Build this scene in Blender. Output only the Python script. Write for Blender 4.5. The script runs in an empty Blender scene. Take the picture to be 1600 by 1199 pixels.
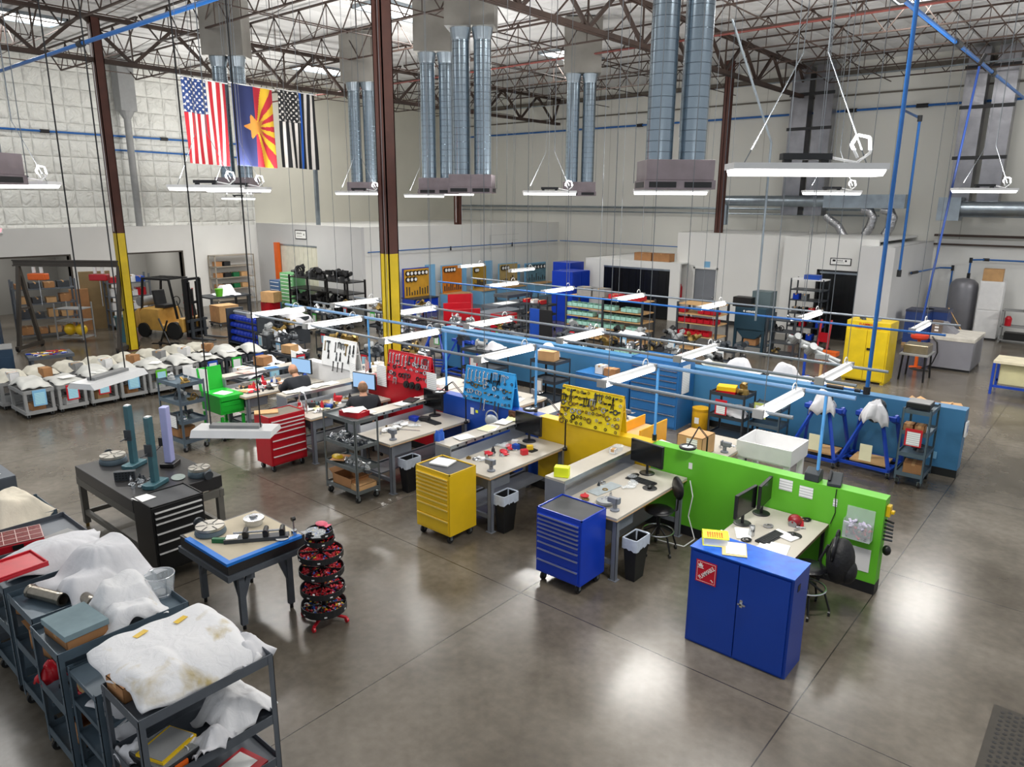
import bpy, bmesh, math, random
from mathutils import Vector, Matrix, Euler
R = math.radians; PI = math.pi
rnd = random.Random(7)
C = bpy.context.scene.collection

# ---------------------------------------------------------------- camera, world, exposure
CAMH = 4.66
_pitch, _roll, _yaw = R(14.0647), R(-0.363), R(130.304)
cy, sy = math.cos(_yaw), math.sin(_yaw)
_f = Vector((cy*math.cos(_pitch), sy*math.cos(_pitch), -math.sin(_pitch)))
_r = Vector((sy, -cy, 0)); _d = _f.cross(_r)
_r2 = _r*math.cos(_roll) + _d*math.sin(_roll)
_u2 = -(-_r*math.sin(_roll) + _d*math.cos(_roll))
cam = bpy.data.cameras.new('camera'); cam.sensor_width = 36.0; cam.lens = 1134.96/1600*36.0
cam.clip_start = .1; cam.clip_end = 200
camo = bpy.data.objects.new('camera', cam); C.objects.link(camo)
camo.matrix_world = Matrix.Translation((0, 0, CAMH)) @ Matrix((_r2, _u2, -_f)).transposed().to_4x4()
bpy.context.scene.camera = camo
sc = bpy.context.scene
sc.view_settings.view_transform = 'Standard'; sc.view_settings.look = 'None'
sc.view_settings.gamma = 1; sc.view_settings.use_curve_mapping = False
sc.view_settings.exposure = 0.22
w = bpy.data.worlds.new('world'); sc.world = w; w.use_nodes = True
w.node_tree.nodes['Background'].inputs[0].default_value = (.92, .96, 1, 1)
w.node_tree.nodes['Background'].inputs[1].default_value = .5

def area(name, loc, sx, sy_, power, rot=(0, 0, 0), col=(1, .97, .92)):
    l = bpy.data.lights.new(name, 'AREA'); l.shape = 'RECTANGLE'; l.size = sx; l.size_y = sy_
    l.energy = power; l.color = col
    o = bpy.data.objects.new(name, l); C.objects.link(o); o.location = loc; o.rotation_euler = rot
    return o
# daylight under the roof skylights (the domes themselves are built with the roof)
SKY = [(-17.5, 15.5), (-17.5, 24.0), (-5.5, 13.5), (-5.5, 22.5), (-8.5, 5.0), (-27.0, 8.5), (-20.0, 3.0), (1.5, 9.0), (-27.5, 20)]
for i, (x, y) in enumerate(SKY):
    area('skylight_daylight', (x, y, 9.75), 1.2, 2.4, 170, col=(1, .985, .95))

# ---------------------------------------------------------------- materials
def lin(h):
    h = h.lstrip('#'); c = [int(h[i:i+2], 16)/255 for i in (0, 2, 4)]
    return tuple(x/12.92 if x <= .04045 else ((x+.055)/1.055)**2.4 for x in c)
MATS = {}
def pm(name, col, rough=.5, metal=0., var=.08, scale=6., bump=0., bscale=40., spec=.5, alpha=1., trans=0., coat=0.):
    if name in MATS: return MATS[name]
    m = bpy.data.materials.new(name); m.use_nodes = True; MATS[name] = m
    nt = m.node_tree; b = nt.nodes['Principled BSDF']
    if isinstance(col, str): col = lin(col)
    tc = nt.nodes.new('ShaderNodeTexCoord'); n = nt.nodes.new('ShaderNodeTexNoise')
    n.inputs['Scale'].default_value = scale; n.inputs['Detail'].default_value = 4
    nt.links.new(tc.outputs['Object'], n.inputs['Vector'])
    r = nt.nodes.new('ShaderNodeMapRange'); r.inputs['From Min'].default_value = .3; r.inputs['From Max'].default_value = .7
    r.inputs['To Min'].default_value = 1-var; r.inputs['To Max'].default_value = 1+var
    nt.links.new(n.outputs['Fac'], r.inputs['Value'])
    h = nt.nodes.new('ShaderNodeVectorMath'); h.operation = 'SCALE'; h.inputs[0].default_value = col
    nt.links.new(r.outputs[0], h.inputs['Scale']); nt.links.new(h.outputs[0], b.inputs['Base Color'])
    b.inputs['Roughness'].default_value = rough; b.inputs['Metallic'].default_value = metal
    b.inputs['Specular IOR Level'].default_value = spec; b.inputs['Alpha'].default_value = alpha
    b.inputs['Transmission Weight'].default_value = trans; b.inputs['Coat Weight'].default_value = coat
    if bump:
        n2 = nt.nodes.new('ShaderNodeTexNoise'); n2.inputs['Scale'].default_value = bscale; n2.inputs['Detail'].default_value = 3
        nt.links.new(tc.outputs['Object'], n2.inputs['Vector'])
        bp = nt.nodes.new('ShaderNodeBump'); bp.inputs['Strength'].default_value = bump; bp.inputs['Distance'].default_value = .02
        nt.links.new(n2.outputs['Fac'], bp.inputs['Height']); nt.links.new(bp.outputs[0], b.inputs['Normal'])
    return m
def emit(name, col, s, base=.8):
    if name in MATS: return MATS[name]
    m = bpy.data.materials.new(name); m.use_nodes = True; MATS[name] = m
    b = m.node_tree.nodes['Principled BSDF']; b.inputs['Base Color'].default_value = (base, base, base, 1)
    b.inputs['Emission Color'].default_value = (*col, 1); b.inputs['Emission Strength'].default_value = s
    return m
def pattern(name, kind, c1, c2, s=(1, 1, 1), thr=.5, rough=.5, metal=0., bump=0.):
    """two-colour procedural pattern: 'holes' (peg board), 'bands' (x/y/z lines), 'text' (printed lines)"""
    if name in MATS: return MATS[name]
    m = bpy.data.materials.new(name); m.use_nodes = True; MATS[name] = m
    nt = m.node_tree; b = nt.nodes['Principled BSDF']; N = nt.nodes.new; L = nt.links.new
    tc = N('ShaderNodeTexCoord'); mp = N('ShaderNodeVectorMath'); mp.operation = 'MULTIPLY'; mp.inputs[1].default_value = s
    L(tc.outputs['Object'], mp.inputs[0])
    if kind == 'holes':
        fr = N('ShaderNodeVectorMath'); fr.operation = 'FRACTION'; L(mp.outputs[0], fr.inputs[0])
        sb = N('ShaderNodeVectorMath'); sb.operation = 'SUBTRACT'; sb.inputs[1].default_value = (.5, .5, .5); L(fr.outputs[0], sb.inputs[0])
        sp = N('ShaderNodeSeparateXYZ'); L(sb.outputs[0], sp.inputs[0])
        cb = N('ShaderNodeCombineXYZ'); L(sp.outputs[0], cb.inputs[0]); L(sp.outputs[2], cb.inputs[2])
        ln = N('ShaderNodeVectorMath'); ln.operation = 'LENGTH'; L(cb.outputs[0], ln.inputs[0])
        g = N('ShaderNodeMath'); g.operation = 'LESS_THAN'; g.inputs[1].default_value = thr; L(ln.outputs['Value'], g.inputs[0]); fac = g.outputs[0]
    elif kind == 'bands':
        fr = N('ShaderNodeVectorMath'); fr.operation = 'FRACTION'; L(mp.outputs[0], fr.inputs[0])
        sp = N('ShaderNodeSeparateXYZ'); L(fr.outputs[0], sp.inputs[0])
        out = None
        for i in range(3):
            if s[i] == 0: continue
            g = N('ShaderNodeMath'); g.operation = 'LESS_THAN'; g.inputs[1].default_value = thr; L(sp.outputs[i], g.inputs[0])
            if out is None: out = g.outputs[0]
            else:
                mx = N('ShaderNodeMath'); mx.operation = 'MAXIMUM'; L(out, mx.inputs[0]); L(g.outputs[0], mx.inputs[1]); out = mx.outputs[0]
        fac = out
    mix = N('ShaderNodeMix'); mix.data_type = 'RGBA'
    mix.inputs['A'].default_value = (*(lin(c1) if isinstance(c1, str) else c1), 1)
    mix.inputs['B'].default_value = (*(lin(c2) if isinstance(c2, str) else c2), 1)
    L(fac, mix.inputs['Factor']); L(mix.outputs['Result'], b.inputs['Base Color'])
    b.inputs['Roughness'].default_value = rough; b.inputs['Metallic'].default_value = metal
    if bump:
        bp = N('ShaderNodeBump'); bp.inputs['Strength'].default_value = bump; bp.inputs['Distance'].default_value = .01
        L(fac, bp.inputs['Height']); L(bp.outputs[0], b.inputs['Normal'])
    return m
def floor_mat():
    m = bpy.data.materials.new('polished_concrete'); m.use_nodes = True
    nt = m.node_tree; b = nt.nodes['Principled BSDF']; N = nt.nodes.new; L = nt.links.new
    tc = N('ShaderNodeTexCoord')
    n1 = N('ShaderNodeTexNoise'); n1.inputs['Scale'].default_value = .55; n1.inputs['Detail'].default_value = 8; n1.inputs['Roughness'].default_value = .62
    L(tc.outputs['Object'], n1.inputs[0])
    cr = N('ShaderNodeValToRGB'); e = cr.color_ramp.elements
    e[0].position = .33; e[0].color = (*lin('#494238'), 1); e[1].position = .68; e[1].color = (*lin('#746d63'), 1)
    L(n1.outputs['Fac'], cr.inputs[0])
    n2 = N('ShaderNodeTexNoise'); n2.inputs['Scale'].default_value = 9; n2.inputs['Detail'].default_value = 6; L(tc.outputs['Object'], n2.inputs[0])
    mr = N('ShaderNodeMapRange'); mr.inputs[3].default_value = .86; mr.inputs[4].default_value = 1.13; mr.inputs[1].default_value = .3; mr.inputs[2].default_value = .7
    L(n2.outputs['Fac'], mr.inputs[0])
    sc_ = N('ShaderNodeVectorMath'); sc_.operation = 'SCALE'; L(cr.outputs[0], sc_.inputs[0]); L(mr.outputs[0], sc_.inputs['Scale'])
    sp = N('ShaderNodeSeparateXYZ'); L(tc.outputs['Object'], sp.inputs[0])
    def joint(i, off, period, wd=.006):
        a = N('ShaderNodeMath'); a.operation = 'ADD'; a.inputs[1].default_value = off; L(sp.outputs[i], a.inputs[0])
        p = N('ShaderNodeMath'); p.operation = 'PINGPONG'; p.inputs[1].default_value = period/2; L(a.outputs[0], p.inputs[0])
        g = N('ShaderNodeMath'); g.operation = 'LESS_THAN'; g.inputs[1].default_value = wd; L(p.outputs[0], g.inputs[0]); return g.outputs[0]
    j1, j2 = joint(0, 1.8+33, 3.3), joint(1, -6.2+35.5, 3.55)
    mx = N('ShaderNodeMath'); mx.operation = 'MAXIMUM'; L(j1, mx.inputs[0]); L(j2, mx.inputs[1])
    mix = N('ShaderNodeMix'); mix.data_type = 'RGBA'; mix.inputs['B'].default_value = (*lin('#302c28'), 1)
    L(mx.outputs[0], mix.inputs['Factor']); L(sc_.outputs[0], mix.inputs['A']); L(mix.outputs['Result'], b.inputs['Base Color'])
    r2 = N('ShaderNodeMapRange'); r2.inputs[1].default_value = .3; r2.inputs[2].default_value = .7; r2.inputs[3].default_value = .2; r2.inputs[4].default_value = .26
    L(n1.outputs['Fac'], r2.inputs[0]); L(r2.outputs[0], b.inputs['Roughness'])
    b.inputs['Specular IOR Level'].default_value = .62
    bp = N('ShaderNodeBump'); bp.inputs['Strength'].default_value = .5; bp.inputs['Distance'].default_value = .004; bp.invert = True
    L(mx.outputs[0], bp.inputs['Height']); L(bp.outputs[0], b.inputs['Normal'])
    return m
def quilt_mat(name, c, s=.9, strength=1., grid=0.):
    m = bpy.data.materials.new(name); m.use_nodes = True; MATS[name] = m
    nt = m.node_tree; b = nt.nodes['Principled BSDF']; N = nt.nodes.new; L = nt.links.new
    def M_(op, a, b_=None):
        q = N('ShaderNodeMath'); q.operation = op
        for i_, v in enumerate((a, b_)):
            if v is None: continue
            if isinstance(v, (int, float)): q.inputs[i_].default_value = v
            else: L(v, q.inputs[i_])
        return q.outputs[0]
    tc = N('ShaderNodeTexCoord'); d = N('ShaderNodeTexNoise'); d.inputs['Scale'].default_value = 2.2*s; d.inputs['Detail'].default_value = 6; d.inputs['Distortion'].default_value = 1.6
    L(tc.outputs['Object'], d.inputs['Vector']); h = d.outputs['Fac']
    sp = N('ShaderNodeSeparateXYZ'); L(tc.outputs['Object'], sp.inputs[0])
    if grid:
        ay = M_('ABSOLUTE', M_('SINE', M_('MULTIPLY', sp.outputs[1], PI/grid))); az = M_('ABSOLUTE', M_('SINE', M_('MULTIPLY', sp.outputs[2], PI/grid)))
        pil = M_('POWER', M_('MULTIPLY', ay, az), .35); h = M_('ADD', M_('MULTIPLY', pil, .8), M_('MULTIPLY', h, .9))
    else:
        ay = M_('ABSOLUTE', M_('SINE', M_('MULTIPLY', sp.outputs[0], PI/1.3))); h = M_('ADD', M_('MULTIPLY', M_('POWER', ay, .5), .5), M_('MULTIPLY', h, .6))
    bp = N('ShaderNodeBump'); bp.inputs['Strength'].default_value = strength; bp.inputs['Distance'].default_value = .16
    L(h, bp.inputs['Height']); L(bp.outputs[0], b.inputs['Normal'])
    b.inputs['Base Color'].default_value = (*lin(c), 1); b.inputs['Roughness'].default_value = .42
    return m
STEEL = pm('painted_grey_steel', '#5a6068', .45, .2, .12, 5)
STEELB = pm('blue_grey_steel', '#566672', .42, .25, .14, 4)
STEELD = pm('dark_grey_steel', '#3d4248', .45, .3, .1, 5)
CHROME = pm('bright_steel', '#c9ccd0', .25, .9, .1, 20)
GALV = pm('galvanised_steel', '#9aa4ac', .3, .85, .16, 3)
BLACK = pm('black_paint', '#0d0d0f', .4, 0, .2, 8)
RUB = pm('black_rubber', '#131313', .75, 0, .2, 10)
DK = pm('dark_plastic', '#1b1c1f', .45, 0, .15, 10)
LAM = pm('bench_laminate', '#b9b3a8', .4, 0, .05, 3)
GBENCH = pm('bench_grey_paint', '#7a7f88', .45, .1, .08, 4)
PAPER = pm('white_paper', '#f0f0ee', .8, 0, .03, 12)
PAPERB = pattern('printed_paper', 'bands', '#eceeee', '#a9adb2', (0, 0, 28), .22, .8)
PAPERC = pattern('printed_blue_paper', 'bands', '#a9d8ea', '#6aa6bd', (0, 0, 28), .2, .8)
CARD = pm('brown_cardboard', '#a8794f', .85, 0, .1, 5)
CARDL = pm('tan_cardboard', '#c39a6b', .85, 0, .1, 5)
CLOTH = pm('white_cloth', '#d2d2d6', .9, 0, .04, 3, .55, 7)
CLOTHS = None
WHITEP = pm('white_plastic', '#e8e8e8', .4, 0, .04, 5)
GREYP = pm('grey_plastic', '#8b8c8c', .6, 0, .08, 5)
RED = pm('red_paint', '#b10f20', .32, 0, .06, 4)
REDP = pm('red_plastic', '#c41f2e', .4, 0, .1, 8)
BLUE = pm('deep_blue_paint', '#0c38ae', .28, 0, .07, 3)
BLUE2 = pm('royal_blue_paint', '#1848a8', .4, 0, .08, 3)
SKYB = pm('sky_blue_wall_paint', '#3c78a4', .5, 0, .05, 2)
LIGHTB = pm('light_blue_paint', '#7db4da', .5, 0, .05, 2)
CABB = pm('cabinet_blue_paint', '#2a6aa6', .38, 0, .06, 3)
AIRB = pm('blue_air_pipe', '#1d62ac', .35, 0, .05, 6)
YEL = pm('yellow_paint', '#e0b81c', .35, 0, .05, 4)
YEL2 = pm('safety_yellow_paint', '#cfb214', .4, 0, .12, 3)
GREEN = pm('lime_green_paint', '#62b82c', .45, 0, .04, 2)
GREENC = pm('bright_green_paint', '#1faf33', .35, 0, .06, 3)
TEAL = pm('teal_grey_enamel', '#3d6670', .4, .1, .1, 6)
BROWN = pm('oxide_brown_steel', '#4f2a20', .55, .1, .15, 3)
TRUSS = pm('brown_truss_steel', '#3f3029', .6, .1, .3, 1.5)
SCREEN = pm('black_screen', '#0b0c0e', .18, 0, .05, 5)
SCRON = emit('lit_screen', (.36, .6, .92), .8, .03)
SKIN = pm('skin', '#c79376', .55, 0, .06, 20)
SHIRT = pm('dark_navy_shirt', '#23262d', .85, 0, .12, 14, .2, 60)
LENS = emit('led_lens', (1, .99, .97), 3.2)
DRYW = pm('white_drywall', '#dcdcd8', .75, 0, .03, .8)
CREAM = pm('cream_wall_panel', '#d6d3c6', .7, 0, .04, .6)
GLASS = pm('clear_plastic', '#e8eef2', .12, 0, .02, 3, alpha=.28)
WIRE = pm('steel_wire', '#70757a', .4, .6, .05, 3)
ORANGE = pm('orange_paint', '#e2641c', .45, 0, .06, 4)
TAN = pm('forklift_tan_yellow', '#c79a4b', .5, 0, .12, 4)
WOOD = pm('plywood', '#c79f6c', .7, 0, .12, 5)
BRASS = pm('worn_brass', '#8c7440', .4, .7, .2, 20)

# ---------------------------------------------------------------- mesh builder
class MB:
    def __init__(s): s.v = []; s.f = []; s.mi = []; s.cur = 0; s.M = None
    def _add(s, vs, fs):
        o = len(s.v)
        for p in vs:
            p = Vector(p)
            if s.M is not None: p = s.M @ p
            s.v.append(p)
        for f in fs: s.f.append(tuple(i+o for i in f)); s.mi.append(s.cur)
        return s
    def bx(s, x0, x1, y0, y1, z0, z1):
        vs = [(x0,y0,z0),(x1,y0,z0),(x1,y1,z0),(x0,y1,z0),(x0,y0,z1),(x1,y0,z1),(x1,y1,z1),(x0,y1,z1)]
        return s._add(vs, [(3,2,1,0),(4,5,6,7),(0,1,5,4),(1,2,6,5),(2,3,7,6),(3,0,4,7)])
    def box(s, c, d, rot=None):
        M0 = s.M; T = Matrix.Translation(c)
        if rot: T = T @ Euler(rot).to_matrix().to_4x4()
        s.M = T if M0 is None else M0 @ T
        s.bx(-d[0]/2, d[0]/2, -d[1]/2, d[1]/2, -d[2]/2, d[2]/2); s.M = M0; return s
    def cyl(s, p0, p1, r0, r1=None, n=12, cap=True):
        r1 = r0 if r1 is None else r1
        p0, p1 = Vector(p0), Vector(p1); a = (p1-p0)
        if a.length < 1e-6: return s
        a.normalize(); t = Vector((0,0,1)) if abs(a.z) < .9 else Vector((1,0,0))
        e1 = a.cross(t).normalized(); e2 = a.cross(e1)
        vs = []
        for p, r in ((p0, r0), (p1, r1)):
            for i in range(n):
                q = 2*PI*i/n; vs.append(p + (e1*math.cos(q)+e2*math.sin(q))*r)
        fs = [(i, i+n, (i+1) % n+n, (i+1) % n) for i in range(n)]
        if cap: fs += [tuple(range(n)), tuple(range(2*n-1, n-1, -1))]
        return s._add(vs, fs)
    def tube(s, pts, r, n=8):
        for a, b in zip(pts, pts[1:]): s.cyl(a, b, r, r, n)
        return s
    def bar(s, p0, p1, w, h=None):
        h = w if h is None else h
        p0, p1 = Vector(p0), Vector(p1); a = p1-p0; L = a.length
        if L < 1e-6: return s
        M0 = s.M; T = Matrix.Translation(p0) @ a.to_track_quat('X', 'Z').to_matrix().to_4x4()
        s.M = T if M0 is None else M0 @ T
        s.bx(0, L, -w/2, w/2, -h/2, h/2); s.M = M0; return s
    def lathe(s, prof, n=20, c=(0,0,0), cap=True):
        vs = []; c = Vector(c)
        for r, z in prof:
            for i in range(n): q = 2*PI*i/n; vs.append(c+Vector((r*math.cos(q), r*math.sin(q), z)))
        fs = []
        for k in range(len(prof)-1):
            for i in range(n): fs.append((k*n+i, k*n+(i+1) % n, (k+1)*n+(i+1) % n, (k+1)*n+i))
        if cap: fs += [tuple(range(n-1, -1, -1)), tuple(range((len(prof)-1)*n, len(prof)*n))]
        return s._add(vs, fs)
    def torus(s, c, R_, r, axis='z', n=20, m=6, a0=0, a1=2*PI):
        full = abs(a1-a0-2*PI) < 1e-6; vs = []; c = Vector(c); K = n if full else n+1
        for i in range(K):
            q = a0+(a1-a0)*i/n
            for j in range(m):
                t = 2*PI*j/m; rr = R_+r*math.cos(t); z = r*math.sin(t); p = (rr*math.cos(q), rr*math.sin(q), z)
                if axis == 'y': p = (p[0], p[2], p[1])
                if axis == 'x': p = (p[2], p[0], p[1])
                vs.append(c+Vector(p))
        fs = []
        for i in range(n):
            for j in range(m):
                i2 = (i+1) % K; fs.append((i*m+j, i2*m+j, i2*m+(j+1) % m, i*m+(j+1) % m))
        return s._add(vs, fs)
    def prism(s, poly, h0, h1, axis='z'):
        n = len(poly)
        def P(a, b, h): return (a, b, h) if axis == 'z' else ((a, h, b) if axis == 'y' else (h, a, b))
        vs = [P(a, b, h0) for a, b in poly] + [P(a, b, h1) for a, b in poly]
        return s._add(vs, [tuple(range(n-1, -1, -1)), tuple(range(n, 2*n))] + [(i, (i+1) % n, (i+1) % n+n, i+n) for i in range(n)])
    def sphere(s, c, r, n=14, m=8, sc_=(1,1,1)):
        prof = [(max(1e-4, math.sin(PI*k/m)), -math.cos(PI*k/m)) for k in range(m+1)]
        M0 = s.M; T = Matrix.Translation(c) @ Matrix.Diagonal((r*sc_[0], r*sc_[1], r*sc_[2], 1))
        s.M = T if M0 is None else M0 @ T; s.lathe(prof, n); s.M = M0; return s
    def mesh(s, name, mats, smooth=False, bevel=0):
        me = bpy.data.meshes.new(name); me.from_pydata([tuple(v) for v in s.v], [], s.f)
        if not isinstance(mats, (list, tuple)): mats = [mats]
        for m in mats: me.materials.append(m)
        if len(mats) > 1: me.polygons.foreach_set('material_index', s.mi)
        bm = bmesh.new(); bm.from_mesh(me); bmesh.ops.recalc_face_normals(bm, faces=bm.faces[:])
        if smooth:
            for f in bm.faces: f.smooth = True
        bm.to_mesh(me); bm.free()
        if smooth:
            try: me.set_sharp_from_angle(angle=R(38))
            except Exception: pass
        return me
    def build(s, name, mats, parent=None, smooth=False, bevel=0, loc=None, label=None):
        o = bpy.data.objects.new(name, s.mesh(name, mats, smooth)); C.objects.link(o)
        if parent: o.parent = parent
        if loc: o.location = loc
        if label: o['label'] = label
        if bevel:
            md = o.modifiers.new('bevel', 'BEVEL'); md.width = bevel; md.segments = 2; md.limit_method = 'ANGLE'
        return o
def tag(o, label, cat, group=None):
    o['label'] = label; o['category'] = cat
    if group: o['group'] = group
    return o
def thing(name, label, cat, loc=(0,0,0), rz=0, group=None):
    o = bpy.data.objects.new(name, None); C.objects.link(o); o.empty_display_size = .1
    o.location = loc; o.rotation_euler = (0, 0, rz); return tag(o, label, cat, group)
def one(name, label, cat, mb, mats, loc=(0,0,0), rz=0, group=None, **k):
    o = mb.build(name, mats, **k); o.location = loc; o.rotation_euler = (0, 0, rz); return tag(o, label, cat, group)
def struct(name, mb, mats, **k):
    o = mb.build(name, mats, **k); o['kind'] = 'structure'; return o
def dup(o, loc=None, rz=None, label=None, group=None, parent=None):
    c = o.copy(); C.objects.link(c)
    if parent: c.parent = parent
    if loc is not None: c.location = loc
    if rz is not None: c.rotation_euler = (0, 0, rz)
    if label: c['label'] = label
    if group: c['group'] = group
    for ch in list(KIDS.get(o.name, [])) or [q for q in o.children]: dup(ch, parent=c)
    return c
KIDS = {}
def lathe_cloth(): pass
def cloth(name, label, cat, cx, cy_, wx, wy, z0, lumps, rz=0, drop=.15, seed=1, mat=None, group=None, edge=.12, n=34, fold=.035, base=0.):
    """sheet thrown over lumps; lumps = (x, y, rx, ry, h) in local coordinates; hangs down past the support (sx, sy)"""
    r = random.Random(seed); ph = [r.uniform(0, 6.28) for _ in range(12)]
    b = MB(); vs = []; n2 = max(8, int(n*wy/wx)) if wx else n
    for j in range(n2+1):
        for i in range(n+1):
            u, v = i/n*2-1, j/n2*2-1
            x = u*wx/2*(1+edge*.5*math.sin(3.1*v+ph[0])+edge*.25*math.sin(9*v+ph[1]))
            y = v*wy/2*(1+edge*.5*math.sin(2.7*u+ph[2])+edge*.25*math.sin(8*u+ph[3]))
            z = 0
            for lx, ly, rx, ry, h in lumps:
                q = max(abs(x-lx)/rx, abs(y-ly)/ry); q2 = math.hypot((x-lx)/rx, (y-ly)/ry); q = .55*q+.45*q2
                t = max(0, 1-max(0, q-.55)/.75); z = max(z, h*t*t*(3-2*t)) if h > 0 else z
            e = max(abs(u), abs(v)); ed = max(0, e-.72)/.28
            fo = fold*(math.sin(3.1*u+2.3*v+ph[4])*.8+.5*math.sin(5.5*v-2*u+ph[5])+(.25+.9*ed)*abs(math.sin(5*math.atan2(v, u)+2.5*math.hypot(u, v)+ph[6]))-.4)
            z = z+fo*(.4+.6*min(1, z/.1+ed)) - drop*ed*ed
            vs.append((x, y, max(base, z+.012) if drop == 0 else z+.015))
    fs = [(j*(n+1)+i, j*(n+1)+i+1, (j+1)*(n+1)+i+1, (j+1)*(n+1)+i) for j in range(n2) for i in range(n)]
    b._add(vs, fs)
    o = b.build(name, mat or CLOTH, smooth=True); o.location = (cx, cy_, z0); o.rotation_euler = (0, 0, rz)
    md = o.modifiers.new('solid', 'SOLIDIFY'); md.thickness = .005; md.offset = 1
    return tag(o, label, cat, group)

# ================================================================ SETTING
struct('floor', MB().bx(-36, 8, -2, 33, -.1, 0), floor_mat())
ROOF = quilt_mat('foil_roof_insulation', '#dcdcdc', .5, .8)
INSUL = quilt_mat('quilted_wall_insulation', '#e6e6e0', 1.1, .8, .62)
rf = MB()
holes = sorted(SKY)
rf.bx(-32.2, 6, -1, 32.6, 10.05, 10.2); struct('ceiling', rf, ROOF)
for x, y in SKY:
    t = thing('skylight', 'bright roof skylight panel between the roof trusses at %s' % ('the left' if x < -15 else 'the right'), 'skylight', (x, y, 10.05), 0, 'roof skylights')
    MB().bx(-.6, .6, -1.2, 1.2, -.03, -.012).build('lens', emit('daylight_lens', (1, .99, .95), 3.5), t)
    f = MB()
    for sx in (-1, 1): f.bx(sx*.63-.03, sx*.63+.03, -1.26, 1.26, -.09, 0)
    for s2 in (-1, 1): f.bx(-.66, .66, s2*1.23-.03, s2*1.23+.03, -.09, 0)
    f.build('frame', GALV, t)
# left exterior wall (insulated above, drywall office front below with two openings)
iw = MB()
iw.bx(-31.9, -31.6, -1, 18.7, 3.55, 10.05)
struct('wall_left', iw, INSUL)
WHITEW = pm('bright_white_wall', '#e9e9e6', .7, 0, .02, .8)
struct('wall_left_back', MB().bx(-31.9, -31.6, 15.25, 18.9, 0, 3.55), WHITEW)
lo = MB(); X0, X1 = -31.2, -31.0
ops = [(6.9, 10.4, 2.55), (12.3, 14.75, 2.5)]
ys = [-1, ops[0][0], ops[0][1], ops[1][0], ops[1][1], 15.25]
lo.bx(X0, X1, ys[0], ys[1], 0, 3.6).bx(X0, X1, ys[2], ys[3], 0, 3.6).bx(X0, X1, ys[4], ys[5], 0, 3.6)
lo.bx(X0, X1, ys[1], ys[2], ops[0][2], 3.6).bx(X0, X1, ys[3], ys[4], ops[1][2], 3.6)
lo.bx(-31.6, X0, 15.13, 15.25, 0, 3.6).bx(-31.6, X0, -1, 15.13, 3.48, 3.6)
struct('wall_left_office', lo, pm('grey_drywall', '#c9c8c5', .75, 0, .03, .8))
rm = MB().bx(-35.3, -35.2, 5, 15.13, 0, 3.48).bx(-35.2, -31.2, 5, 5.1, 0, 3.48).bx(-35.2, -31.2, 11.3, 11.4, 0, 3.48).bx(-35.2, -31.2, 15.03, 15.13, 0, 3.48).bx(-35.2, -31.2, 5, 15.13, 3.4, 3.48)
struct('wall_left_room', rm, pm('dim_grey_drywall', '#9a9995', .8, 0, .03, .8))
for i, (a, b_, h) in enumerate(ops):
    fr = MB().bx(-31.24, -30.96, a-.06, a, 0, h+.06).bx(-31.24, -30.96, b_, b_+.06, 0, h+.06).bx(-31.24, -30.96, a, b_, h, h+.06)
    struct('door_%d' % (i+1), fr, pm('dark_bronze_frame', '#3a332c', .5, .2, .1, 5))
# wall with strip curtain (faces the camera), then long white office wall, far wall
struct('wall_curtain', MB().bx(-31.6, -29.9, 18.7, 18.85, 0, 3.62).bx(-26.9, -23.85, 18.7, 18.85, 0, 3.62).bx(-29.9, -26.9, 18.7, 18.85, 2.75, 3.62), pm('soft_grey_drywall', '#c4c4c4', .75, 0, .03, .8))
struct('wall_curtain_room', MB().bx(-31.5, -25, 21.3, 21.4, 0, 3.4).bx(-25.1, -25, 18.86, 21.3, 0, 3.4), CREAM)
struct('wall_office', MB().bx(-24.0, -23.85, 18.85, 31.9, 0, 3.62), DRYW)
struct('ceiling_office', MB().bx(-31.6, -24, 18.86, 31.9, 3.45, 3.6), DRYW)
panels = pattern('tilt_up_wall_panel', 'bands', '#dcdbd4', '#bdbcb4', (1/2.6, 0, 0), .012, .7)
struct('wall_back', MB().bx(-31.9, 6, 31.9, 32.1, 0, 10.05), panels)
struct('wall_left_far', MB().bx(-31.9, -31.6, 18.7, 32, 3.55, 10.05), CREAM)
trb = MB().bx(-31.6, 6, 31.8, 31.9, 9.55, 9.72); struct('trim_1', trb, pm('ledger_steel', '#6d675e', .6, .3, .1, 4))
struct('trim_2', MB().bx(-31.6, 6, 31.84, 31.9, 8.78, 8.84), MATS['ledger_steel'])
# far-right offices
OW = pm('office_white_paint', '#e2e2df', .7, 0, .02, .8)
o1 = MB().bx(-14.3, -13.45, 27.2, 27.3, 0, 3.5).bx(-12.55, -9.75, 27.2, 27.3, 0, 3.5).bx(-13.45, -12.55, 27.2, 27.3, 2.1, 3.5).bx(-14.3, -9.75, 27.3, 31.9, 3.4, 3.5).bx(-9.85, -9.75, 27.3, 30.4, 0, 3.5).bx(-14.3, -14.2, 27.3, 31.9, 0, 3.5)
struct('wall_back_office', o1, OW)
dr = MB().bx(-13.45, -12.55, 27.22, 27.27, 0, 2.1); do = struct('door_3', dr, pm('grey_door_paint', '#7b7f86', .5, 0, .05, 2))
kb = MB().sphere((-12.63, 27.17, 1.0), .035); kb.build('door_handle', CHROME, do)
struct('trim_3', MB().bx(-13.52, -13.45, 27.17, 27.3, 0, 2.17).bx(-12.55, -12.48, 27.17, 27.3, 0, 2.17).bx(-13.52, -12.48, 27.17, 27.3, 2.1, 2.17), OW)
struct('wall_back_recess', MB().bx(-9.75, -8.45, 26.6, 26.7, 0, 3.5).bx(-8.45, -7.05, 26.6, 26.7, 2.36, 3.5).bx(-7.05, -6.6, 26.6, 26.7, 0, 3.5).bx(-9.75, -6.6, 26.7, 31.9, 3.42, 3.5), OW)
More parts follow.
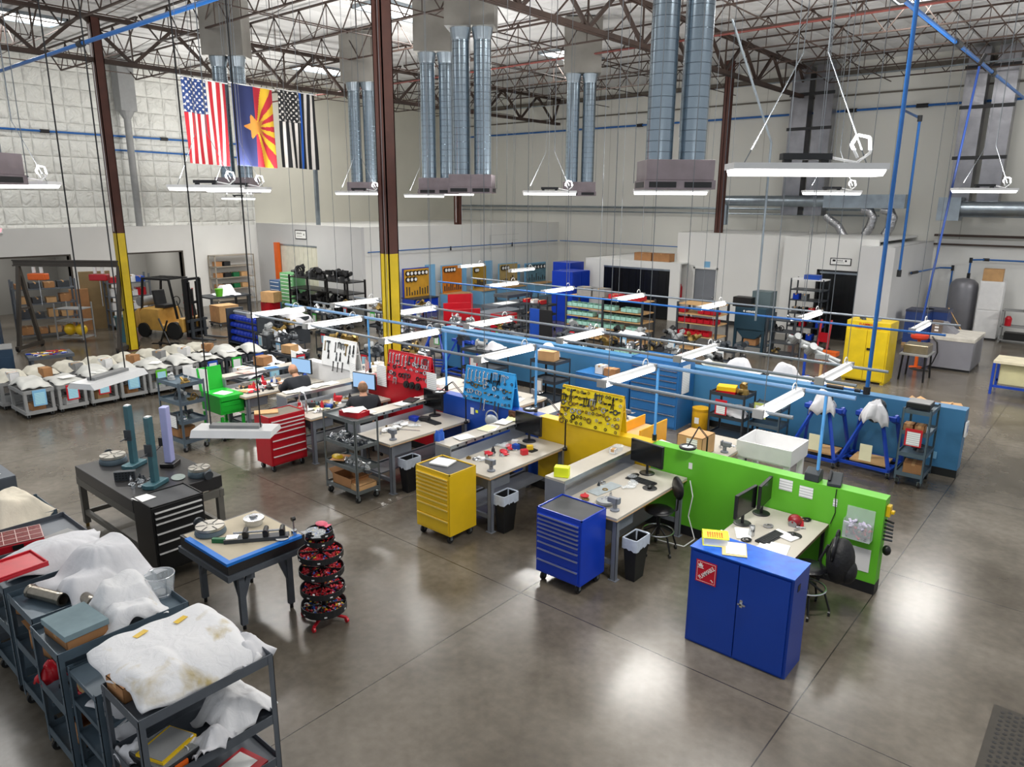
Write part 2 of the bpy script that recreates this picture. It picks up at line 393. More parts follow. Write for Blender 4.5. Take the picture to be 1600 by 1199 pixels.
struct('door_4', MB().bx(-8.5, -8.42, 26.56, 26.7, 0, 2.42).bx(-7.08, -7.0, 26.56, 26.7, 0, 2.42).bx(-8.5, -7.0, 26.56, 26.7, 2.36, 2.42), BLACK)
struct('wall_right_block', MB().bx(-7.0, -5.95, 26.0, 26.1, 0, 3.3).bx(-6.05, -5.95, 26.1, 31.9, 0, 3.3).bx(-7.0, -6.0, 26.1, 31.9, 3.2, 3.3), pm('block_grey_paint', '#d0d0d0', .7, 0, .03, .8))
struct('wall_right_room', MB().bx(-5.95, 6, 31.75, 31.9, 0, 3.4), OW)
struct('trim_4', MB().bx(-5.95, 6, 31.6, 31.75, 3.18, 3.24), TRUSS)
struct('trim_5', MB().bx(-5.95, 6, 31.5, 31.75, 3.5, 3.58), TRUSS)
struct('baseboard_back', MB().bx(-14.3, -13.52, 27.16, 27.2, 0, .15).bx(-12.48, -9.75, 27.16, 27.2, 0, .15), DK)
# curtain enclosure
struct('wall_enclosure', MB().bx(-18.3, -17.35, 26.5, 26.6, 0, 2.32).bx(-14.2, -13.75, 26.5, 26.6, 0, 2.32).bx(-17.35, -14.2, 26.5, 26.6, 2.05, 2.32).bx(-18.3, -18.2, 26.6, 31.9, 0, 2.32).bx(-18.3, -13.75, 26.6, 31.9, 2.27, 2.32), OW)
def strips(name, label, x0, x1, y, h, mat, loc_lab=None, n=14):
    t = thing(name, label, 'curtain', ((x0+x1)/2, y, 0)); w_ = (x1-x0)/n
    MB().bx(-(x1-x0)/2, (x1-x0)/2, -.03, .0, h-.07, h).build('rail', GALV, t)
    b = MB()
    for i in range(n):
        xx = -(x1-x0)/2+i*w_; b.bx(xx, xx+w_*1.1, .0+(i % 2)*.012, .006+(i % 2)*.012, .03, h-.04)
    b.build('strips', mat, t)
strips('strip_curtain', 'wide black strip curtain in the low white enclosure behind the green bin shelves', -17.35, -14.2, 26.52, 2.05, pm('black_vinyl', '#101214', .25, 0, .3, 3), n=18)
strips('strip_curtain', 'black strip curtain in the tall doorway under the small framed sign', -8.42, -7.08, 26.64, 2.36, MATS['black_vinyl'], n=9)
strips('strip_curtain', 'translucent cream strip curtain beside the orange door edge', -29.75, -26.9, 18.74, 2.75, pm('cream_vinyl', '#e4e0cf', .3, 0, .08, 4, alpha=.82), n=18)
struct('trim_6', MB().bx(-30.0, -29.72, 18.55, 18.7, 0, 2.8), ORANGE)
# columns
def column(x, y, ztop, label, ybase=True):
    t = thing('steel_column', label, 'column', (x, y, 0)); w_ = .13
    def ibeam(z0, z1):
        b = MB(); b.bx(-w_, w_, -w_, -w_+.022, z0, z1).bx(-w_, w_, w_-.022, w_, z0, z1).bx(-.012, .012, -w_, w_, z0, z1)
        b.bx(-w_, -w_+.02, -w_, w_, z0, z1).bx(w_-.02, w_, -w_, w_, z0, z1); return b
    ibeam(3.65, ztop).build('upper_shaft', BROWN, t, label='oxide brown upper shaft')
    if ybase: ibeam(0, 3.65).build('painted_base', YEL2, t, label='safety yellow lower part')
    else: ibeam(0, 3.65).build('lower_shaft', BROWN, t)
    MB().bx(-.2, .2, -.2, .2, 0, .03).build('base_plate', BROWN, t)
    MB().cyl((-w_-.03, w_*.3, 1.4), (-w_-.03, w_*.3, ztop-.2), .018, n=8).build('conduit', GALV, t)
    MB().cyl((w_*.2, -w_-.02, 3.7), (w_*.2, -w_-.02, ztop-.2), .012, n=8).build('wire_conduit', WHITEP, t) if x < -20 else None
    return t
c1 = column(-11.25, 9.5, 9.9, 'brown steel column with a yellow base rising beside the red tool pegboard')
c2 = column(-23.9, 9.5, 9.7, 'brown steel column with a yellow base beside the tan forklift')
c3 = column(-12.95, 28.0, 9.9, 'brown steel column rising from behind the white back office', False)
c4 = column(-24.6, 25.0, 9.6, 'brown steel column showing above the long white office wall', False)
# roof girders (run away from the camera)
def girder(x, zb, zt, y0, y1, label):
    b = MB()
    for dx in (-.06, .06):
        b.bx(x+dx-.035, x+dx+.035, y0, y1, zb, zb+.035).bx(x+dx-.012+(.02 if dx > 0 else -.02), x+dx+.012+(.02 if dx > 0 else -.02), y0, y1, zb, zb+.12)
        b.bx(x+dx-.03, x+dx+.03, y0, y1, zt-.1, zt)
    y = y0; k = 0
    while y < y1-.1:
        ym = y+1.3; y2 = min(y+2.6, y1)
        b.bar((x, y, zt-.05), (x, ym, zb+.08), .085); b.bar((x, ym, zb+.08), (x, y2, zt-.05), .085)
        b.bar((x, ym, zb+.08), (x, ym, zt-.05), .04)
        y += 2.6
    one('roof_girder', label, 'truss', b, TRUSS)
girder(-23.9, 8.5, 9.78, -1.2, 31.8, 'deep brown roof girder over the forklift and flags')
girder(-11.2, 8.72, 9.9, -.9, 31.8, 'deep brown roof girder over the middle of the hall')
girder(1.6, 8.9, 9.95, 2.0, 31.8, 'deep brown roof girder at the right edge of the hall')
def joist_mb(L):
    b = MB(); z0, z1 = 0, .82; e = 1.1
    for dy in (-.025, .025): b.bx(-L/2, L/2, dy-.015, dy+.015, z1, z1+.04)
    b.bx(-L/2+e, L/2-e, -.03, .03, z0-.02, z0+.02)
    n = int((L-2*e)/1.25); st = (L-2*e)/n
    b.bar((-L/2, 0, z1), (-L/2+e, 0, z0), .035); b.bar((L/2, 0, z1), (L/2-e, 0, z0), .035)
    for i in range(n):
        xa = -L/2+e+i*st
        b.bar((xa, 0, z0), (xa+st/2, 0, z1), .026); b.bar((xa+st/2, 0, z1), (xa+st, 0, z0), .026); b.bar((xa+st/2, 0, z1), (xa+st/2, 0, z0), .018)
    return b
for (xa, xb, lab, g) in ((-31.5, -24.0, 'open web roof joist in the left roof bay', 'left bay joists'), (-23.8, -11.3, 'open web roof joist in the middle roof bay', 'middle bay joists'), (-11.1, 1.5, 'open web roof joist in the right roof bay', 'right bay joists')):
    base = None; y = .4 if xa < -20 else 1.7
    while y < 31.5:
        loc = ((xa+xb)/2, y, 9.12)
        if base is None:
            base = one('roof_joist', lab, 'joist', joist_mb(xb-xa), TRUSS, loc, group=g)
        else: dup(base, loc)
        y += 2.6 if xa > -12 else 2.6
br = None
for i, x in enumerate((-29.2, -26.6, -20.6, -17.3, -14.2, -8.1, -5.0, -1.8)):
    b = MB().cyl((0, 0, 0), (0, 31, 0), .018, n=6).cyl((0, 0, .8), (0, 31, .8), .018, n=6)
    for k in range(12): b.cyl((0, .3+k*2.6, 0), (0, 1.6+k*2.6, .8), .01, n=5)
    if br is None: br = one('joist_bridging', 'thin rod bridging running across the roof joists', 'bracing', b, TRUSS, (x, .4, 9.12), group='roof bridging')
    else: dup(br, (x, .4, 9.12))
one('sprinkler_pipe', 'thin red sprinkler pipe running just under the roof joists', 'pipe', MB().cyl((-31, 19.5, 8.95), (5, 19.5, 9.0), .028, n=8), pm('red_pipe_paint', '#6a2a22', .5, 0, .08, 3))
one('sprinkler_pipe', 'grey sprinkler pipe near the back wall under the last joists', 'pipe', MB().cyl((-31, 30.3, 9.3), (5, 30.3, 9.3), .03, n=8), GALV)
# paired ducts with diffuser boxes
DUCTM = pattern('spiral_duct_metal', 'bands', '#94a2ad', '#5f6b75', (0, 0, 6.5), .07, .22, .9, .4)
BOXM = pm('diffuser_box_metal', '#8e8388', .45, .4, .12, 4)
def ducts(x, y, rz, label, zbox=4.85):
    t = thing('air_duct_pair', label, 'duct', (x, y, 0), rz); d = .25
    for s in (-1, 1):
        MB().cyl((s*d, 0, zbox+.42), (s*d, 0, 8.2), .2, n=24, cap=False).build('spiral_duct', DUCTM, t, smooth=True)
        MB().lathe([(.2, 8.2), (.21, 8.24), (.26, 8.5)], 16, (s*d, 0, 0)).build('transition', GALV, t)
    MB().bx(-.56, .56, -.35, .35, 8.45, 10.0).build('plenum', pm('duct_sheet_metal', '#8f8c86', .35, .8, .12, 2), t)
    b = MB().bx(-.5, .5, -.38, .38, zbox+.13, zbox+.42)
    b.build('diffuser_box', BOXM, t, bevel=.008)
    g = MB().bx(-.52, .52, -.4, .4, zbox, zbox+.13); g.cur = 1
    for s in (-1, 1):
        for k in (-1, 1): g.bx(k*.26-.2, k*.26+.2, s*.4-.005, s*.4+.008, zbox+.025, zbox+.105)
        g.bx(s*.52-.006, s*.52+.006, -.3, .3, zbox+.025, zbox+.105)
    g.build('louvre_band', [BOXM, DK], t)
    wi = MB()
    for sx in (-.54, .54): wi.cyl((sx, .37, zbox+.1), (sx, .37, 9.8), .006, n=5)
    wi.build('hanger_wire', WIRE, t)
ducts(-5.53, 10.28, R(42), 'nearest pair of large spiral air ducts, right of centre')
ducts(-12.3, 13.0, R(35), 'pair of spiral air ducts just right of the central column, nearer one')
ducts(-15.0, 14.5, R(40), 'pair of spiral air ducts next to the central column, set further back')
ducts(-13.85, 19.55, R(38), 'pair of slim spiral air ducts furthest back in front of the white wall')
ducts(-20.6, 16.4, R(35), 'pair of spiral air ducts half hidden left of the central column')
ducts(-19.9, 11.3, R(40), 'pair of spiral air ducts behind the hanging state flag')
ducts(-12.45, 3.1, R(35), 'spiral air duct pair cut off at the left edge of the view')
# rectangular wrapped ducts on the back wall
def rect_duct(x, w_, z0, label):
    t = thing('wrapped_duct', label, 'duct', (x, 31.2, 0))
    for s in (-1, 1):
        MB().bx(s*w_*.27-w_*.2, s*w_*.27+w_*.2, -.3, .3, z0, 9.9).build('duct_run', pm('foil_wrapped_duct', '#8b8b90', .28, .75, .15, 2.5, .3, 5), t)
    b = MB()
    for z in (z0+1.6, z0+3.3, z0+4.6): b.bx(-w_/2, w_/2, -.33, -.29, z, z+.12)
    b.build('strap', DK, t)
rect_duct(-10.8, 1.75, 4.2, 'pair of wrapped rectangular ducts on the back wall behind the long hanging lamp')
rect_duct(-4.8, 1.65, 4.6, 'wide wrapped rectangular ducts on the back wall near the right edge')
FOIL = pm('crumpled_foil', '#b5b5b8', .22, .9, .2, 12, .8, 14)
t = thing('horizontal_duct', 'long round horizontal metal duct above the back office roof', 'duct', (-12, 30.4, 4.75))
MB().cyl((-1.9, 0, 0), (2.3, 0, 0), .22, n=18).build('round_duct', GALV, t, smooth=True)
MB().cyl((-1.9, 0, 0), (-1.9, 0, -1.0), .22, n=18).sphere((-1.9, 0, 0), .22).build('elbow', GALV, t, smooth=True)
MB().bx(2.3, 5.2, -.25, .25, -.25, .25).build('box_duct', GALV, t)
for k, x in enumerate((-8.3, -7.6)):
    b = MB().tube([(0, 0, 0), (.28, 0, -.05), (.42, 0, -.3), (.36, 0, -.62), (.2, 0, -.95)], .16, 14)
    for p in ((.28, 0, -.05), (.42, 0, -.3), (.36, 0, -.62)): b.sphere(p, .165, 12, 8)
    one('flexible_duct', ('left' if k == 0 else 'right')+' silver flexible duct hose curving down beside the blue vertical pipes', 'hose', b, FOIL, (x, 30.4, 4.45), smooth=True)
one('flexible_duct', 'silver flexible duct hose dropping from under the box duct', 'hose', MB().tube([(0, 0, 0), (.25, 0, -.2), (.5, 0, -.35), (.8, 0, -.8)], .15, 12), FOIL, (-9.6, 30.3, 4.2), smooth=True)
t = thing('horizontal_duct', 'round horizontal metal duct over the right-hand room', 'duct', (-3.2, 30.4, 4.5))
MB().cyl((-1.9, 0, 0), (6, 0, 0), .28, n=18).build('round_duct', GALV, t, smooth=True)
MB().bx(-2.5, -1.8, -.35, .35, -.4, .4).build('end_box', GALV, t)
one('conduit_run', 'grey conduit run along the long back wall', 'pipe', MB().cyl((-31, 31.7, 4.42), (-8, 31.7, 4.42), .05, n=8).cyl((-31, 31.7, 4.2), (-8, 31.7, 4.2), .035, n=8), GALV)
t = thing('downpipe', 'tall grey duct pipe with a square hopper on the insulated wall', 'pipe', (-31.1, 13.2, 0))
MB().cyl((0, 0, 3.6), (0, 0, 7.7), .13, n=14).build('pipe', GREYP, t, smooth=True)
MB().bx(-.3, .3, -.3, .3, 8.0, 9.9).lathe([(.13, 7.7), (.3, 8.0)], 12).build('hopper', GREYP, t)
for k, (y, z1) in enumerate(((20.6, 8.2), (16.1, 7.2))):
    x, y = (-24.25, 20.6) if k == 0 else (-27.4, 19.2)
    one('strut_post', ('perforated steel strut post standing above the white office wall' if k == 0 else 'perforated steel strut post beside the hanging black and white flag'), 'post', MB().bx(-.07, .07, -.07, .07, 3.62, 9.0), GALV, (x, y, 0))
one('conduit_drop', 'bent grey electrical conduit dropping from the roof near the long hanging lamp', 'conduit', MB().tube([(-.95, 0, 8.0), (0, 0, 5.77), (.0, 0, 2.4)], .022, 8), GALV, (-5.56, 14.0, 0), smooth=True)
# blue air pipes overhead
def airpipe(label, pts, r, fits=(), mat=None):
    t = thing('air_pipe', label, 'pipe', pts[0]); o = Vector(pts[0])
    MB().tube([Vector(p)-o for p in pts], r, 10).build('pipe_run', mat or AIRB, t, smooth=True)
    if fits:
        for p, q in fits:
            p, q = Vector(p)-o, Vector(q)-o; MB().cyl(p, q, r*1.7, n=10).build('fitting', DK, t)
    return t
airpipe('thick blue air pipe crossing the top left corner near the roof', [(-26, 7.3, 8.1), (-11.3, 7.3, 8.1)], .045, [((-19.3, 7.3, 8.1), (-19.05, 7.3, 8.1))])
airpipe('thin blue air pipe high on the back wall', [(-31.4, 31.75, 8.22), (-3.9, 31.75, 8.22)], .045, [((-19.2, 31.75, 8.22), (-18.9, 31.75, 8.22)), ((-9.7, 31.75, 8.22), (-9.3, 31.75, 8.22)), ((-7.2, 31.75, 8.22), (-6.8, 31.75, 8.22))])
airpipe('blue air pipe high in the top right corner running away from the camera', [(-3.95, 14.0, 8.22), (-3.85, 31.7, 8.22)], .045, [((-3.9, 20, 8.22), (-3.9, 20.5, 8.22)), ((-3.9, 25, 8.22), (-3.9, 25.4, 8.22)), ((-3.95, 15.0, 8.22), (-3.95, 15.4, 8.22))])
airpipe('upper blue air pipe on the left insulated wall', [(-31.5, 5, 7.08), (-31.5, 18.6, 7.08)], .04, [((-31.5, 10.2, 7.08), (-31.5, 10.5, 7.08)), ((-31.5, 14.6, 7.08), (-31.5, 14.9, 7.08))])
airpipe('lower blue air pipe on the left insulated wall', [(-31.5, 12.4, 6.55), (-31.5, 18.6, 6.5)], .035)
airpipe('tall vertical blue air pipe dropping to the right end of the blue partition', [(-3.37, 14.0, 8.2), (-3.37, 14.0, 1.32)], .036, [((-3.37, 14, 1.28), (-3.37, 14, 1.42)), ((-3.37, 14, 8.1), (-3.37, 14, 8.28))])
airpipe('vertical blue air pipe in front of the back wall reached by a short branch', [(-7.6, 31.4, 8.1), (-5.72, 25.85, 7.2), (-5.72, 25.85, 2.5)], .04, [((-5.72, 25.85, 7.28), (-5.72, 25.85, 7.1)), ((-5.72, 25.85, 2.62), (-5.72, 25.85, 2.4))])
airpipe('slim dark blue pipe dropping toward the orange stand at the right', [(-3.37, 20, 7.65), (-3.78, 20, 1.7)], .026, [((-3.37, 20, 7.7), (-3.3, 20.1, 7.9))], pm('navy_pipe', '#1d3a7a', .4, 0, .05, 5))
airpipe('blue air pipe at shoulder height on the white office wall', [(-23.7, 18.9, 2.63), (-23.7, 31.6, 2.66)], .022, [((-23.7, 23.6, 2.68), (-23.7, 23.6, 2.5)), ((-23.7, 27.9, 2.7), (-23.7, 27.9, 2.5))], AIRB)
airpipe('blue air pipe low on the back wall above the white enclosure', [(-23.6, 31.7, 2.66), (-14.4, 31.7, 2.62)], .022)
airpipe('blue and black valve pipe angling across the right white wall', [(-5.85, 28.2, 2.35), (-5.6, 31.4, 2.35), (-5.2, 31.6, 2.35), (-5.2, 31.6, .4)], .03, [((-5.85, 28.2, 2.35), (-5.8, 28.8, 2.35)), ((-5.2, 31.6, 2.45), (-5.2, 31.6, 2.25))])
airpipe('blue pipe with elbows above the grey air tank', [(-4.55, 30.9, 1.9), (-4.55, 30.9, 2.72), (-4.2, 31.4, 2.72), (0, 31.5, 2.72)], .032, [((-4.55, 30.9, 2.62), (-4.55, 30.9, 2.8)), ((-4.55, 30.9, 2.05), (-4.55, 30.9, 2.25)), ((-4.25, 31.4, 2.72), (-4.05, 31.4, 2.72))])
# overhead rails with lights over the stations
RAIL = pm('rail_aluminium', '#8fa6bd', .35, .5, .06, 5)
def rail(label, p0, p1, mat=RAIL, r=.022): 
    return one('overhead_rail', label, 'rail', MB().cyl((0, 0, 0), Vector(p1)-Vector(p0), r, n=10), mat, p0)
rail('blue overhead rail directly above the coloured station walls', (-14.4, 9.1, 2.39), (-2.3, 9.1, 2.39), pm('pale_blue_rail', '#7fa8d6', .3, .4, .05, 5), .028)
rail('grey overhead rail above the near row of workbenches', (-14.4, 7.85, 2.37), (-2.6, 7.85, 2.37), pm('grey_rail', '#7d858e', .4, .4, .05, 5))
rail('grey overhead rail just behind the coloured station walls', (-14.4, 9.85, 2.37), (-2.5, 9.85, 2.37), MATS['grey_rail'])
rail('grey overhead rail above the aisle in front of the blue partition', (-14.4, 11.0, 2.37), (-2.4, 11.0, 2.37), MATS['grey_rail'])
rail('blue overhead rail above the blue partition', (-15.5, 14.9, 2.37), (-2.4, 14.9, 2.37), AIRB)
rail('grey overhead rail behind the blue partition', (-15.5, 16.3, 2.37), (-2.4, 16.3, 2.37), MATS['grey_rail'])
def led_mb():
    t = thing('led_strip_light', 'x', 'lamp')
    b = MB().prism([(-.05, .015), (.05, .015), (.035, .06), (-.035, .06)], -.66, .66, 'y'); b.build('housing', WHITEP, t)
    MB().prism([(-.05, -.04), (.05, -.04), (.065, -.01), (.065, .014), (.0, .02), (-.065, .014), (-.065, -.01)], -.62, .62, 'y').build('lens', LENS, t)
    for s_ in (-1, 1): MB().bx(-.06, .06, s_*.655-.025, s_*.655+.025, -.04, .06).build('end_cap', GREYP, t)
    w_ = MB().cyl((0, -.5, .05), (0, -.5, 6.6), .005, n=5).cyl((0, .5, .05), (0, .5, 6.6), .005, n=5); w_.build('hanger_wire', WIRE, t)
    MB().torus((0, .45, .09), .07, .008, 'x', 12, 5, 0, PI).build('cord_loop', WHITEP, t)
    return t
led0 = led_mb(); used = [0]
def led(x, y, z, label, group=None, rz=0, power=6):
    o = led0 if not used[0] else dup(led0); used[0] = 1
    o.location = (x, y, z); o.rotation_euler = (0, 0, rz); o['label'] = label
    if group: o['group'] = group
    a = area('led_glow', (x, y, z-.04), .1, 1.2, power, (0, 0, rz), (1, .98, .95))
nm = ['lime green', 'yellow', 'blue', 'red', 'white']
for i, x in enumerate((-2.95, -5.04, -7.25, -9.45, -11.66, -13.62)):
    st = ['lime green wall end', 'lime green station bench', 'yellow station bench', 'blue station bench', 'red station bench', 'white station bench'][i]
    led(x, 8.4, 2.36, 'strip light over the near bench at the '+st)
    led(x, 10.45, 2.36, 'strip light behind the coloured walls above the '+st)
    led(x-.02, 15.65, 2.36, 'strip light beyond the blue partition, in line with the '+st)
for x in (-16.2, -18.6):
    led(x, 19.6, 2.36, 'far strip light hanging over the grey benches near the white office wall', 'far strip lights')
# high hanging lights
def highbay(x, y, z, rz, label, power=110):
    t = thing('hanging_light', label, 'lamp', (x, y, z), rz)
    MB().bx(-.62, .62, -.16, .16, 0, .05).build('housing', WHITEP, t)
    MB().prism([(-.1, -.05), (.1, -.05), (.15, -.012), (.15, .0), (-.15, .0), (-.15, -.012)], -.6, .6, 'x').build('lens', LENS, t)
    MB().bx(-.2, .2, -.05, .05, .08, .13).bx(-.18, -.12, -.03, .03, .05, .08).bx(.12, .18, -.03, .03, .05, .08).build('driver', DK, t)
    MB().tube([(.2, 0, .1), (.42, 0, .06), (.52, 0, .14), (.5, 0, .26), (.4, 0, .28), (.36, 0, .2), (.42, 0, .1)], .012, 6).build('cord', WHITEP, t, smooth=True)
    w_ = MB()
    for sx in (-.5, .5): w_.cyl((sx, 0, .05), (sx*.2, 0, .9), .005, n=5)
    w_.cyl((-.1, 0, .9), (.0, 0, 9.9-z), .004, n=5).cyl((.1, 0, .9), (.1, 0, 9.9-z), .009, n=5); w_.build('chain', WIRE, t)
    area('highbay_glow', (x, y, z-.07), 1.2, .28, power, (0, 0, rz), (1, .97, .92))
    area('ceiling_fill', (x, y, z+.16), 1.1, .25, power*1.5, (PI, 0, rz), (1, .98, .94))  # upward fill added above each lamp to brighten the ceiling
highbay(-2.22, 6.35, 4.93, R(38), 'nearest glowing hanging lamp at upper right with a white cord loop', 120)
highbay(-12.5, 6.5, 4.86, R(38), 'hanging lamp below the national flag at upper left', 45)
highbay(-13.9, 7.9, 4.86, R(38), 'hanging lamp just behind the lamp below the national flag', 45)
highbay(-10.6, 13.8, 4.86, R(38), 'bright hanging lamp left of the slim far duct pair', 130)
highbay(-16.2, 12.7, 4.86, R(38), 'hanging lamp behind the central column')
highbay(-5.5, 17.6, 4.9, R(38), 'hanging lamp in front of the wrapped ducts at right', 115)
highbay(-2.7, 18.6, 4.95, R(38), 'hanging lamp at the far right edge of the hall', 120)
highbay(-17.3, 16.1, 4.82, R(38), 'upper far hanging lamp right of the central column')
highbay(-18.0, 18.2, 4.9, R(38), 'lowest far hanging lamp right of the central column')
highbay(-12.95, 3.75, 4.86, R(38), 'hanging lamp beside the duct at the left edge')
highbay(-6.3, 11.6, 4.84, R(38), 'dim hanging lamp under the nearest duct pair')
highbay(1.0, 27.0, 4.6, R(38), 'unseen hanging lamp added over the right-hand room beyond the frame', 170)  # added out of view to brighten the walls of the right-hand room
highbay(-26.8, 15.2, 4.72, R(38), 'far hanging lamp before the bright white corner of the left wall', 190)
area('room_fill', (-33.2, 13.4, 3.3), 1.2, .3, 70); area('room_fill', (-33.2, 8.5, 3.3), 1.2, .3, 50)  # fill lights without fixtures, added to brighten the rooms behind the left openings
for i, (x, y, z, rz, lab) in enumerate(((-5.32, 2.83, 2.83, R(-50), 'white lamp reflector seen from above in front of the red tool chest'), (-6.75, 2.45, 3.1, R(27), 'white lamp reflector seen from above over the grey utility carts'))):
    t = thing('hanging_light', lab, 'lamp', (x, y, z), rz)
    MB().prism([(-.14, 0), (.14, 0), (.1, .05), (-.1, .05)], -.32, .32, 'y').build('reflector', WHITEP, t)
    MB().bx(-.04, .04, -.2, .2, .05, .075).build('driver', GREYP, t)
    MB().cyl((0, -.2, .05), (0, -.2, 9.9-z), .006, n=5).cyl((0, .2, .05), (0, .2, 9.9-z), .006, n=5).build('cord', DK, t)
# flags
def flag(name, label, y0, w_, fn, mats, seed):
    NX, NZ = 72, 120; h = 1.52; b = MB(); vs = []
    for j in range(NZ+1):
        for i in range(NX+1):
            u, v = i/NX, j/NZ
            vs.append((.03*math.sin(9*u+2.2*v+seed)*(.3+v)+.02*math.sin(17*u-3*v), u*w_*(1-.05*v)+.02*v, -v*h-.03*u))
    fs = []; mi = []
    for j in range(NZ):
        for i in range(NX):
            fs.append((j*(NX+1)+i, j*(NX+1)+i+1, (j+1)*(NX+1)+i+1, (j+1)*(NX+1)+i)); mi.append(fn((i+.5)/NX, (j+.5)/NZ))
    b._add(vs, fs); b.mi = mi
    t = thing(name, label, 'flag', (-13.9, y0, 6.85))
    o = b.build('cloth', mats, t, smooth=True); md = o.modifiers.new('solid', 'SOLIDIFY'); md.thickness = .003
    MB().cyl((0, -.05, .012), (0, w_+.05, -.02), .009, n=6).build('rod', WHITEP, t)
    MB().cyl((0, 0, 0), (0, 0, 2.0), .004, n=5).cyl((0, w_, -.03), (0, w_, 2.0), .004, n=5).build('hanging_cord', WIRE, t)
def starpt(x, y, r, k=.4, a0=0):
    d = math.hypot(x, y)
    if d > r: return False
    a = (math.atan2(y, x)+a0) % (2*PI/5); a = abs(a-PI/5); R1, R2 = r, r*k  # tip at a=PI/5
    a = PI/5-a  # 0 at tip
    p = d*math.cos(a), d*math.sin(a); q = (R2*math.cos(PI/5), R2*math.sin(PI/5))
    return (q[0]-R1)*(p[1]-0)-(q[1]-0)*(p[0]-R1) > 0
def canton(u, v, cw, ch, w_):
    X = u/cw; Y = v/ch; col = Y*11; row = X*9  # hoist direction across
    cx = round(row-.5); cyy = round(col-.5)
    if 0 <= cx < 9 and 0 <= cyy < 11 and (cx+cyy) % 2 == 0:
        dx = (row-(cx+.5))*cw*w_/9; dy = (col-(cyy+.5))*ch*1.52/11
        return starpt(dy, dx, .031, .45)
    return False
def us(u, v):
    if u < 7/13 and v < .4: return 3 if canton(u, v, 7/13, .4, .91) else 2
    return 0 if int((1-u)*13-.0001) % 2 == 0 else 1
def blk(u, v):
    if u < 7/13 and v < .4: return 1 if canton(u, v, 7/13, .4, .91) else 0
    k = int((1-u)*13-.0001)
    if k == 5: return 2
    return 0 if k % 2 == 0 else 1
def az(u, v):
    x = (u-.5)*.91; y = (v-.5)*1.52
    if starpt(x, y, .26, .42, PI): return 3
    if u < .5: return 0
    a = math.atan2(y, x)+PI/2; return 1 if int(a/PI*13) % 2 == 0 else 2
FR, FW, FB = pm('flag_red', '#b5202d', .8, 0, .05, 5), pm('flag_white', '#ded9d3', .8, 0, .04, 5), pm('flag_blue', '#1f3a72', .8, 0, .05, 5)
flag('national_flag', 'red, white and blue stars and stripes flag hung vertically, leftmost of the three', 6.93, .87, us, [FR, FW, FB, FW], .3)
flag('state_flag', 'flag with a copper star, navy half and red and yellow rays, middle of the three', 7.92, .9, az, [pm('flag_navy', '#27305f', .8, 0, .05, 5), pm('flag_ray_red', '#c02a3a', .8, 0, .05, 5), pm('flag_gold', '#e3b62f', .8, 0, .05, 5), pm('flag_copper', '#cf8a36', .8, 0, .05, 5)], 1.7)
flag('striped_flag', 'black and white stars and stripes flag with one blue stripe, rightmost of the three', 8.94, .89, blk, [pm('flag_black', '#17181c', .8, 0, .05, 5), FW, pm('flag_stripe_blue', '#1f5fc4', .8, 0, .05, 5)], 2.9)
one('flag_rope', 'thin white rope line carrying the three hanging flags', 'rope', MB().cyl((0, -.6, 0), (0, 4.2, 0), .006, n=5), FW, (-13.9, 6.6, 8.85))

# ================================================================ BUILDERS
def caster(t, x, y, h=.1, r=.045, nm='caster', col=None):
    b = MB().cyl((x-.015, y, r), (x+.015, y, r), r, n=12); b.build('wheel_tyre', col or RUB, None)
def casters(t, pts, r=.045, h=.1):
    for x, y in pts:
        b = MB(); b.cyl((x-.016, y, r), (x+.016, y, r), r, n=14); b.cur = 1
        b.bx(x-.028, x-.02, y-.02, y+.02, r*.8, h).bx(x+.02, x+.028, y-.02, y+.02, r*.8, h).bx(x-.03, x+.03, y-.03, y+.03, h-.008, h)
        b.build('caster', [RUB, GALV], t)
def shelf_cart(label, loc, rz, w_, d, h, levels, mat=STEEL, group=None, lip=.04, post=.035, cast=True, name='shelf_cart', handle=False, sheet=None):
    t = thing(name, label, 'cart', loc, rz, group); z0 = .12 if cast else 0
    for sx in (-1, 1):
        for s_ in (-1, 1):
            b = MB(); x, y = sx*(w_/2), s_*(d/2)
            b.bx(min(x, x-sx*post), max(x, x-sx*post), min(y, y-s_*.005), max(y, y-s_*.005), z0-.02, h)
            b.bx(min(x, x-sx*.005), max(x, x-sx*.005), min(y, y-s_*post), max(y, y-s_*post), z0-.02, h)
            for k in range(7):
                zz = z0+.05+(h-z0-.1)*k/6; b.cyl((x-sx*.018, y, zz), (x-sx*.018, y+s_*.006, zz), .006, n=6)
            b.build('post', mat, t)
    for z in levels:
        b = MB(); g = .006
        b.bx(-w_/2+g, w_/2-g, -d/2+g, d/2-g, z-.006, z)
        for s_ in (-1, 1):
            b.bx(-w_/2+g, w_/2-g, s_*(d/2-g)-.003, s_*(d/2-g)+.003, z-.03, z+lip)
            b.bx(s_*(w_/2-g)-.003, s_*(w_/2-g)+.003, -d/2+g, d/2-g, z-.03, z+lip)
        b.build('shelf', mat, t)
    if handle: MB().tube([(-w_/2, -d/2+.05, h-.05), (-w_/2-.12, -d/2+.05, h), (-w_/2-.12, d/2-.05, h), (-w_/2, d/2-.05, h-.05)], .012).build('handle', GALV, t)
    if cast: casters(t, [(sx*(w_/2-.05), s_*(d/2-.05)) for sx in (-1, 1) for s_ in (-1, 1)], .05, .11)
    if sheet:
        x, z, hw, c, pc = sheet
        MB().bx(x-hw, x+hw, -d/2-.02, -d/2-.012, z-.3, z).build('document_holder', c, t)
        MB().bx(x-hw+.03, x+hw-.03, -d/2-.024, -d/2-.021, z-.28, z-.05).build('job_sheet', pc, t)
    return t
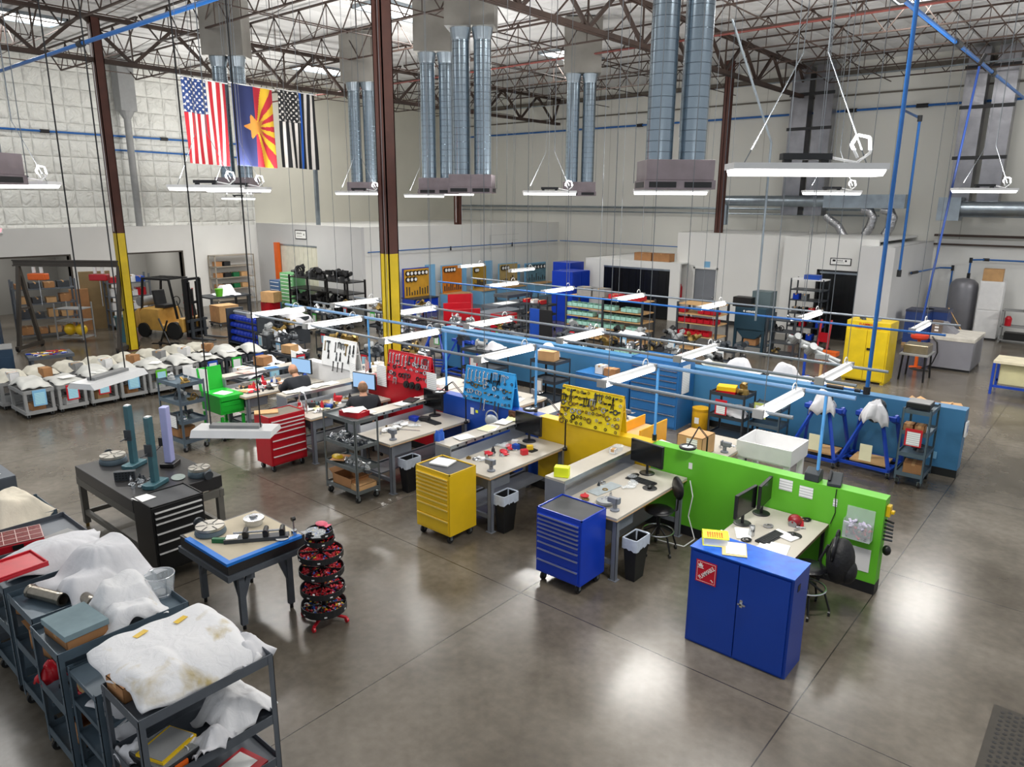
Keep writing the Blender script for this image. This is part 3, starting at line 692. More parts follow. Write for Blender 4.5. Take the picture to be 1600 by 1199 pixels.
def tool_chest(label, loc, rz, w_, d, h, rows, mat, z0=.13, hm=None, top=True, name='tool_chest', topmat=None):
    """drawers on the -y side; rows = list of drawer heights (relative)"""
    t = thing(name, label, 'tool chest', loc, rz)
    MB().bx(-w_/2, w_/2, -d/2, d/2, z0, h).build('body', mat, t, bevel=.006)
    tot = sum(rows); z = h-.05; H_ = h-.05-z0-.03
    for r_ in rows:
        dh = H_*r_/tot
        dr = MB().bx(-w_/2+.03, w_/2-.03, -d/2-.012, -d/2+.004, z-dh+.006, z-.004).build('drawer', mat, t, bevel=.003)
        MB().bx(-w_/2+.035, w_/2-.035, -d/2-.03, -d/2-.011, z-.026, z-.01).build('pull', hm or CHROME, dr)
        z -= dh
    if top:
        MB().bx(-w_/2+.02, w_/2-.02, -d/2+.02, d/2-.02, h, h+.006).build('top_mat', topmat or pm('black_top_mat', '#34363a', .55, 0, .15, 6), t)
        b = MB()
        for s_ in (-1, 1): b.bx(-w_/2, w_/2, s_*(d/2-.008)-.008, s_*(d/2-.008)+.008, h, h+.018).bx(s_*(w_/2-.008)-.008, s_*(w_/2-.008)+.008, -d/2, d/2, h, h+.018)
        b.build('top_rim', mat, t)
    if z0 > .05: casters(t, [(sx*(w_/2-.07), s_*(d/2-.07)) for sx in (-1, 1) for s_ in (-1, 1)], .055, .13)
    return t
def bin_can(label, loc, h=.58, group=None):
    t = thing('waste_bin', label, 'bin', loc, R(90))
    def fr(z, w0, w1, d0, d1, H_): f = z/H_; return (w0+(w1-w0)*f)/2, (d0+(d1-d0)*f)/2
    b = MB(); a, c = fr(0, .22, .32, .13, .2, 1), fr(1, .22, .32, .13, .2, 1)
    def ring(hw, hd, z): return [(-hw, -hd, z), (hw, -hd, z), (hw, hd, z), (-hw, hd, z)]
    vs = ring(*a, 0)+ring(*c, h)+ring(c[0]-.012, c[1]-.012, h)+ring(a[0]-.01, a[1]-.01, .02)
    fs = [(0,3,2,1)]
    for k in range(3): fs += [(k*4+i, k*4+(i+1) % 4, (k+1)*4+(i+1) % 4, (k+1)*4+i) for i in range(4)]
    fs.append((12, 13, 14, 15)); b._add(vs, fs); b.build('body', DK, t, bevel=.01)
    l = MB(); r = random.Random(len(label)); vs = []; n = 32
    for k, (o, z) in enumerate(((.012, h-.13), (.014, h-.06), (.012, h+.012), (-.012, h+.01), (-.025, h-.12))):
        for i in range(n):
            q = 2*PI*i/n; x, y = math.cos(q), math.sin(q); m_ = max(abs(x)/(c[0]), abs(y)/(c[1])); x, y = x/m_, y/m_
            ff = 1+o/.2; zz = z+(r.uniform(-.025, .02) if k in (0, 4) else 0)
            vs.append((x*ff, y*ff, zz))
    l._add(vs, [(k*n+i, k*n+(i+1) % n, (k+1)*n+(i+1) % n, (k+1)*n+i) for k in range(4) for i in range(n)])
    l.build('liner_bag', pm('bin_liner', '#c9d3e2', .35, 0, .08, 20), t, smooth=True)
    return t
def workbench(label, x, y0, y1, riser=True, w_=.85, z=.88, legs=True, drawers=True, top=LAM):
    """bench whose working edge faces +x at x; riser shelf on the left"""
    ym = (y0+y1)/2; L = y1-y0; t = thing('workbench', label, 'workbench', (x-w_/2, ym, 0))
    b = MB().bx(-w_/2-.0, w_/2, -L/2, L/2, z-.04, z); b.build('worktop', top, t, bevel=.003)
    MB().bx(-w_/2, w_/2+.003, -L/2-.003, L/2, z-.045, z-.035).build('edge_band', WOOD, t)
    for sx in (-1, 1):
        for s_ in (-1, 1):
            px, py = sx*(w_/2-.06), s_*(L/2-.08); b = MB()
            b.bx(px-.035, px+.035, py-.035, py-.03, 0, z-.045).bx(px-.035, px-.03, py-.035, py+.03, 0, z-.045).bx(px+.03, px+.035, py-.035, py+.03, 0, z-.045).bx(px-.06, px+.06, py-.05, py+.05, 0, .008)
            b.build('leg', GBENCH, t)
    b = MB()
    for s_ in (-1, 1): b.bx(-w_/2+.06, w_/2-.06, s_*(L/2-.08)-.02, s_*(L/2-.08)+.02, .2, .26)
    b.bx(-w_/2+.03, -w_/2+.07, -L/2+.08, L/2-.08, .2, .3); b.build('stretcher', GBENCH, t)
    MB().bx(-w_/2+.05, .05, -L/2+.1, L/2-.1, .26, .28).build('lower_shelf', GBENCH, t)
    if drawers:
        b = MB().bx(w_/2-.55, w_/2-.08, -L/2+.12, -L/2+.52, z-.25, z-.05); d = b.build('drawer_box', GBENCH, t)
        MB().bx(w_/2-.08, w_/2-.07, -L/2+.14, -L/2+.5, z-.24, z-.07).build('drawer', GBENCH, d)
    if riser:
        zr = z+.25; xo = -w_/2-.32
        MB().bx(xo, -w_/2+.0, -L/2+.06, L/2-.02, zr-.03, zr).build('riser_shelf', LAM, t)
        MB().bx(-w_/2, -w_/2+.006, -L/2+.06, L/2-.02, zr-.05, zr+.004).build('riser_edge', GALV, t)
        for s_ in (-1, 1):
            yy = s_*(L/2-.05)+.02
            MB().bx(xo, -w_/2, yy-.012, yy+.012, z-.2, zr-.03).build('riser_panel', GBENCH, t)
        MB().bx(xo, -w_/2, -L/2+.08, L/2-.04, z-.03, z-.0).build('riser_base', GBENCH, t)
        clip = None
    return t
def monitor(label, loc, rz, w_=.53, h=.31, lit=None, group=None):
    t = thing('monitor', label, 'monitor', loc, rz, group)
    MB().bx(-w_/2, w_/2, -.012, .03, .14, .14+h).build('housing', DK, t, bevel=.004)
    MB().bx(-w_/2+.012, w_/2-.012, -.015, -.0125, .16, .13+h).build('screen', lit or SCREEN, t)
    MB().cyl((0, .03, .01), (0, .03, .2), .02, n=10).bx(-.03, .03, .0, .06, 0, .012).build('stand', DK, t)
    MB().lathe([(.11, 0), (.11, .008), (.09, .014)], 20, (0, .03, 0)).build('base', DK, t)
    return t
def keyboard(label, loc, rz, group=None, w_=.44):
    t = thing('keyboard', label, 'keyboard', loc, rz, group)
    MB().prism([(-.07, 0), (.07, 0), (.07, .022), (-.07, .01)], -w_/2, w_/2, 'x').build('body', DK, t)
    b = MB()
    for j in range(5):
        for i in range(14): b.bx(-w_/2+.015+i*(w_-.03)/14, -w_/2+.012+(i+.86)*(w_-.03)/14, -.055+j*.023, -.037+j*.023, .012+j*.0022, .021+j*.0024)
    b.build('keys', pm('key_caps', '#2b2d30', .5, 0, .2, 30), t)
    return t
def paper(label, loc, rz, w_=.216, h=.279, mat=None, group=None, th=.003, name='paper_sheet', cat='paper'):
    return one(name, label, cat, MB().bx(-w_/2, w_/2, -h/2, h/2, 0, th), mat or PAPER, loc, rz, group)
def carton(label, loc, rz, w_, d, h, mat=CARD, openf=False, group=None, name='cardboard_box'):
    t = thing(name, label, 'box', loc, rz, group)
    b = MB(); e = .006
    b.bx(-w_/2, w_/2, -d/2, d/2, 0, .006).bx(-w_/2, w_/2, -d/2, -d/2+e, 0, h).bx(-w_/2, w_/2, d/2-e, d/2, 0, h).bx(-w_/2, -w_/2+e, -d/2, d/2, 0, h).bx(w_/2-e, w_/2, -d/2, d/2, 0, h)
    if not openf: b.bx(-w_/2, w_/2, -d/2, d/2, h-e, h)
    b.build('body', mat, t)
    if openf:
        for s_ in (-1, 1): MB().box((s_*(w_/2+.05), 0, h+.02), (.12, d, .005), (0, -s_*.5, 0)).build('flap', mat, t)
    else: MB().bx(-.025, .025, -d/2-.001, d/2+.001, h-.04, h+.001).build('tape', CARDL, t)
    return t
def partition(label, x0, x1, y, th, h, mat, n=''):
    xm = (x0+x1)/2; t = thing('partition_wall', label, 'partition', (xm, y, 0)); w_ = x1-x0
    MB().bx(-w_/2, w_/2, -th/2, th/2, .14, h).build('panel', mat, t)
    MB().bx(-w_/2-.003, w_/2+.003, -th/2-.006, th/2+.006, 0, .14).build('base_trim', DK, t)
    return t
# small tools for the peg boards: one mesh each, in the x-z plane, hanging from the origin
def wrench_mb(l=.22):
    b = MB().bx(-.011, .011, -.008, 0, -l+.03, -.03); b.torus((0, -.004, -.022), .017, .006, 'y', 12, 5)
    return b.torus((0, -.004, -l+.02), .016, .007, 'y', 10, 5, R(-60), R(240))
def plier_mb(l=.19):
    return MB().bar((-.0, -.006, -.05), (-.022, -.006, -l), .014, .01).bar((0, -.006, -.05), (.022, -.006, -l), .014, .01).prism([(-.02, -.055), (.02, -.055), (.006, 0), (-.006, 0)], -.012, 0, 'y')
def ring_mb(r=.035): return MB().torus((0, -.008, -r), r, r*.3, 'y', 16, 6)
def disc_mb(r=.07): return MB().cyl((0, -.03, -r), (0, -.004, -r), r, n=20).cyl((0, -.045, -r), (0, -.03, -r), r*.45, n=14)
def puller_mb(): return MB().bx(-.05, .05, -.014, 0, -.02, 0).bar((-.045, -.008, -.01), (-.04, -.008, -.13), .012).bar((.045, -.008, -.01), (.04, -.008, -.13), .012).cyl((0, -.008, .02), (0, -.008, -.1), .006, n=6)
def socket_mb(): return MB().cyl((0, -.05, -.02), (0, 0, -.02), .016, n=10)
def hammer_mb(): return MB().cyl((0, -.012, -.02), (0, -.012, -.24), .011, n=8).bx(-.05, .05, -.028, .0, -.03, .01)
TOOLK = {'wrench': wrench_mb(), 'plier': plier_mb(), 'ring': ring_mb(), 'disc': disc_mb(), 'puller': puller_mb(), 'socket': socket_mb(), 'hammer': hammer_mb(), 'small_ring': ring_mb(.02)}
TNAME = {'wrench': ('wrench', 'steel combination wrench'), 'plier': ('pliers', 'pair of pliers'), 'ring': ('steel_ring', 'round steel ring tool'), 'disc': ('round_fixture', 'round machined fixture disc'), 'puller': ('gear_puller', 'small two-legged puller'), 'socket': ('socket', 'small steel socket'), 'hammer': ('hammer', 'hammer'), 'small_ring': ('small_ring', 'small ring spacer')}
TMESH = {}
def tool(kind, mat, board, loc, rx):
    key = (kind, mat.name)
    nm, lb = TNAME[kind]
    if key not in TMESH: TMESH[key] = TOOLK[kind].mesh(nm, mat)
    o = bpy.data.objects.new(nm, TMESH[key]); C.objects.link(o); o.location = loc; o.rotation_euler = (rx, 0, 0)
    shade = {'bright_steel': 'bright', 'worn_brass': 'brassy brown', 'black_paint': 'black', 'dark_grey_steel': 'dark'}.get(mat.name, 'steel')
    return tag(o, shade+' '+lb+' hung on the '+board, 'tool', board+' '+shade+' '+nm+' tools')
def pegboard(board, x0, x1, y, z0, z1, holes, face, kinds, seed=1, lean=.1):
    r = random.Random(seed); w_ = x1-x0; xm = (x0+x1)/2
    t = thing('tool_pegboard', 'free-standing %s with hanging tools on the low station wall' % board, 'pegboard', (xm, y, z0)); h = z1-z0
    M1 = Matrix.Translation((0, -lean, 0)) @ Matrix.Rotation(-math.atan2(lean, h), 4, 'X')
    hl = math.hypot(h, lean)
    b = MB(); b.M = M1; b.bx(-w_/2, w_/2, -.004, .004, 0, hl); b.build('front_board', holes, t)
    b = MB(); b.M = Matrix.Translation((0, lean, 0)) @ Matrix.Rotation(math.atan2(lean, h), 4, 'X'); b.bx(-w_/2, w_/2, -.004, .004, 0, hl); b.build('back_board', holes, t)
    b = MB()
    for s_ in (-1, 1): b.bar((s_*w_/2, -lean, 0), (s_*w_/2, 0, h), .02).bar((s_*w_/2, lean, 0), (s_*w_/2, 0, h), .02).bar((s_*w_/2, -lean*.4, h*.6), (s_*w_/2, lean*.4, h*.6), .015)
    b.bx(-w_/2, w_/2, -.012, .012, h-.012, h+.008); b.build('frame', face, t)
    rx = -math.atan2(lean, h); n = len(kinds)
    for j, row in enumerate(kinds):
        zz = h*(1-(j+.35)/n); yy = -lean*(1-zz/h)-.008
        k = len(row)
        for i, (kd, mt) in enumerate(row):
            if kd is None: continue
            tool(kd, mt, board, (xm-w_/2+w_*(i+.6)/(k+.2)+r.uniform(-.006, .006), y+yy, z0+zz+r.uniform(-.012, .012)), rx)
    return t
def vise(label, loc, rz, group=None):
    t = thing('bench_vise', label, 'vise', loc, rz, group)
    MB().lathe([(.06, 0), (.06, .015), (.03, .03), (.03, .08), (.045, .1)], 16).build('base', GBENCH, t, smooth=True)
    MB().bx(-.03, .03, -.1, .03, .1, .17).bx(-.035, .035, .04, .065, .1, .18).build('jaws', GBENCH, t, bevel=.006)
    MB().cyl((0, -.1, .13), (0, -.17, .13), .01, n=8).cyl((-.06, -.16, .13), (.06, -.16, .13), .006, n=6).build('screw_handle', CHROME, t)
    return t
def engine_stand(label, loc, rz=0, drape=True, paper_=True):
    t = thing('engine_stand', label, 'stand', loc, rz); B = pm('stand_blue', '#1540a8', .4, 0, .08, 4)
    b = MB(); w_ = .42; d = .36
    for s_ in (-1, 1):
        b.bar((s_*w_, -d, .13), (s_*w_, d, .13), .05); b.bar((s_*w_, -d, .15), (s_*.12, -.05, 1.0), .05); b.bar((s_*w_, d, .15), (s_*.3, .15, 1.02), .05)
    b.bar((-w_, -d, .13), (w_, -d, .13), .05).bar((-w_, d, .13), (w_, d, .13), .05).bar((-.34, .0, .98), (.34, .0, .98), .07).bar((-w_, 0, .13), (w_, 0, .13), .04)
    b.build('frame', B, t)
    for s_ in (-1, 1): MB().cyl((s_*.3, .1, .9), (s_*.3, .16, .98), .07, n=10).build('clamp', B, t)
    casters(t, [(sx*w_, s_*d) for sx in (-1, 1) for s_ in (-1, 1)], .045, .11)
    b = MB().cyl((0, -.05, 1.0), (0, .2, 1.0), .14, n=14).cyl((-.15, .05, 1.0), (.15, .05, 1.02), .1, n=10).sphere((0, .05, 1.15), .14)
    one('engine_assembly', 'dark machined part clamped on the '+label.split(' stand')[0].lower()+' stand', 'machine part', b, STEELD, loc, rz)
    return t

# ================================================================ STATION WALLS, BENCHES, CHESTS
partition('lime green low station wall at the right end of the row', -4.95, -1.8, 9.1, .2, 1.25, GREEN)
partition('yellow low station wall below the yellow pegboard', -7.05, -4.955, 9.1, .2, 1.25, YEL)
partition('blue low station wall below the sky blue pegboard', -9.3, -7.055, 9.1, .2, 1.25, BLUE2)
partition('red low station wall below the red pegboard', -11.45, -9.305, 9.1, .2, 1.25, RED)
partition('white low station wall below the white pegboard', -13.6, -11.455, 9.1, .2, 1.25, WHITEP)
for x, lab in ((-2.64, 'lime green wall right of the two black monitors'), (-4.97, 'joint between the yellow and lime green walls'), (-7.2, 'joint between the blue and yellow walls'), (-9.3, 'joint between the red and blue walls'), (-11.5, 'joint between the white and red walls')):
    airpipe('slim blue air pipe standing on the '+lab, [(x, 9.1, 2.36), (x, 9.1, 1.33)], .02, [((x, 9.1, 1.27), (x, 9.1, 1.36))], pm('pale_blue_pipe', '#5aa0e0', .35, 0, .05, 6))
H1 = lambda n, c1, c2: pattern(n, 'holes', c1, c2, (39.4, 1, 39.4), .14, .5)
S_, B_, K_, D_ = CHROME, BRASS, BLACK, STEELD
def row(r, kinds, mats, n, gap=.12): return [(r.choice(kinds) if r.random() > gap else None, r.choice(mats)) for _ in range(n)]
r1 = random.Random(3)
pegboard('yellow pegboard', -6.62, -5.5, 9.08, 1.25, 1.84, H1('yellow_pegboard', '#f0d614', '#7a6a08'), YEL,
   [row(r1, ['plier', 'socket', 'puller', 'small_ring'], [K_, D_, B_], 17), row(r1, ['small_ring', 'socket', 'socket', 'puller'], [S_, B_, K_], 18), row(r1, ['small_ring', 'ring', 'socket'], [S_, B_, D_], 16), row(r1, ['small_ring', 'socket', 'ring'], [B_, B_, S_, D_], 17), row(r1, ['ring', 'small_ring', 'socket'], [B_, K_, S_], 15), row(r1, ['small_ring', 'ring'], [B_, K_, D_], 12, .35)], 1)
pegboard('sky blue pegboard', -8.75, -7.63, 9.08, 1.25, 1.84, H1('blue_pegboard', '#2a9be0', '#0d4d7c'), pm('pegboard_blue', '#2a9be0', .45, 0, .05, 3),
   [[('wrench', S_)]*6+row(r1, ['puller', 'plier', 'small_ring'], [K_, S_, D_], 6), [(None, S_)]*3+row(r1, ['small_ring', 'socket', 'puller'], [S_, K_, D_], 12, .25), row(r1, ['ring', 'small_ring', 'socket'], [S_, B_, D_], 15), row(r1, ['small_ring', 'ring', 'socket'], [S_, B_, K_], 16), row(r1, ['small_ring', 'socket', 'wrench'], [B_, S_, D_], 14)], 2)
pegboard('red pegboard', -10.85, -9.66, 9.08, 1.25, 1.84, H1('red_pegboard', '#cc1226', '#5c0610'), RED,
   [[('wrench', S_)]*6+row(r1, ['puller', 'plier', 'socket'], [S_, D_], 7), [(None, S_)]*3+row(r1, ['small_ring', 'ring', 'socket'], [S_, S_, D_], 12), row(r1, ['small_ring', 'socket', 'ring'], [S_, D_, S_], 15, .1), row(r1, ['puller', 'small_ring', 'ring'], [S_, D_, K_], 14, .15), [('small_ring', S_), ('puller', S_), (None, S_), ('disc', K_), ('disc', K_), ('disc', K_), (None, S_)]], 3)
pegboard('white pegboard', -12.98, -11.86, 9.08, 1.25, 1.84, H1('white_pegboard', '#eceeee', '#8f9496'), WHITEP,
   [row(r1, ['plier', 'wrench', 'puller', 'hammer'], [K_, D_, B_], 9, .1), row(r1, ['small_ring', 'hammer', 'plier'], [K_, D_], 8, .3), row(r1, ['small_ring', 'wrench'], [D_, K_], 7, .4)], 4)
# lower red tool panel hangs down the wall
for i, (c, xs) in enumerate((('lime green', -4.35), ('yellow', -6.45), ('blue', -8.6), ('red', -10.75), ('white', -12.95))):
    workbench('grey topped workbench with raised shelf at the %s station' % c, xs, 7.14, 8.98)
    # bench vise / monitor / keyboard
    if i < 3:
        vise('small grey vise on the near corner of the %s station bench' % c, (xs-.16, 7.34, .882), R(-90))
        monitor('black monitor at the far end of the %s station bench' % c, (xs-[.52, .6, .66][i], 8.72, .882), R([-8, -4, -8][i]), .56, .33)
        keyboard('black keyboard below the monitor on the %s station bench' % c, (xs-.42, 8.42, .882), R(-5))
# risers papers and parts
def scatter(region, z, n, kind, label, group, seed, mats=None):
    r = random.Random(seed); out = []
    for k in range(n):
        x = r.uniform(region[0], region[1]); y = r.uniform(region[2], region[3]); a = r.uniform(-.5, .5)
        if kind == 'paper': o = paper(label, (x, y, z+.002+k*.0035), a, mat=(mats or [PAPER])[k % len(mats or [PAPER])], group=group)
        elif kind == 'part':
            b = MB(); q = r.random(); s = r.uniform(.018, .035)
            if q < .35: b.cyl((0, 0, 0), (0, 0, s*1.6), s, s*.8, 12).cyl((0, 0, s*1.6), (0, 0, s*2.6), s*.4, n=10)
            elif q < .6: b.torus((0, 0, s*.35), s*1.2, s*.35, 'z', 14, 6)
            elif q < .8: b.cyl((-s*2, 0, s*.5), (s*2, 0, s*.5), s*.5, s*.35, 10)
            else: b.box((0, 0, s*.5), (s*2.4, s*1.5, s)).cyl((0, 0, s), (0, 0, s*1.5), s*.5, n=8)
            o = one('machined_part', label, 'machine part', b, (mats or [CHROME, STEELD, BRASS])[r.randrange(len(mats or [1, 2, 3]))], (x, y, z), r.uniform(0, 3), group)
        elif kind == 'bag':
            b = MB(); vs = []; 
            w_, d_, h_ = r.uniform(.07, .11), r.uniform(.05, .08), r.uniform(.03, .05)
            b.sphere((0, 0, h_*.5), 1, 12, 7, (w_, d_, h_*.5)); b.prism([(w_*.7, -.03), (w_*1.5, -.05), (w_*1.45, .045), (w_*.7, .02)], h_*.35, h_*.5)
            o = one('plastic_bag', label, 'bag', b, (mats or [GLASS])[k % len(mats or [GLASS])], (x, y, z), r.uniform(0, 6), group, smooth=True)
        elif kind == 'bottle':
            b = MB().lathe([(.028, 0), (.03, .01), (.03, .11), (.012, .14), (.012, .165)], 14)
            o = one('bottle', label, 'bottle', b, (mats or [WHITEP])[k % len(mats or [WHITEP])], (x, y, z), 0, group, smooth=True)
        out.append(o)
    return out
def in_(x0, x1, y0, y1): return (x0, x1, y0, y1)
scatter((-7.5, -7.42, 7.5, 8.9), 1.131, 6, 'paper', 'white sheet lying on the raised shelf of the yellow station', 'papers on the yellow station shelf', 11, [PAPER, PAPER, pm('pale_yellow_paper', '#e9efae', .8, 0, .03, 8)])
scatter((-9.66, -9.55, 7.5, 8.9), 1.131, 4, 'paper', 'white sheet lying on the raised shelf of the blue station', 'papers on the blue station shelf', 12)
scatter((-11.85, -11.7, 7.4, 8.8), 1.131, 6, 'paper', 'white sheet lying on the raised shelf of the red station', 'papers on the red station shelf', 13)
scatter((-14.0, -13.85, 7.4, 8.8), 1.131, 5, 'paper', 'sheet lying on the raised shelf of the white station', 'papers on the white station shelf', 14, [PAPER, pm('pink_paper', '#e8b9b0', .8, 0, .03, 8), pm('blue_brochure', '#4f86c6', .8, 0, .2, 20)])
for x0, c, n in ((-4.35, 'lime green', 5), (-6.45, 'yellow', 12), (-8.6, 'blue', 10), (-10.75, 'red', 34), (-12.95, 'white', 34)):
    scatter((x0-.8, x0-(.45 if n < 20 else .12), 7.35, 8.3), .882, n, 'part', 'small metal part lying on the %s station bench' % c, 'parts on the %s station bench' % c, int(-x0*10))
scatter((-9.4, -9.05, 7.5, 8.1), .882, 9, 'bag', 'clear plastic parts bag heaped on the blue station bench', 'parts bags on the blue station bench', 21, [GLASS, WHITEP])
scatter((-7.2, -6.9, 7.5, 8.4), .882, 8, 'bag', 'crumpled parts bag on the yellow station bench', 'parts bags on the yellow station bench', 22, [GLASS, REDP, WHITEP])
scatter((-11.5, -11.0, 7.3, 8.4), .882, 14, 'bag', 'parts bag among the clutter of the red station bench', 'parts bags on the red station bench', 23, [GLASS, WHITEP, REDP, BRASS])
scatter((-13.7, -13.2, 7.3, 8.4), .882, 14, 'bag', 'parts bag among the clutter of the white station bench', 'parts bags on the white station bench', 24, [GLASS, WHITEP, REDP, CARDL])
scatter((-5.05, -4.75, 8.0, 8.5), .882, 3, 'bag', 'flat clear bag behind the vise on the lime green station bench', 'clear bags on the lime green bench', 25)
def red_dish(): return MB().lathe([(.03, 0), (.055, .02), (.06, .035)], 16).bx(.03, .11, -.01, .01, .02, .03)
one('scoop', 'small red scoop on the lime green station bench', 'scoop', red_dish(), REDP, (-5.03, 7.42, .882), R(120))
t = thing('rotary_indexer', 'round grey indexing head beside the vise on the lime green station bench', 'machine part', (-4.72, 7.45, .882))
MB().lathe([(.1, 0), (.12, .02), (.12, .05), (.05, .06)], 22).build('dial', pm('cast_grey', '#9a9d9e', .5, .3, .1, 8), t, smooth=True)
MB().bar((0, 0, .05), (.2, .02, .05), .04, .03).build('arm', MATS['cast_grey'], t)
b = MB().bx(-.1, .1, -.06, .06, 0, .14); one('carton_tray', 'bright yellow box on the raised shelf end of the lime green station', 'box', b, pm('fluorescent_yellow', '#e4f026', .5, 0, .05, 8), (-5.34, 7.33, 1.131), R(25), bevel=.01)
carton('small white printed box at the far end of the lime green station shelf', (-5.32, 8.55, 1.131), R(10), .1, .08, .07, WHITEP)
one('clear_tub', 'cloudy plastic tub at the far end of the lime green station shelf', 'tub', MB().lathe([(.06, 0), (.075, .06), (.08, .07)], 18), GLASS, (-5.34, 8.72, 1.131), smooth=True)
scatter((-8.0+.35, -7.6, 7.24, 7.4), 1.131, 5, 'bottle', 'small blue bottle at the near end of the yellow station shelf', 'blue bottles on the yellow station shelf', 31, [pm('blue_bottle', '#2a62c8', .35, 0, .05, 8)])
one('notebook', 'dark notebook on the raised shelf of the blue station', 'notebook', MB().bx(-.1, .1, -.14, .14, 0, .02), DK, (-9.6, 8.5, 1.15), R(20))
# loupe lamps
def magni(label, loc, h, tipx, tipy, rz=0, round_=True):
    t = thing('magnifier_lamp', label, 'lamp', loc, rz)
    MB().lathe([(.04, 0), (.04, .03), (.015, .05)], 14).cyl((0, 0, 0), (0, 0, h*.75), .012).build('post', BLACK, t)
    b = MB()
    for o in (-.015, .015): b.cyl((0, o, h*.75), (tipx*.5, tipy*.5+o, h*1.15), .006, n=6).cyl((tipx*.5, tipy*.5+o, h*1.15), (tipx, tipy+o, h*.8), .006, n=6)
    b.build('arm', BLACK, t)
    MB().torus((tipx, tipy, h*.78), .1, .022, 'z', 24, 8).build('ring_shade', BLACK, t, smooth=True)
    MB().cyl((tipx, tipy, h*.77), (tipx, tipy, h*.79), .085, n=22).build('lens', pm('lamp_glass', '#e6eef2', .1, 0, .03, 5), t)
magni('round magnifier lamp on a black arm at the blue station bench', (-8.5, 8.78, .882), .62, -.55, -.1)
magni('round magnifier lamp on a black arm at the yellow station bench', (-6.35, 8.78, .882), .66, -.75, .05)
t = magni('black desk lamp clamped behind the lime green wall beside the cardboard box', (-4.35, 9.55, .882), .6, .0, -.62)
# welding visor on the blue wall and notices
one('face_shield', 'grey face shield hanging on the blue low wall', 'mask', MB().sphere((0, 0, 0), .14, 16, 10, (1, .35, .8)).torus((0, -.0, .06), .12, .012, 'y', 16, 6, 0, PI), pm('shield_grey', '#b9bfc4', .3, .2, .05, 8), (-8.0, 8.9, 1.0), R(8), smooth=True)
one('brown_ring_part', 'square brown fixture with a round hole on the blue low wall', 'machine part', MB().bx(-.09, .09, -.04, 0, -.09, .09).torus((0, -.045, 0), .045, .02, 'y', 16, 6), pm('rust_brown', '#5b3a26', .7, .2, .2, 10), (-7.55, 8.96, 1.16))
def note(x, z, w_, h, y=8.996, mat=PAPERB, label='', group=None, rz=0): return one('paper_notice', label, 'notice', MB().bx(-w_/2, w_/2, -.004, 0, -h/2, h/2), mat, (x, y, z), rz, group)
note(-8.55, 1.05, .08, .12, mat=PAPER, label='small white note on the blue low wall')
note(-8.44, 1.06, .06, .05, mat=MATS['fluorescent_yellow'], label='small yellow green sticky note on the blue low wall')
one('table_notice', 'white printed sheet standing between the red and blue walls', 'notice', MB().bx(-.13, .13, -.004, 0, 0, .36), PAPERB, (-9.5, 8.92, 1.25), R(0))
one('table_notice', 'white printed sheet standing near the person at the red station', 'notice', MB().bx(-.12, .12, -.004, 0, 0, .34), PAPERB, (-11.74, 8.85, 1.13), R(-8))
one('table_notice', 'blank white sheet standing above the lit screen of the white station', 'notice', MB().bx(-.12, .12, -.004, 0, 0, .33), PAPER, (-13.75, 8.8, 1.13), R(-8))
one('framed_notice', 'yellow framed sheet leaning on the column beside the red pegboard', 'notice', MB().bx(-.14, .14, -.01, 0, 0, .42), PAPERB, (-10.98, 8.97, 1.1), 0)
t = thing('desk_flag', 'small striped desk flag standing near the red station notice', 'flag', (-11.45, 8.95, 1.25))
MB().cyl((0, 0, 0), (0, 0, .36), .006, n=6).build('pole', BLACK, t)
b = MB()
for k in range(7): b.cur = k % 2; b.bx(k*.018-.01, k*.018+.008, -.004, .0, .06+.012*k, .34-.01*k)
b.build('cloth', [FR, FW], t)
# ---- mechanics
tool_chest('royal blue rolling tool chest with nine drawers beside the lime green bench', (-4.83, 6.85, 0), 0, .68, .53, .98, [.7, .7, .7, .7, .7, 1, 1.2, 1.8, 2.1], BLUE, hm=pm('chest_trim', '#aeb8d8', .3, .8, .05, 5))
tool_chest('yellow rolling tool chest at the end of the yellow station bench', (-6.97, 6.78, 0), 0, .68, .53, 1.03, [.5, .7, .7, .7, .7, 1, 1, 2, 2.4], YEL, hm=pm('yellow_trim', '#f4dc7a', .35, .5, .05, 5))
tool_chest('red rolling tool chest at the end of the red station bench', (-11.17, 6.78, 0), R(90), .72, .48, 1.0, [.7, .7, .8, 1.4, 1.5, 1.5, 1.6], RED, hm=pm('pale_pull', '#e0dedd', .4, .1, .03, 5), topmat=pm('chest_liner', '#6d665a', .7, 0, .1, 6))
tool_chest('black rolling tool chest beside the large granite table', (-8.9, 3.74, 0), R(90), .66, .52, 1.0, [.9, .9, 1.6, 1.6, 1.6, 3], BLACK, hm=MATS['pale_pull'])
paper('open white sheets on top of the yellow tool chest', (-7.07, 6.82, 1.04), R(15), .3, .26, th=.02)
one('folder', 'tan folder on top of the red tool chest', 'folder', MB().bx(-.2, .2, -.12, .12, 0, .02), CARDL, (-11.3, 6.6, 1.01), R(60))
paper('white sheet on the corner of the black tool chest', (-9.04, 3.5, 1.01), R(10), .22, .2)
bin_can('black waste bin with a clear liner beside the lime green bench', (-4.24, 7.44, 0))
bin_can('black waste bin with a clear liner beside the yellow station bench', (-6.38, 7.4, 0))
bin_can('black waste bin with a clear liner beside the blue station bench', (-8.56, 7.5, 0))
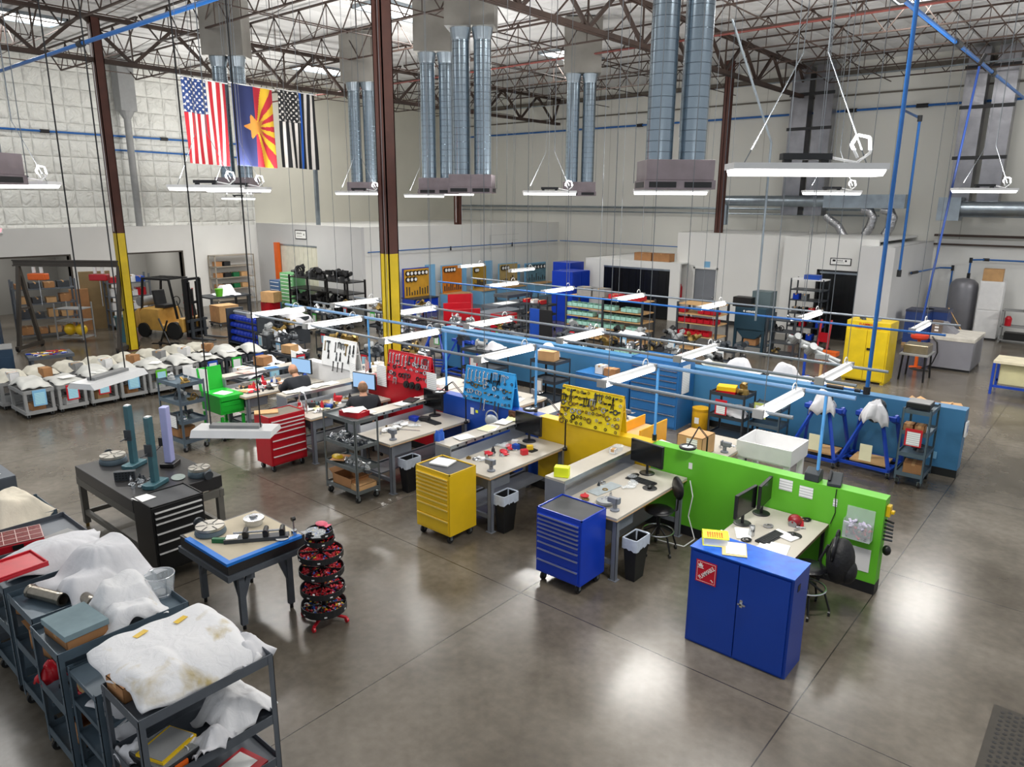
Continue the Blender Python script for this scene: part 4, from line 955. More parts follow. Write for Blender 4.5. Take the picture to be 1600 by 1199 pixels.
# ---- flammable cabinet
t = thing('safety_cabinet', 'royal blue two-door steel cabinet with a red FLAMMABLE diamond sign', 'cabinet', (-2.57, 6.63, 0)); w_, d_, h_ = 1.1, .45, 1.12
CB = pm('cabinet_royal_blue', '#073da2', .3, 0, .07, 1.5); CBT = pm('worn_blue_top', '#155cc4', .28, 0, .3, 9)
MB().bx(-w_/2, w_/2, .02, d_, 0, h_-.012).build('body', CB, t)
MB().bx(-w_/2-.004, w_/2+.004, -.004, d_+.004, h_-.012, h_).build('top', CBT, t)
for s_ in (-1, 1):
    d = MB().bx(.006 if s_ > 0 else -w_/2+.03, w_/2-.03 if s_ > 0 else -.006, -.002, .02, .03, h_-.04).build('door', CB, t)
    if s_ > 0: MB().bx(.02, .1, -.03, -.018, .66, .675).cyl((.05, 0, .668), (.05, -.03, .668), .012).bx(.035, .065, -.012, 0, .63, .71).build('handle', CHROME, d)
MB().bx(w_/2, w_/2+.004, .13, .2, .93, 1.0).build('side_latch', DK, t)
# sign
sg = thing('warning_sign', 'red diamond-lettered FLAMMABLE sign with a flame on the blue cabinet door', 'sign', (-2.92, 6.623, .88))
MB().bx(-.115, .115, -.003, 0, -.125, .125).build('plate', pm('sign_red', '#c8102e', .35, 0, .03, 4), sg)
b = MB()
for a, c in (((-.1, -.11), (.1, -.11)), ((.1, -.11), (.1, .11)), ((.1, .11), (-.1, .11)), ((-.1, .11), (-.1, -.11))): b.bar((a[0], -.0035, a[1]), (c[0], -.0035, c[1]), .001, .003)
b.build('border', PAPER, sg)
def text(s, size, parent, loc, rot, mat, name='lettering', ext=.0008, bold=1.):
    cu = bpy.data.curves.new(name, 'FONT'); cu.body = s; cu.size = size; cu.extrude = ext; cu.align_x = 'CENTER'; cu.align_y = 'CENTER'; cu.offset = size*.012*bold
    tmp = bpy.data.objects.new(name, cu); C.objects.link(tmp)
    dg = bpy.context.evaluated_depsgraph_get(); me = bpy.data.meshes.new_from_object(tmp.evaluated_get(dg))
    bpy.data.objects.remove(tmp); o = bpy.data.objects.new(name, me); C.objects.link(o); me.materials.clear(); me.materials.append(mat)
    if parent: o.parent = parent
    o.location = loc; o.rotation_euler = rot; return o
o = text('FLAMMABLE', .062, sg, (.006, -.004, -.004), (R(90), R(-45), 0), PAPER); o.scale = (.66, 1, 1)
text('3', .045, sg, (.07, -.004, -.078), (R(90), R(-45), 0), PAPER)
b = MB().prism([(-.095, .035), (-.03, .035), (-.03, .042), (-.095, .042)], -.005, -.003, 'y')
b.prism([(-.085, .05), (-.04, .05), (-.035, .075), (-.048, .07), (-.05, .1), (-.062, .08), (-.07, .105), (-.078, .075), (-.092, .08)], -.005, -.003, 'y'); b.build('flame', PAPER, sg)
# items on the cabinet
t = thing('binder', 'thick yellow binder with red printing on the blue cabinet', 'binder', (-2.98, 6.92, 1.122), R(28))
MB().prism([(-.14, 0), (.14, 0), (.14, .045), (.06, .075), (-.14, .08)], -.12, .12, 'x').build('pages', PAPER, t)
YB = pm('binder_yellow', '#eef01c', .4, 0, .04, 6); b = MB().prism([(-.15, .082), (.06, .078), (.15, .048), (.15, .054), (.06, .086), (-.15, .09)], -.135, .135, 'x').bx(-.135, .135, -.15, .15, -.0005, .0); b.bx(-.135, .135, .146, .152, 0, .052); b.build('cover', YB, t)
b = MB()
for k in range(4):
    for n_ in range(7): b.bx(-.09+n_*.024, -.09+n_*.024+.017, -.12+k*.036, -.12+k*.036+.02, .0855, .0922)
b.build('red_printing', pm('print_orange_red', '#c04a1e', .6, 0, .05, 9), t)
paper('white form on a tan folder on the blue cabinet', (-2.72, 6.86, 1.132), R(25), .2, .27)
one('folder', 'tan folder below a white form on the blue cabinet', 'folder', MB().bx(-.125, .125, -.16, .16, 0, .008), pm('manila', '#cdbb86', .7, 0, .05, 5), (-2.73, 6.85, 1.122), R(25))
# ---- right desk
t = thing('office_desk', 'grey topped desk against the lime green wall behind the blue cabinet', 'desk', (-2.86, 8.06, 0))
MB().bx(-.46, .46, -.92, .92, .73, .765).build('desktop', LAM, t); MB().bx(.455, .463, -.92, .92, .728, .762).build('edge_band', pm('dark_wood_edge', '#5a4632', .6, 0, .1, 6), t)
for sx in (-1, 1):
    for s_ in (-1, 1): MB().bx(sx*.42-.02, sx*.42+.02, s_*.87-.02, s_*.87+.02, 0, .73).build('leg', DK, t)
MB().bx(-.44, -.42, -.85, .85, .3, .73).build('back_panel', GBENCH, t)
monitor('left black monitor of the pair on the desk by the lime green wall', (-3.2, 8.28, .767), R(86), .52, .31)
monitor('right black monitor of the pair on the desk by the lime green wall', (-3.14, 8.74, .767), R(94), .46, .31)
keyboard('black keyboard in front of the paired monitors', (-2.8, 8.1, .767), R(80))
scatter((-2.85, -2.6, 7.6, 8.1), .767, 3, 'paper', 'white sheet on the desk beside the blue cabinet', 'papers on the desk behind the cabinet', 41)
scatter((-3.1, -2.8, 7.35, 7.7), .767, 3, 'paper', 'white paper at the near end of the desk behind the cabinet', 'papers at the near desk end', 42)
t = thing('safety_helmet', 'dark red cap-like helmet on the desk by the lime green wall', 'helmet', (-2.72, 8.68, .767))
MB().sphere((0, 0, .06), .085, 16, 10, (1, 1.1, .85)).build('shell', pm('dark_red', '#8a1420', .35, 0, .06, 5), t, smooth=True)
MB().cyl((0, -.09, .03), (0, -.03, .03), .05, n=12).build('front', GREYP, t)
t = thing('travel_mug', 'steel travel mug with a black handle on the desk behind the cabinet', 'mug', (-3.12, 7.42, .767))
MB().lathe([(.035, 0), (.042, .02), (.045, .15), (.04, .17)], 18).build('body', CHROME, t, smooth=True)
MB().torus((0, -.06, .09), .045, .008, 'x', 14, 6).cyl((0, 0, .17), (0, 0, .19), .042).build('handle', BLACK, t)
for k, (x, y, m_, lb) in enumerate(((-2.9, 7.42, CHROME, 'steel tin can on the desk near the cabinet'), (-3.2, 7.6, WHITEP, 'white spray bottle on the desk left of the monitors'), (-3.0, 8.02, CHROME, 'steel cup near the paired monitors'), (-3.1, 7.3, BLUE, 'short blue cup behind the yellow binder'))):
    one('desk_cup' if k != 1 else 'spray_bottle', lb, 'cup' if k != 1 else 'bottle', MB().lathe([(.03, 0), (.035, .01), (.036, .1), (.02 if k == 1 else .034, .13), (.012 if k == 1 else .033, .16 if k == 1 else .131)], 16), m_, (x, y, .767), smooth=True)
one('red_splat', 'flat bright red tag on the desk near the cabinet', 'tag', MB().lathe([(.04, 0), (.045, .004), (.03, .012)], 9), REDP, (-2.62, 7.72, .767))
scatter((-2.75, -2.55, 8.5, 8.85), .767, 7, 'part', 'small dark part in the corner of the desk by the lime green wall', 'parts in the desk corner', 44, [DK, REDP, CHROME])
# notices and clear pocket on the green wall
note(-3.33, 1.12, .0001, .0001, label='x') if False else None
note(-2.42+.06, 1.06, .05, .1, label='narrow white card on the lime green wall right of the desk')
note(-2.72, 1.1, .17, .15, label='right white sheet of the pair above the desk on the lime green wall')
note(-2.98, 1.13, .17, .15, label='left white sheet of the pair above the desk on the lime green wall')
note(-2.02, .42, .27, .3, mat=WHITEP, label='plain white plate low on the lime green wall behind the backpack')
note(-4.32, 1.06, .055, .09, label='small white switch plate on the lime green wall behind the first monitor', mat=WHITEP)
t = thing('clear_wall_pocket', 'clear plastic pocket full of wrapped parts on the lime green wall', 'holder', (-2.05, 8.995, .7))
MB().bx(-.16, .16, -.012, -.008, 0, .38).bx(-.16, .16, -.13, -.126, 0, .22).bx(-.16, -.156, -.13, 0, 0, .24).bx(.156, .16, -.13, 0, 0, .24).bx(-.16, .16, -.13, 0, 0, .004).build('pocket', GLASS, t)
b = MB(); r = random.Random(5)
for k in range(60):
    b.cur = 0 if k > 34 else (1 if k % 3 else 2); z = .03+.2*k/60; b.box((r.uniform(-.13, .13), r.uniform(-.11, -.03), z), (.06, .03, .012), (r.uniform(-1, 1), r.uniform(-1, 1), r.uniform(0, 3)))
o = b.build('wrapped_parts', [pm('glove_lilac', '#c9c0d8', .6, 0, .1, 20), BLACK, REDP], t); o['kind'] = 'stuff'
t = thing('desk_phone', 'dark desk phone leaning on top of the lime green wall', 'phone', (-2.42, 9.1, 1.252), R(10))
MB().prism([(-.1, 0), (.1, 0), (.1, .14), (-.1, .04)], -.08, .08, 'x').build('body', pm('phone_grey', '#2e3438', .4, 0, .1, 8), t, bevel=.01)
MB().bar((-.06, -.08, .07), (-.06, .08, .15), .035).build('handset', DK, t, bevel=.01)
one('label_machine', 'dark boxy label machine beside the phone on the lime green wall', 'machine', MB().prism([(-.09, 0), (.09, 0), (.09, .12), (.02, .16), (-.09, .1)], -.09, .09, 'x'), pm('phone_grey', '#2e3438', .4, 0, .1, 8), (-2.68, 9.1, 1.252), R(0), bevel=.01)
one('phone_cord', 'black cord hanging down the lime green wall from the phone', 'cord', MB().tube([(0, 0, 0), (.0, -.012, -.1), (.02, -.014, -.3), (-.02, -.02, -.46)], .006, 6), BLACK, (-2.36, 8.99, 1.24))
one('extension_cord', 'white cord trailing from the first desk monitor to the floor by the lime green wall', 'cord', MB().tube([(0, 0, 0), (.08, -.05, -.2), (.05, -.08, -.5), (.2, -.15, -.78), (.12, -.3, -.86), (-.3, -.35, -.865)], .008, 6), WHITEP, (-4.28, 8.93, .87), smooth=True)
t = thing('tool_hooks', 'yellow and black tools hung on the end of the lime green wall', 'tool rack', (-1.8, 9.1, 1.0))
MB().bx(.0, .05, -.05, .05, .02, .16).bx(.05, .09, -.03, .03, .06, .1).build('yellow_tool', YEL, t, bevel=.008)
for k in range(6): MB().cyl((0, 0, -.04-k*.05), (.1, -.02+.01*k, -.045-k*.05), .014, n=8).build('hand_tool', STEELD if k % 2 else BLACK, t)
MB().sphere((.06, 0, -.42), .05, 12, 8, (1, 1, 1.3)).build('drill_body', BLACK, t, smooth=True)
# ---- stool and chair
def swivel(label, loc, rz, sh=.62, ring=True, backp=True, name='swivel_stool'):
    t = thing(name, label, 'stool' if ring else 'chair', loc, rz)
    MB().sphere((0, 0, sh), .2, 22, 8, (1, 1, .2)).build('seat', pm('black_vinyl_seat', '#15161a', .3, 0, .1, 6), t, smooth=True)
    MB().cyl((0, 0, .25), (0, 0, sh-.03), .025).build('column', BLACK, t)
    if ring: MB().torus((0, 0, .3), .21, .011, 'z', 28, 6).build('foot_ring', CHROME, t, smooth=True)
    for k in range(5):
        a = 2*PI*k/5; p = (.27*math.cos(a), .27*math.sin(a)); b = MB().tube([(0, 0, .38 if ring else .14), (p[0]*.75, p[1]*.75, .26 if ring else .1), (p[0], p[1], .07)], .013, 7); b.build('leg', BLACK, t)
        MB().cyl((p[0]-.012, p[1], .03), (p[0]+.012, p[1], .03), .03, n=10).build('caster', BLACK, t)
    if backp:
        MB().tube([(.12, 0, sh-.04), (.26, 0, sh-.02), (.27, 0, sh+.2)], .014).build('back_support', BLACK, t)
        MB().sphere((.25, 0, sh+.3), .2, 18, 10, (.2, .95, .8)).build('backrest', MATS['black_vinyl_seat'], t, smooth=True)
    return t
swivel('black swivel stool with a chrome foot ring at the lime green bench', (-4.4, 8.3, 0), R(50), .6, True, True)
swivel('black swivel chair with a chrome ring carrying the backpack', (-2.33, 8.12, 0), R(8), .55, True, True, 'desk_chair')
t = thing('backpack', 'black backpack hung over the desk chair', 'bag', (-2.02, 8.2, .5))
MB().sphere((0, 0, .2), .24, 18, 12, (.62, .85, 1.15)).build('body', pm('backpack_black', '#0f1014', .6, 0, .2, 14, .4, 30), t, smooth=True)
MB().sphere((.1, 0, .1), .16, 14, 10, (.55, .8, .9)).build('front_pocket', MATS['backpack_black'], t, smooth=True)
MB().torus((-.06, 0, .5), .06, .012, 'x', 14, 6).tube([(-.12, .1, .4), (-.19, .12, .2), (-.13, .1, .0)], .014).tube([(-.12, -.1, .4), (-.19, -.12, .2), (-.13, -.1, .0)], .014).build('straps', DK, t)
swivel('dark swivel stool under the blue station bench', (-8.35, 8.25, 0), 0, .6, True, False)

# denser clutter on the two occupied stations
for (x0, c, sd) in ((-10.75, 'red', 201), (-12.95, 'white', 211)):
    scatter((x0-.8, x0-.15, 7.3, 8.5), .882, 16, 'part', 'metal part in the clutter of the %s station' % c, 'clutter parts of the %s station' % c, sd, [DK, CHROME, STEELD, REDP, TEAL])
    scatter((x0-.8, x0-.3, 7.3, 8.3), .884, 6, 'paper', 'sheet under the clutter of the %s station' % c, 'sheets of the %s station' % c, sd+1, [PAPER, CARDL, pm('pale_yellow_paper', '#e9efae', .8, 0, .03, 8)])
    r = random.Random(sd+2)
    for k in range(9):
        w_ = r.uniform(.07, .16); one('small_box', 'small box in the clutter of the %s station' % c, 'box', MB().bx(-w_/2, w_/2, -.06, .06, 0, r.uniform(.04, .12)), [DK, REDP, CARDL, BLUE2, WHITEP, TEAL, GREYP][k % 7], (x0-r.uniform(.2, .8), r.uniform(7.3, 8.5), .884), r.uniform(0, 3), 'small boxes of the %s station' % c)
    for k in range(6): one('bottle', 'bottle or can standing in the clutter of the %s station' % c, 'bottle', MB().lathe([(.028, 0), (.03, .01), (.03, .11), (.012, .14), (.012, .165)], 12), [WHITEP, REDP, DK, CHROME][k % 4], (x0-r.uniform(.25, .8), r.uniform(7.3, 8.6), .884), 0, 'bottles of the %s station' % c, smooth=True)
for k, (x, y) in enumerate(((-6.95, 8.05), (-7.1, 8.2), (-6.75, 8.15), (-6.7, 7.95))):
    one('small_box', ['blue sanitizer box behind the keyboard of the yellow station', 'white sprayer base near the keyboard of the yellow station', 'yellow tape case near the keyboard of the yellow station', 'red tool case near the keyboard of the yellow station'][k], 'box', MB().bx(-.05, .05, -.04, .04, 0, .08), [BLUE2, WHITEP, YEL, REDP][k], (x, y+.25, .884), .4*k)
for k, (x, y) in enumerate(((-9.3, 8.1), (-9.15, 8.2))):
    one('small_box', ['dark blue caddy behind the keyboard of the blue station', 'small dark charger beside the blue caddy'][k], 'box', MB().bx(-.09, .09, -.06, .06, 0, .07), [BLUE, DK][k], (x, y+.2, .884), .4*k)
# strip lights cable clips on raised shelf edges
for xs, c in ((-6.45, 'yellow'), (-8.6, 'blue')):
    for k in range(9): one('shelf_clip', 'black clip on the raised shelf edge of the %s station' % c, 'clip', MB().bx(0, .01, -.012, .012, -.02, .01), BLACK, (xs-.843, 7.35+k*.19, 1.115), 0, 'clips on the %s station shelf' % c)

# small desk things
for k, (x, y, z, rz, lb) in enumerate(((-4.55, 8.28, .882, 0, 'round dark mouse pad at the right of the lime green bench keyboard'), (-2.62, 8.36, .767, 0, 'round dark mouse pad beside the keyboard of the paired monitors'))):
    one('mouse_pad', lb, 'mouse pad', MB().lathe([(.1, 0), (.1, .004)], 24), DK, (x, y, z))
    one('computer_mouse', 'black computer mouse on the '+lb.split(' at ')[0].split(' beside ')[0]+(' of the lime green bench' if k == 0 else ' by the paired monitors'), 'mouse', MB().sphere((0, 0, .018), .03, 12, 7, (1.1, 1.7, .6)), BLACK, (x, y, z+.005), .3, smooth=True)
for k, (x, y, z, lb) in enumerate(((-3.0, 7.85, .767, 'coiled black headset cable on the desk of the paired monitors'), (-2.95, 8.4, .767, 'coiled grey cable near the left black monitor'), (-2.66, 8.9, .767, 'black cable coil in the far corner of the office desk'), (-4.95, 8.55, .882, 'coiled black cable behind the lime green bench keyboard'))):
    one('cable_coil', lb, 'cable', MB().torus((0, 0, .008), .05, .008, 'z', 20, 6).torus((.02, .01, .018), .04, .007, 'z', 18, 6), GREYP if k == 1 else BLACK, (x, y, z), 0, smooth=True)
for k, (x, y, lb) in enumerate(((-3.1, 8.0, 'white notebook between the mug and the left monitor'), (-2.98, 7.62, 'white pad near the near end of the office desk'), (-2.7, 8.28+.0, 'open white sheet right of the desk keyboard'))):
    paper(lb, (x, y, .769+.001*k), .5+k*.4, .17, .3, th=.008)
one('scissors', 'green and blue scissors on the papers behind the yellow binder', 'scissors', MB().torus((-.03, .02, .006), .02, .005, 'z', 12, 5).torus((-.03, -.02, .006), .02, .005, 'z', 12, 5).bar((-.01, .012, .006), (.09, -.01, .006), .008, .003).bar((-.01, -.012, .006), (.09, .01, .006), .008, .003), pm('scissor_teal', '#1f7f7a', .4, 0, .05, 8), (-2.98, 7.38, .79), 1.0)
one('tape_roll', 'yellow tape roll near the steel tin on the office desk', 'tape', MB().torus((0, 0, .015), .035, .014, 'z', 20, 6), YEL, (-2.78, 7.55, .769))
t = thing('steel_rule', 'long grey steel rule lying on the blue station bench', 'rule', (-8.95, 7.85, .884), .5); MB().bx(-.2, .2, -.015, .015, 0, .003).build('blade', CHROME, t)
one('drawing_sheet', 'clear grey film sheet on the left of the lime green bench', 'sheet', MB().bx(-.1, .1, -.26, .26, 0, .004), pm('grey_film', '#a9b2b6', .25, 0, .1, 10), (-5.0, 7.85, .884), R(-6))
one('yellow_marker', 'short brass rod near the red scoop on the lime green bench', 'rod', MB().cyl((-.06, 0, .008), (.06, 0, .008), .007, n=8), BRASS, (-4.86, 7.3, .884), R(30))

# ================================================================ FOREGROUND LEFT
# granite tables
GRAN = pm('black_granite', '#2b2a2b', .3, 0, .15, 60)
t = thing('granite_table', 'large black granite inspection table with a grey steel stand', 'table', (-10.15, 4.02, 0))
MB().bx(-.95, .95, -.6, .6, .78, .95).build('slab', GRAN, t, bevel=.006)
b = MB()
for s_ in (-1, 1): b.bx(-1.0, 1.0, s_*.56-.03, s_*.56+.03, .661, .769)
for sx in (-1, 1): b.bx(sx*.965-.03, sx*.965+.03, -.529, .529, .664, .766)
b.build('top_frame', pm('stand_grey', '#6e6c66', .45, .3, .1, 5), t)
for sx in (-1, 1):
    for s_ in (-1, 1):
        MB().bx(sx*.95-.04, sx*.95+.04, s_*.54-.04, s_*.54+.04, .06, .66).build('leg', MATS['stand_grey'], t)
        MB().cyl((sx*.95, s_*.54, 0), (sx*.95, s_*.54, .06), .025).build('foot', BRASS, t)
b = MB()
for s_ in (-1, 1): b.bx(-.95, .95, s_*.54-.025, s_*.54+.025, .2, .27)
for sx in (-1, 1): b.bx(sx*.92-.025, sx*.92+.025, -.514, .514, .203, .267)
b.build('lower_frame', MATS['stand_grey'], t)
t = thing('granite_table', 'smaller granite table with bright blue tape edges and four legs', 'table', (-7.37, 3.88, 0), R(0))
MB().bx(-.53, .53, -.48, .48, .76, .9).build('slab', GRAN, t, bevel=.005)
BT = pm('blue_tape', '#1173d0', .5, 0, .05, 8)
b = MB().bx(-.4, .532, -.482, -.42, .9, .9016).bx(.47, .532, -.482, .44, .9, .9017).bx(-.4, .532, -.486, -.48, .868, .9015).bx(.529, .536, -.484, .44, .868, .9015); b.build('tape_border', BT, t)
MB().bx(-.5, .5, -.45, .46, .9, .9012).build('paper_cover', pm('kraft_beige', '#b9ae98', .7, 0, .05, 4), t)
b = MB()
for s_ in (-1, 1): b.bx(-.56, .56, s_*.48-.02, s_*.48+.02, .69, .76)
for sx in (-1, 1): b.bx(sx*.535-.02, sx*.535+.02, -.459, .459, .693, .757)
b.build('top_frame', STEEL, t)
for sx in (-1, 1):
    for s_ in (-1, 1):
        b = MB(); x, y = sx*.44, s_*.3
        b.bar((x, y, .7), (x, y, .06), .07, .05).bar((x-sx*.16, y, .69), (x, y, .36), .06, .03).bar((x, y-s_*.12, .69), (x, y, .36), .03, .06); b.build('leg', STEEL, t)
        MB().cyl((x, y, 0), (x, y, .06), .02).build('foot', BLACK, t)
def height_gauge(label, loc, rz, h, mat):
    t = thing('height_gauge', label, 'gauge', loc, rz)
    MB().prism([(-.16, -.09), (.16, -.09), (.19, 0), (.16, .09), (-.16, .09)], 0, .06).build('base', mat, t, bevel=.008)
    MB().bx(-.05, .05, -.035, .035, .06, h).build('column', mat, t, bevel=.006)
    MB().bx(-.035, .035, -.03, .03, h, h+.012).build('cap', WHITEP, t)
    MB().bx(.05, .075, -.05, .05, h*.45, h*.62).cyl((.06, 0, h*.5), (.22, 0, h*.49), .008, n=6).build('slider', STEELD, t)
    return t
height_gauge('teal height gauge standing behind the left rotary table on the granite table', (-10.45, 3.98, .951), R(-60), .9, TEAL)
height_gauge('teal height gauge at the near edge of the large granite table', (-9.5, 3.85, .951), R(-60), .95, TEAL)
t = thing('height_gauge', 'tall pale lilac digital height gauge at the back of the granite table', 'gauge', (-10.1, 4.33, .951), R(-50))
MB().bx(-.12, .12, -.1, .1, 0, .06).build('base', BLACK, t, bevel=.01)
MB().bx(-.065, .065, -.05, .05, .06, .88).build('column', pm('lilac_enamel', '#a9aede', .35, 0, .04, 4), t, bevel=.012)
MB().bx(-.012, .012, -.056, -.05, .15, .8).build('scale_slot', BLACK, t); MB().bx(-.03, .03, -.12, -.05, .3, .42).cyl((0, -.1, .3), (.2, -.1, .27), .006).build('slider', DK, t)
def rotary(label, loc, rz, r=.17, h=.1):
    t = thing('rotary_table', label, 'rotary table', loc, rz)
    MB().lathe([(r*1.05, 0), (r*1.1, .02), (r*1.02, h*.6), (r*.9, h*.7)], 26).build('base', pm('machine_blue_grey', '#5b6a74', .45, .2, .1, 8), t, smooth=True)
    MB().lathe([(r, h*.7), (r, h), (r*.28, h), (r*.25, h*.9)], 28).build('plate', pm('plate_steel', '#bdb9b0', .3, .6, .1, 12), t)
    b = MB()
    for k in range(6): a = k*PI/3; b.bar((math.cos(a)*r*.35, math.sin(a)*r*.35, h+.001), (math.cos(a)*r*.98, math.sin(a)*r*.98, h+.001), .016, .003)
    b.build('slots', BLACK, t)
    MB().cyl((-r-.02, 0, h*.5), (-r-.12, 0, h*.5), .03, n=12).cyl((-r-.1, 0, h*.5), (-r-.13, 0, h*.5), .06, n=18).build('handwheel', STEELD, t)
    return t
rotary('rotary table on the far left of the large granite table', (-10.85, 3.85, .951), R(-10), .17, .12)
rotary('rotary table with a handwheel at the far right of the large granite table', (-9.42, 4.42, .951), R(180), .14, .12)
rotary('slotted rotary table at the left of the blue taped table', (-7.68, 3.66, .903), R(0), .16, .1)
t = thing('chuck_fixture', 'small bright three-step chuck in the middle of the blue taped table', 'fixture', (-7.52, 4.12, .903))
MB().lathe([(.1, 0), (.1, .05), (.12, .06), (.12, .085), (.05, .09), (.045, .12), (.02, .13)], 24).build('chuck', CHROME, t, smooth=True)
one('green_block', 'small green box beside the slotted rotary table', 'box', MB().bx(-.1, .1, -.025, .025, 0, .05), pm('dark_green', '#14663c', .5, 0, .05, 6), (-7.36, 3.62, .903), R(40))
t = thing('bench_centre_fixture', 'long dark bench centre fixture with spindles on the blue taped table', 'fixture', (-7.12, 3.92, .903), R(52))
MB().bx(-.35, .35, -.06, .06, 0, .045).build('bed', STEELD, t); MB().bx(-.33, -.2, -.055, .055, .045, .06).build('bright_plate', CHROME, t)
MB().cyl((-.25, 0, .1), (.3, 0, .1), .013).build('spindle', CHROME, t)
for x in (-.12, .1, .28): MB().bx(x-.03, x+.03, -.04, .04, .045, .11).cyl((x, -.07, .11), (x, .07, .11), .028).build('support_block', BLACK, t)
t = thing('dial_gauge_stand', 'small steel gauge stand at the corner of the blue taped table', 'gauge', (-6.93, 4.28, .903))
MB().lathe([(.035, 0), (.035, .05), (.012, .06), (.012, .2)], 14).build('stand', CHROME, t, smooth=True); MB().cyl((0, -.02, .19), (0, .02, .19), .025, n=14).build('dial', BLACK, t)
one('white_dish', 'white dish at the far corner of the blue taped table', 'dish', MB().lathe([(.05, 0), (.075, .012), (.078, .018)], 20), WHITEP, (-6.92, 4.12, .903))
t = thing('gauge_block_set', 'perforated dark steel block on the large granite table', 'block', (-10.02, 3.68, .951), R(55))
MB().bx(-.13, .13, -.04, .04, 0, .12).build('block', STEELD, t); b = MB()
for i in range(6):
    for j in range(3): b.cyl((-.1+i*.04, -.043, .03+j*.035), (-.1+i*.04, -.03, .03+j*.035), .011, n=8)
b.build('holes', BLACK, t)
scatter((-9.95, -9.55, 3.6, 3.95), .951, 22, 'part', 'small steel setting part on the large granite table', 'setting parts on the granite table', 51, [CHROME, STEELD, CHROME])
t = thing('leather_glove', 'grey work rag lying flat on the large granite table', 'rag', (-9.55, 4.18, .953), R(-20)); MB().sphere((0, 0, .006), .13, 16, 6, (1, .7, .07)).build('cloth', pm('rag_grey', '#8f9a96', .9, 0, .1, 10), t, smooth=True)
# spinner rack
t = thing('rotating_bin_rack', 'black rotating bin tower with red trays standing on red casters', 'rack', (-6.42, 4.28, 0))
MB().cyl((0, 0, .1), (0, 0, 1.1), .022, n=12).build('pole', BLACK, t)
zs = [(.14, .255, .09), (.37, .25, .07), (.6, .25, .07), (.8, .25, .07), (.97, .165, .06), (1.06, .15, .06)]
r = random.Random(9)
for k, (z, rr, hh) in enumerate(zs):
    tr = MB().lathe([(rr*.97, z), (rr, z+.004), (rr, z+hh), (rr-.008, z+hh), (rr-.012, z+.012), (.02, z+.012)], 32).build('tray', DK, t)
    b = MB()
    for q in range(6): a = q*PI/3+.3*k; b.bar((0, 0, z+.04), (math.cos(a)*rr*.96, math.sin(a)*rr*.96, z+.04), .005, .045)
    b.build('dividers', DK, tr)
    b = MB()
    for q in range(240 if k < 4 else 60):
        a = r.uniform(0, 6.28); d = math.sqrt(r.random())*rr*.88
        b.cur = (0 if k in (1, 2, 3, 4) and r.random() < .85 else r.randrange(5)); b.box((d*math.cos(a), d*math.sin(a), z+r.uniform(.02, .045)), (.03, .02, .014), (r.uniform(-1, 1), r.uniform(-1, 1), r.uniform(0, 6)))
    o = b.build('small_parts', [REDP, pm('blue_bottle', '#2a62c8', .35, 0, .05, 8), YEL, WHITEP, DK], tr); o['kind'] = 'stuff'
    for q in range(6): a = q*PI/3+.3*k+.5; MB().box((math.cos(a)*(rr+.002), math.sin(a)*(rr+.002), z+.03), (.004, .03, .014), (0, 0, a)).build('label_tag', WHITEP, tr)
for k in range(4): a = k*PI/2+.5; MB().cyl((.27*math.cos(a), .27*math.sin(a)-.012, .03), (.27*math.cos(a), .27*math.sin(a)+.012, .03), .03, n=12).bar((0, 0, .09), (.27*math.cos(a), .27*math.sin(a), .06), .03, .02).build('caster', REDP, t)
scatter((-6.52, -6.32, 4.2, 4.36), 1.12, 3, 'bag', 'clear bag of pink parts on top of the bin tower', 'bags on top of the bin tower', 52, [GLASS, pm('pink_bag', '#d65a72', .4, 0, .2, 12)])
scatter((-6.55, -6.28, 4.12, 4.42), .43, 0, 'bag', '', '', 53)
# ---- bottom-left carts
STAIN = None
def stained():
    m = bpy.data.materials.new('oil_stained_cloth'); m.use_nodes = True; nt = m.node_tree; b = nt.nodes['Principled BSDF']; N = nt.nodes.new; L = nt.links.new
    tc = N('ShaderNodeTexCoord'); n = N('ShaderNodeTexNoise'); n.inputs['Scale'].default_value = 3.2; n.inputs['Detail'].default_value = 4; n.inputs['Distortion'].default_value = .6
    L(tc.outputs['Object'], n.inputs[0]); cr = N('ShaderNodeValToRGB'); e = cr.color_ramp.elements
    e[0].position = .6; e[0].color = (*lin('#e4e4e6'), 1); e[1].position = .78; e[1].color = (*lin('#b5a062'), 1); L(n.outputs['Fac'], cr.inputs[0]); L(cr.outputs[0], b.inputs['Base Color'])
    b.inputs['Roughness'].default_value = .9
    n2 = N('ShaderNodeTexNoise'); n2.inputs['Scale'].default_value = 9; n2.inputs['Detail'].default_value = 4; n2.inputs['Distortion'].default_value = 1.2; L(tc.outputs['Object'], n2.inputs[0])
    bp = N('ShaderNodeBump'); bp.inputs['Strength'].default_value = .5; bp.inputs['Distance'].default_value = .02; L(n2.outputs['Fac'], bp.inputs['Height']); L(bp.outputs[0], b.inputs['Normal'])
    return m
STAIN = stained()
shelf_cart('front blue-grey steel cart with an oil-stained white sheet at bottom left', (-4.97, 2.1, 0), 0, .62, 1.03, 1.2, [.22, .62, 1.16], STEEL, lip=.05, post=.045)
shelf_cart('lower steel cart squeezed behind the front cart at bottom left', (-5.6, 2.05, 0), 0, .56, 1.0, 1.1, [.2, .5, .8, 1.06], STEELB, lip=.012, post=.045)
shelf_cart('steel cart holding a grey foam block and a wire basket at bottom left', (-6.22, 2.03, 0), 0, .62, 1.05, 1.2, [.2, .65, 1.15], STEELB, lip=.055, post=.045)
shelf_cart('steel cart with steel cylinders and a big white cloth at bottom left', (-7.05, 2.1, 0), 0, .66, 1.06, 1.15, [.2, .65, 1.1], STEELB, lip=.055, post=.045)
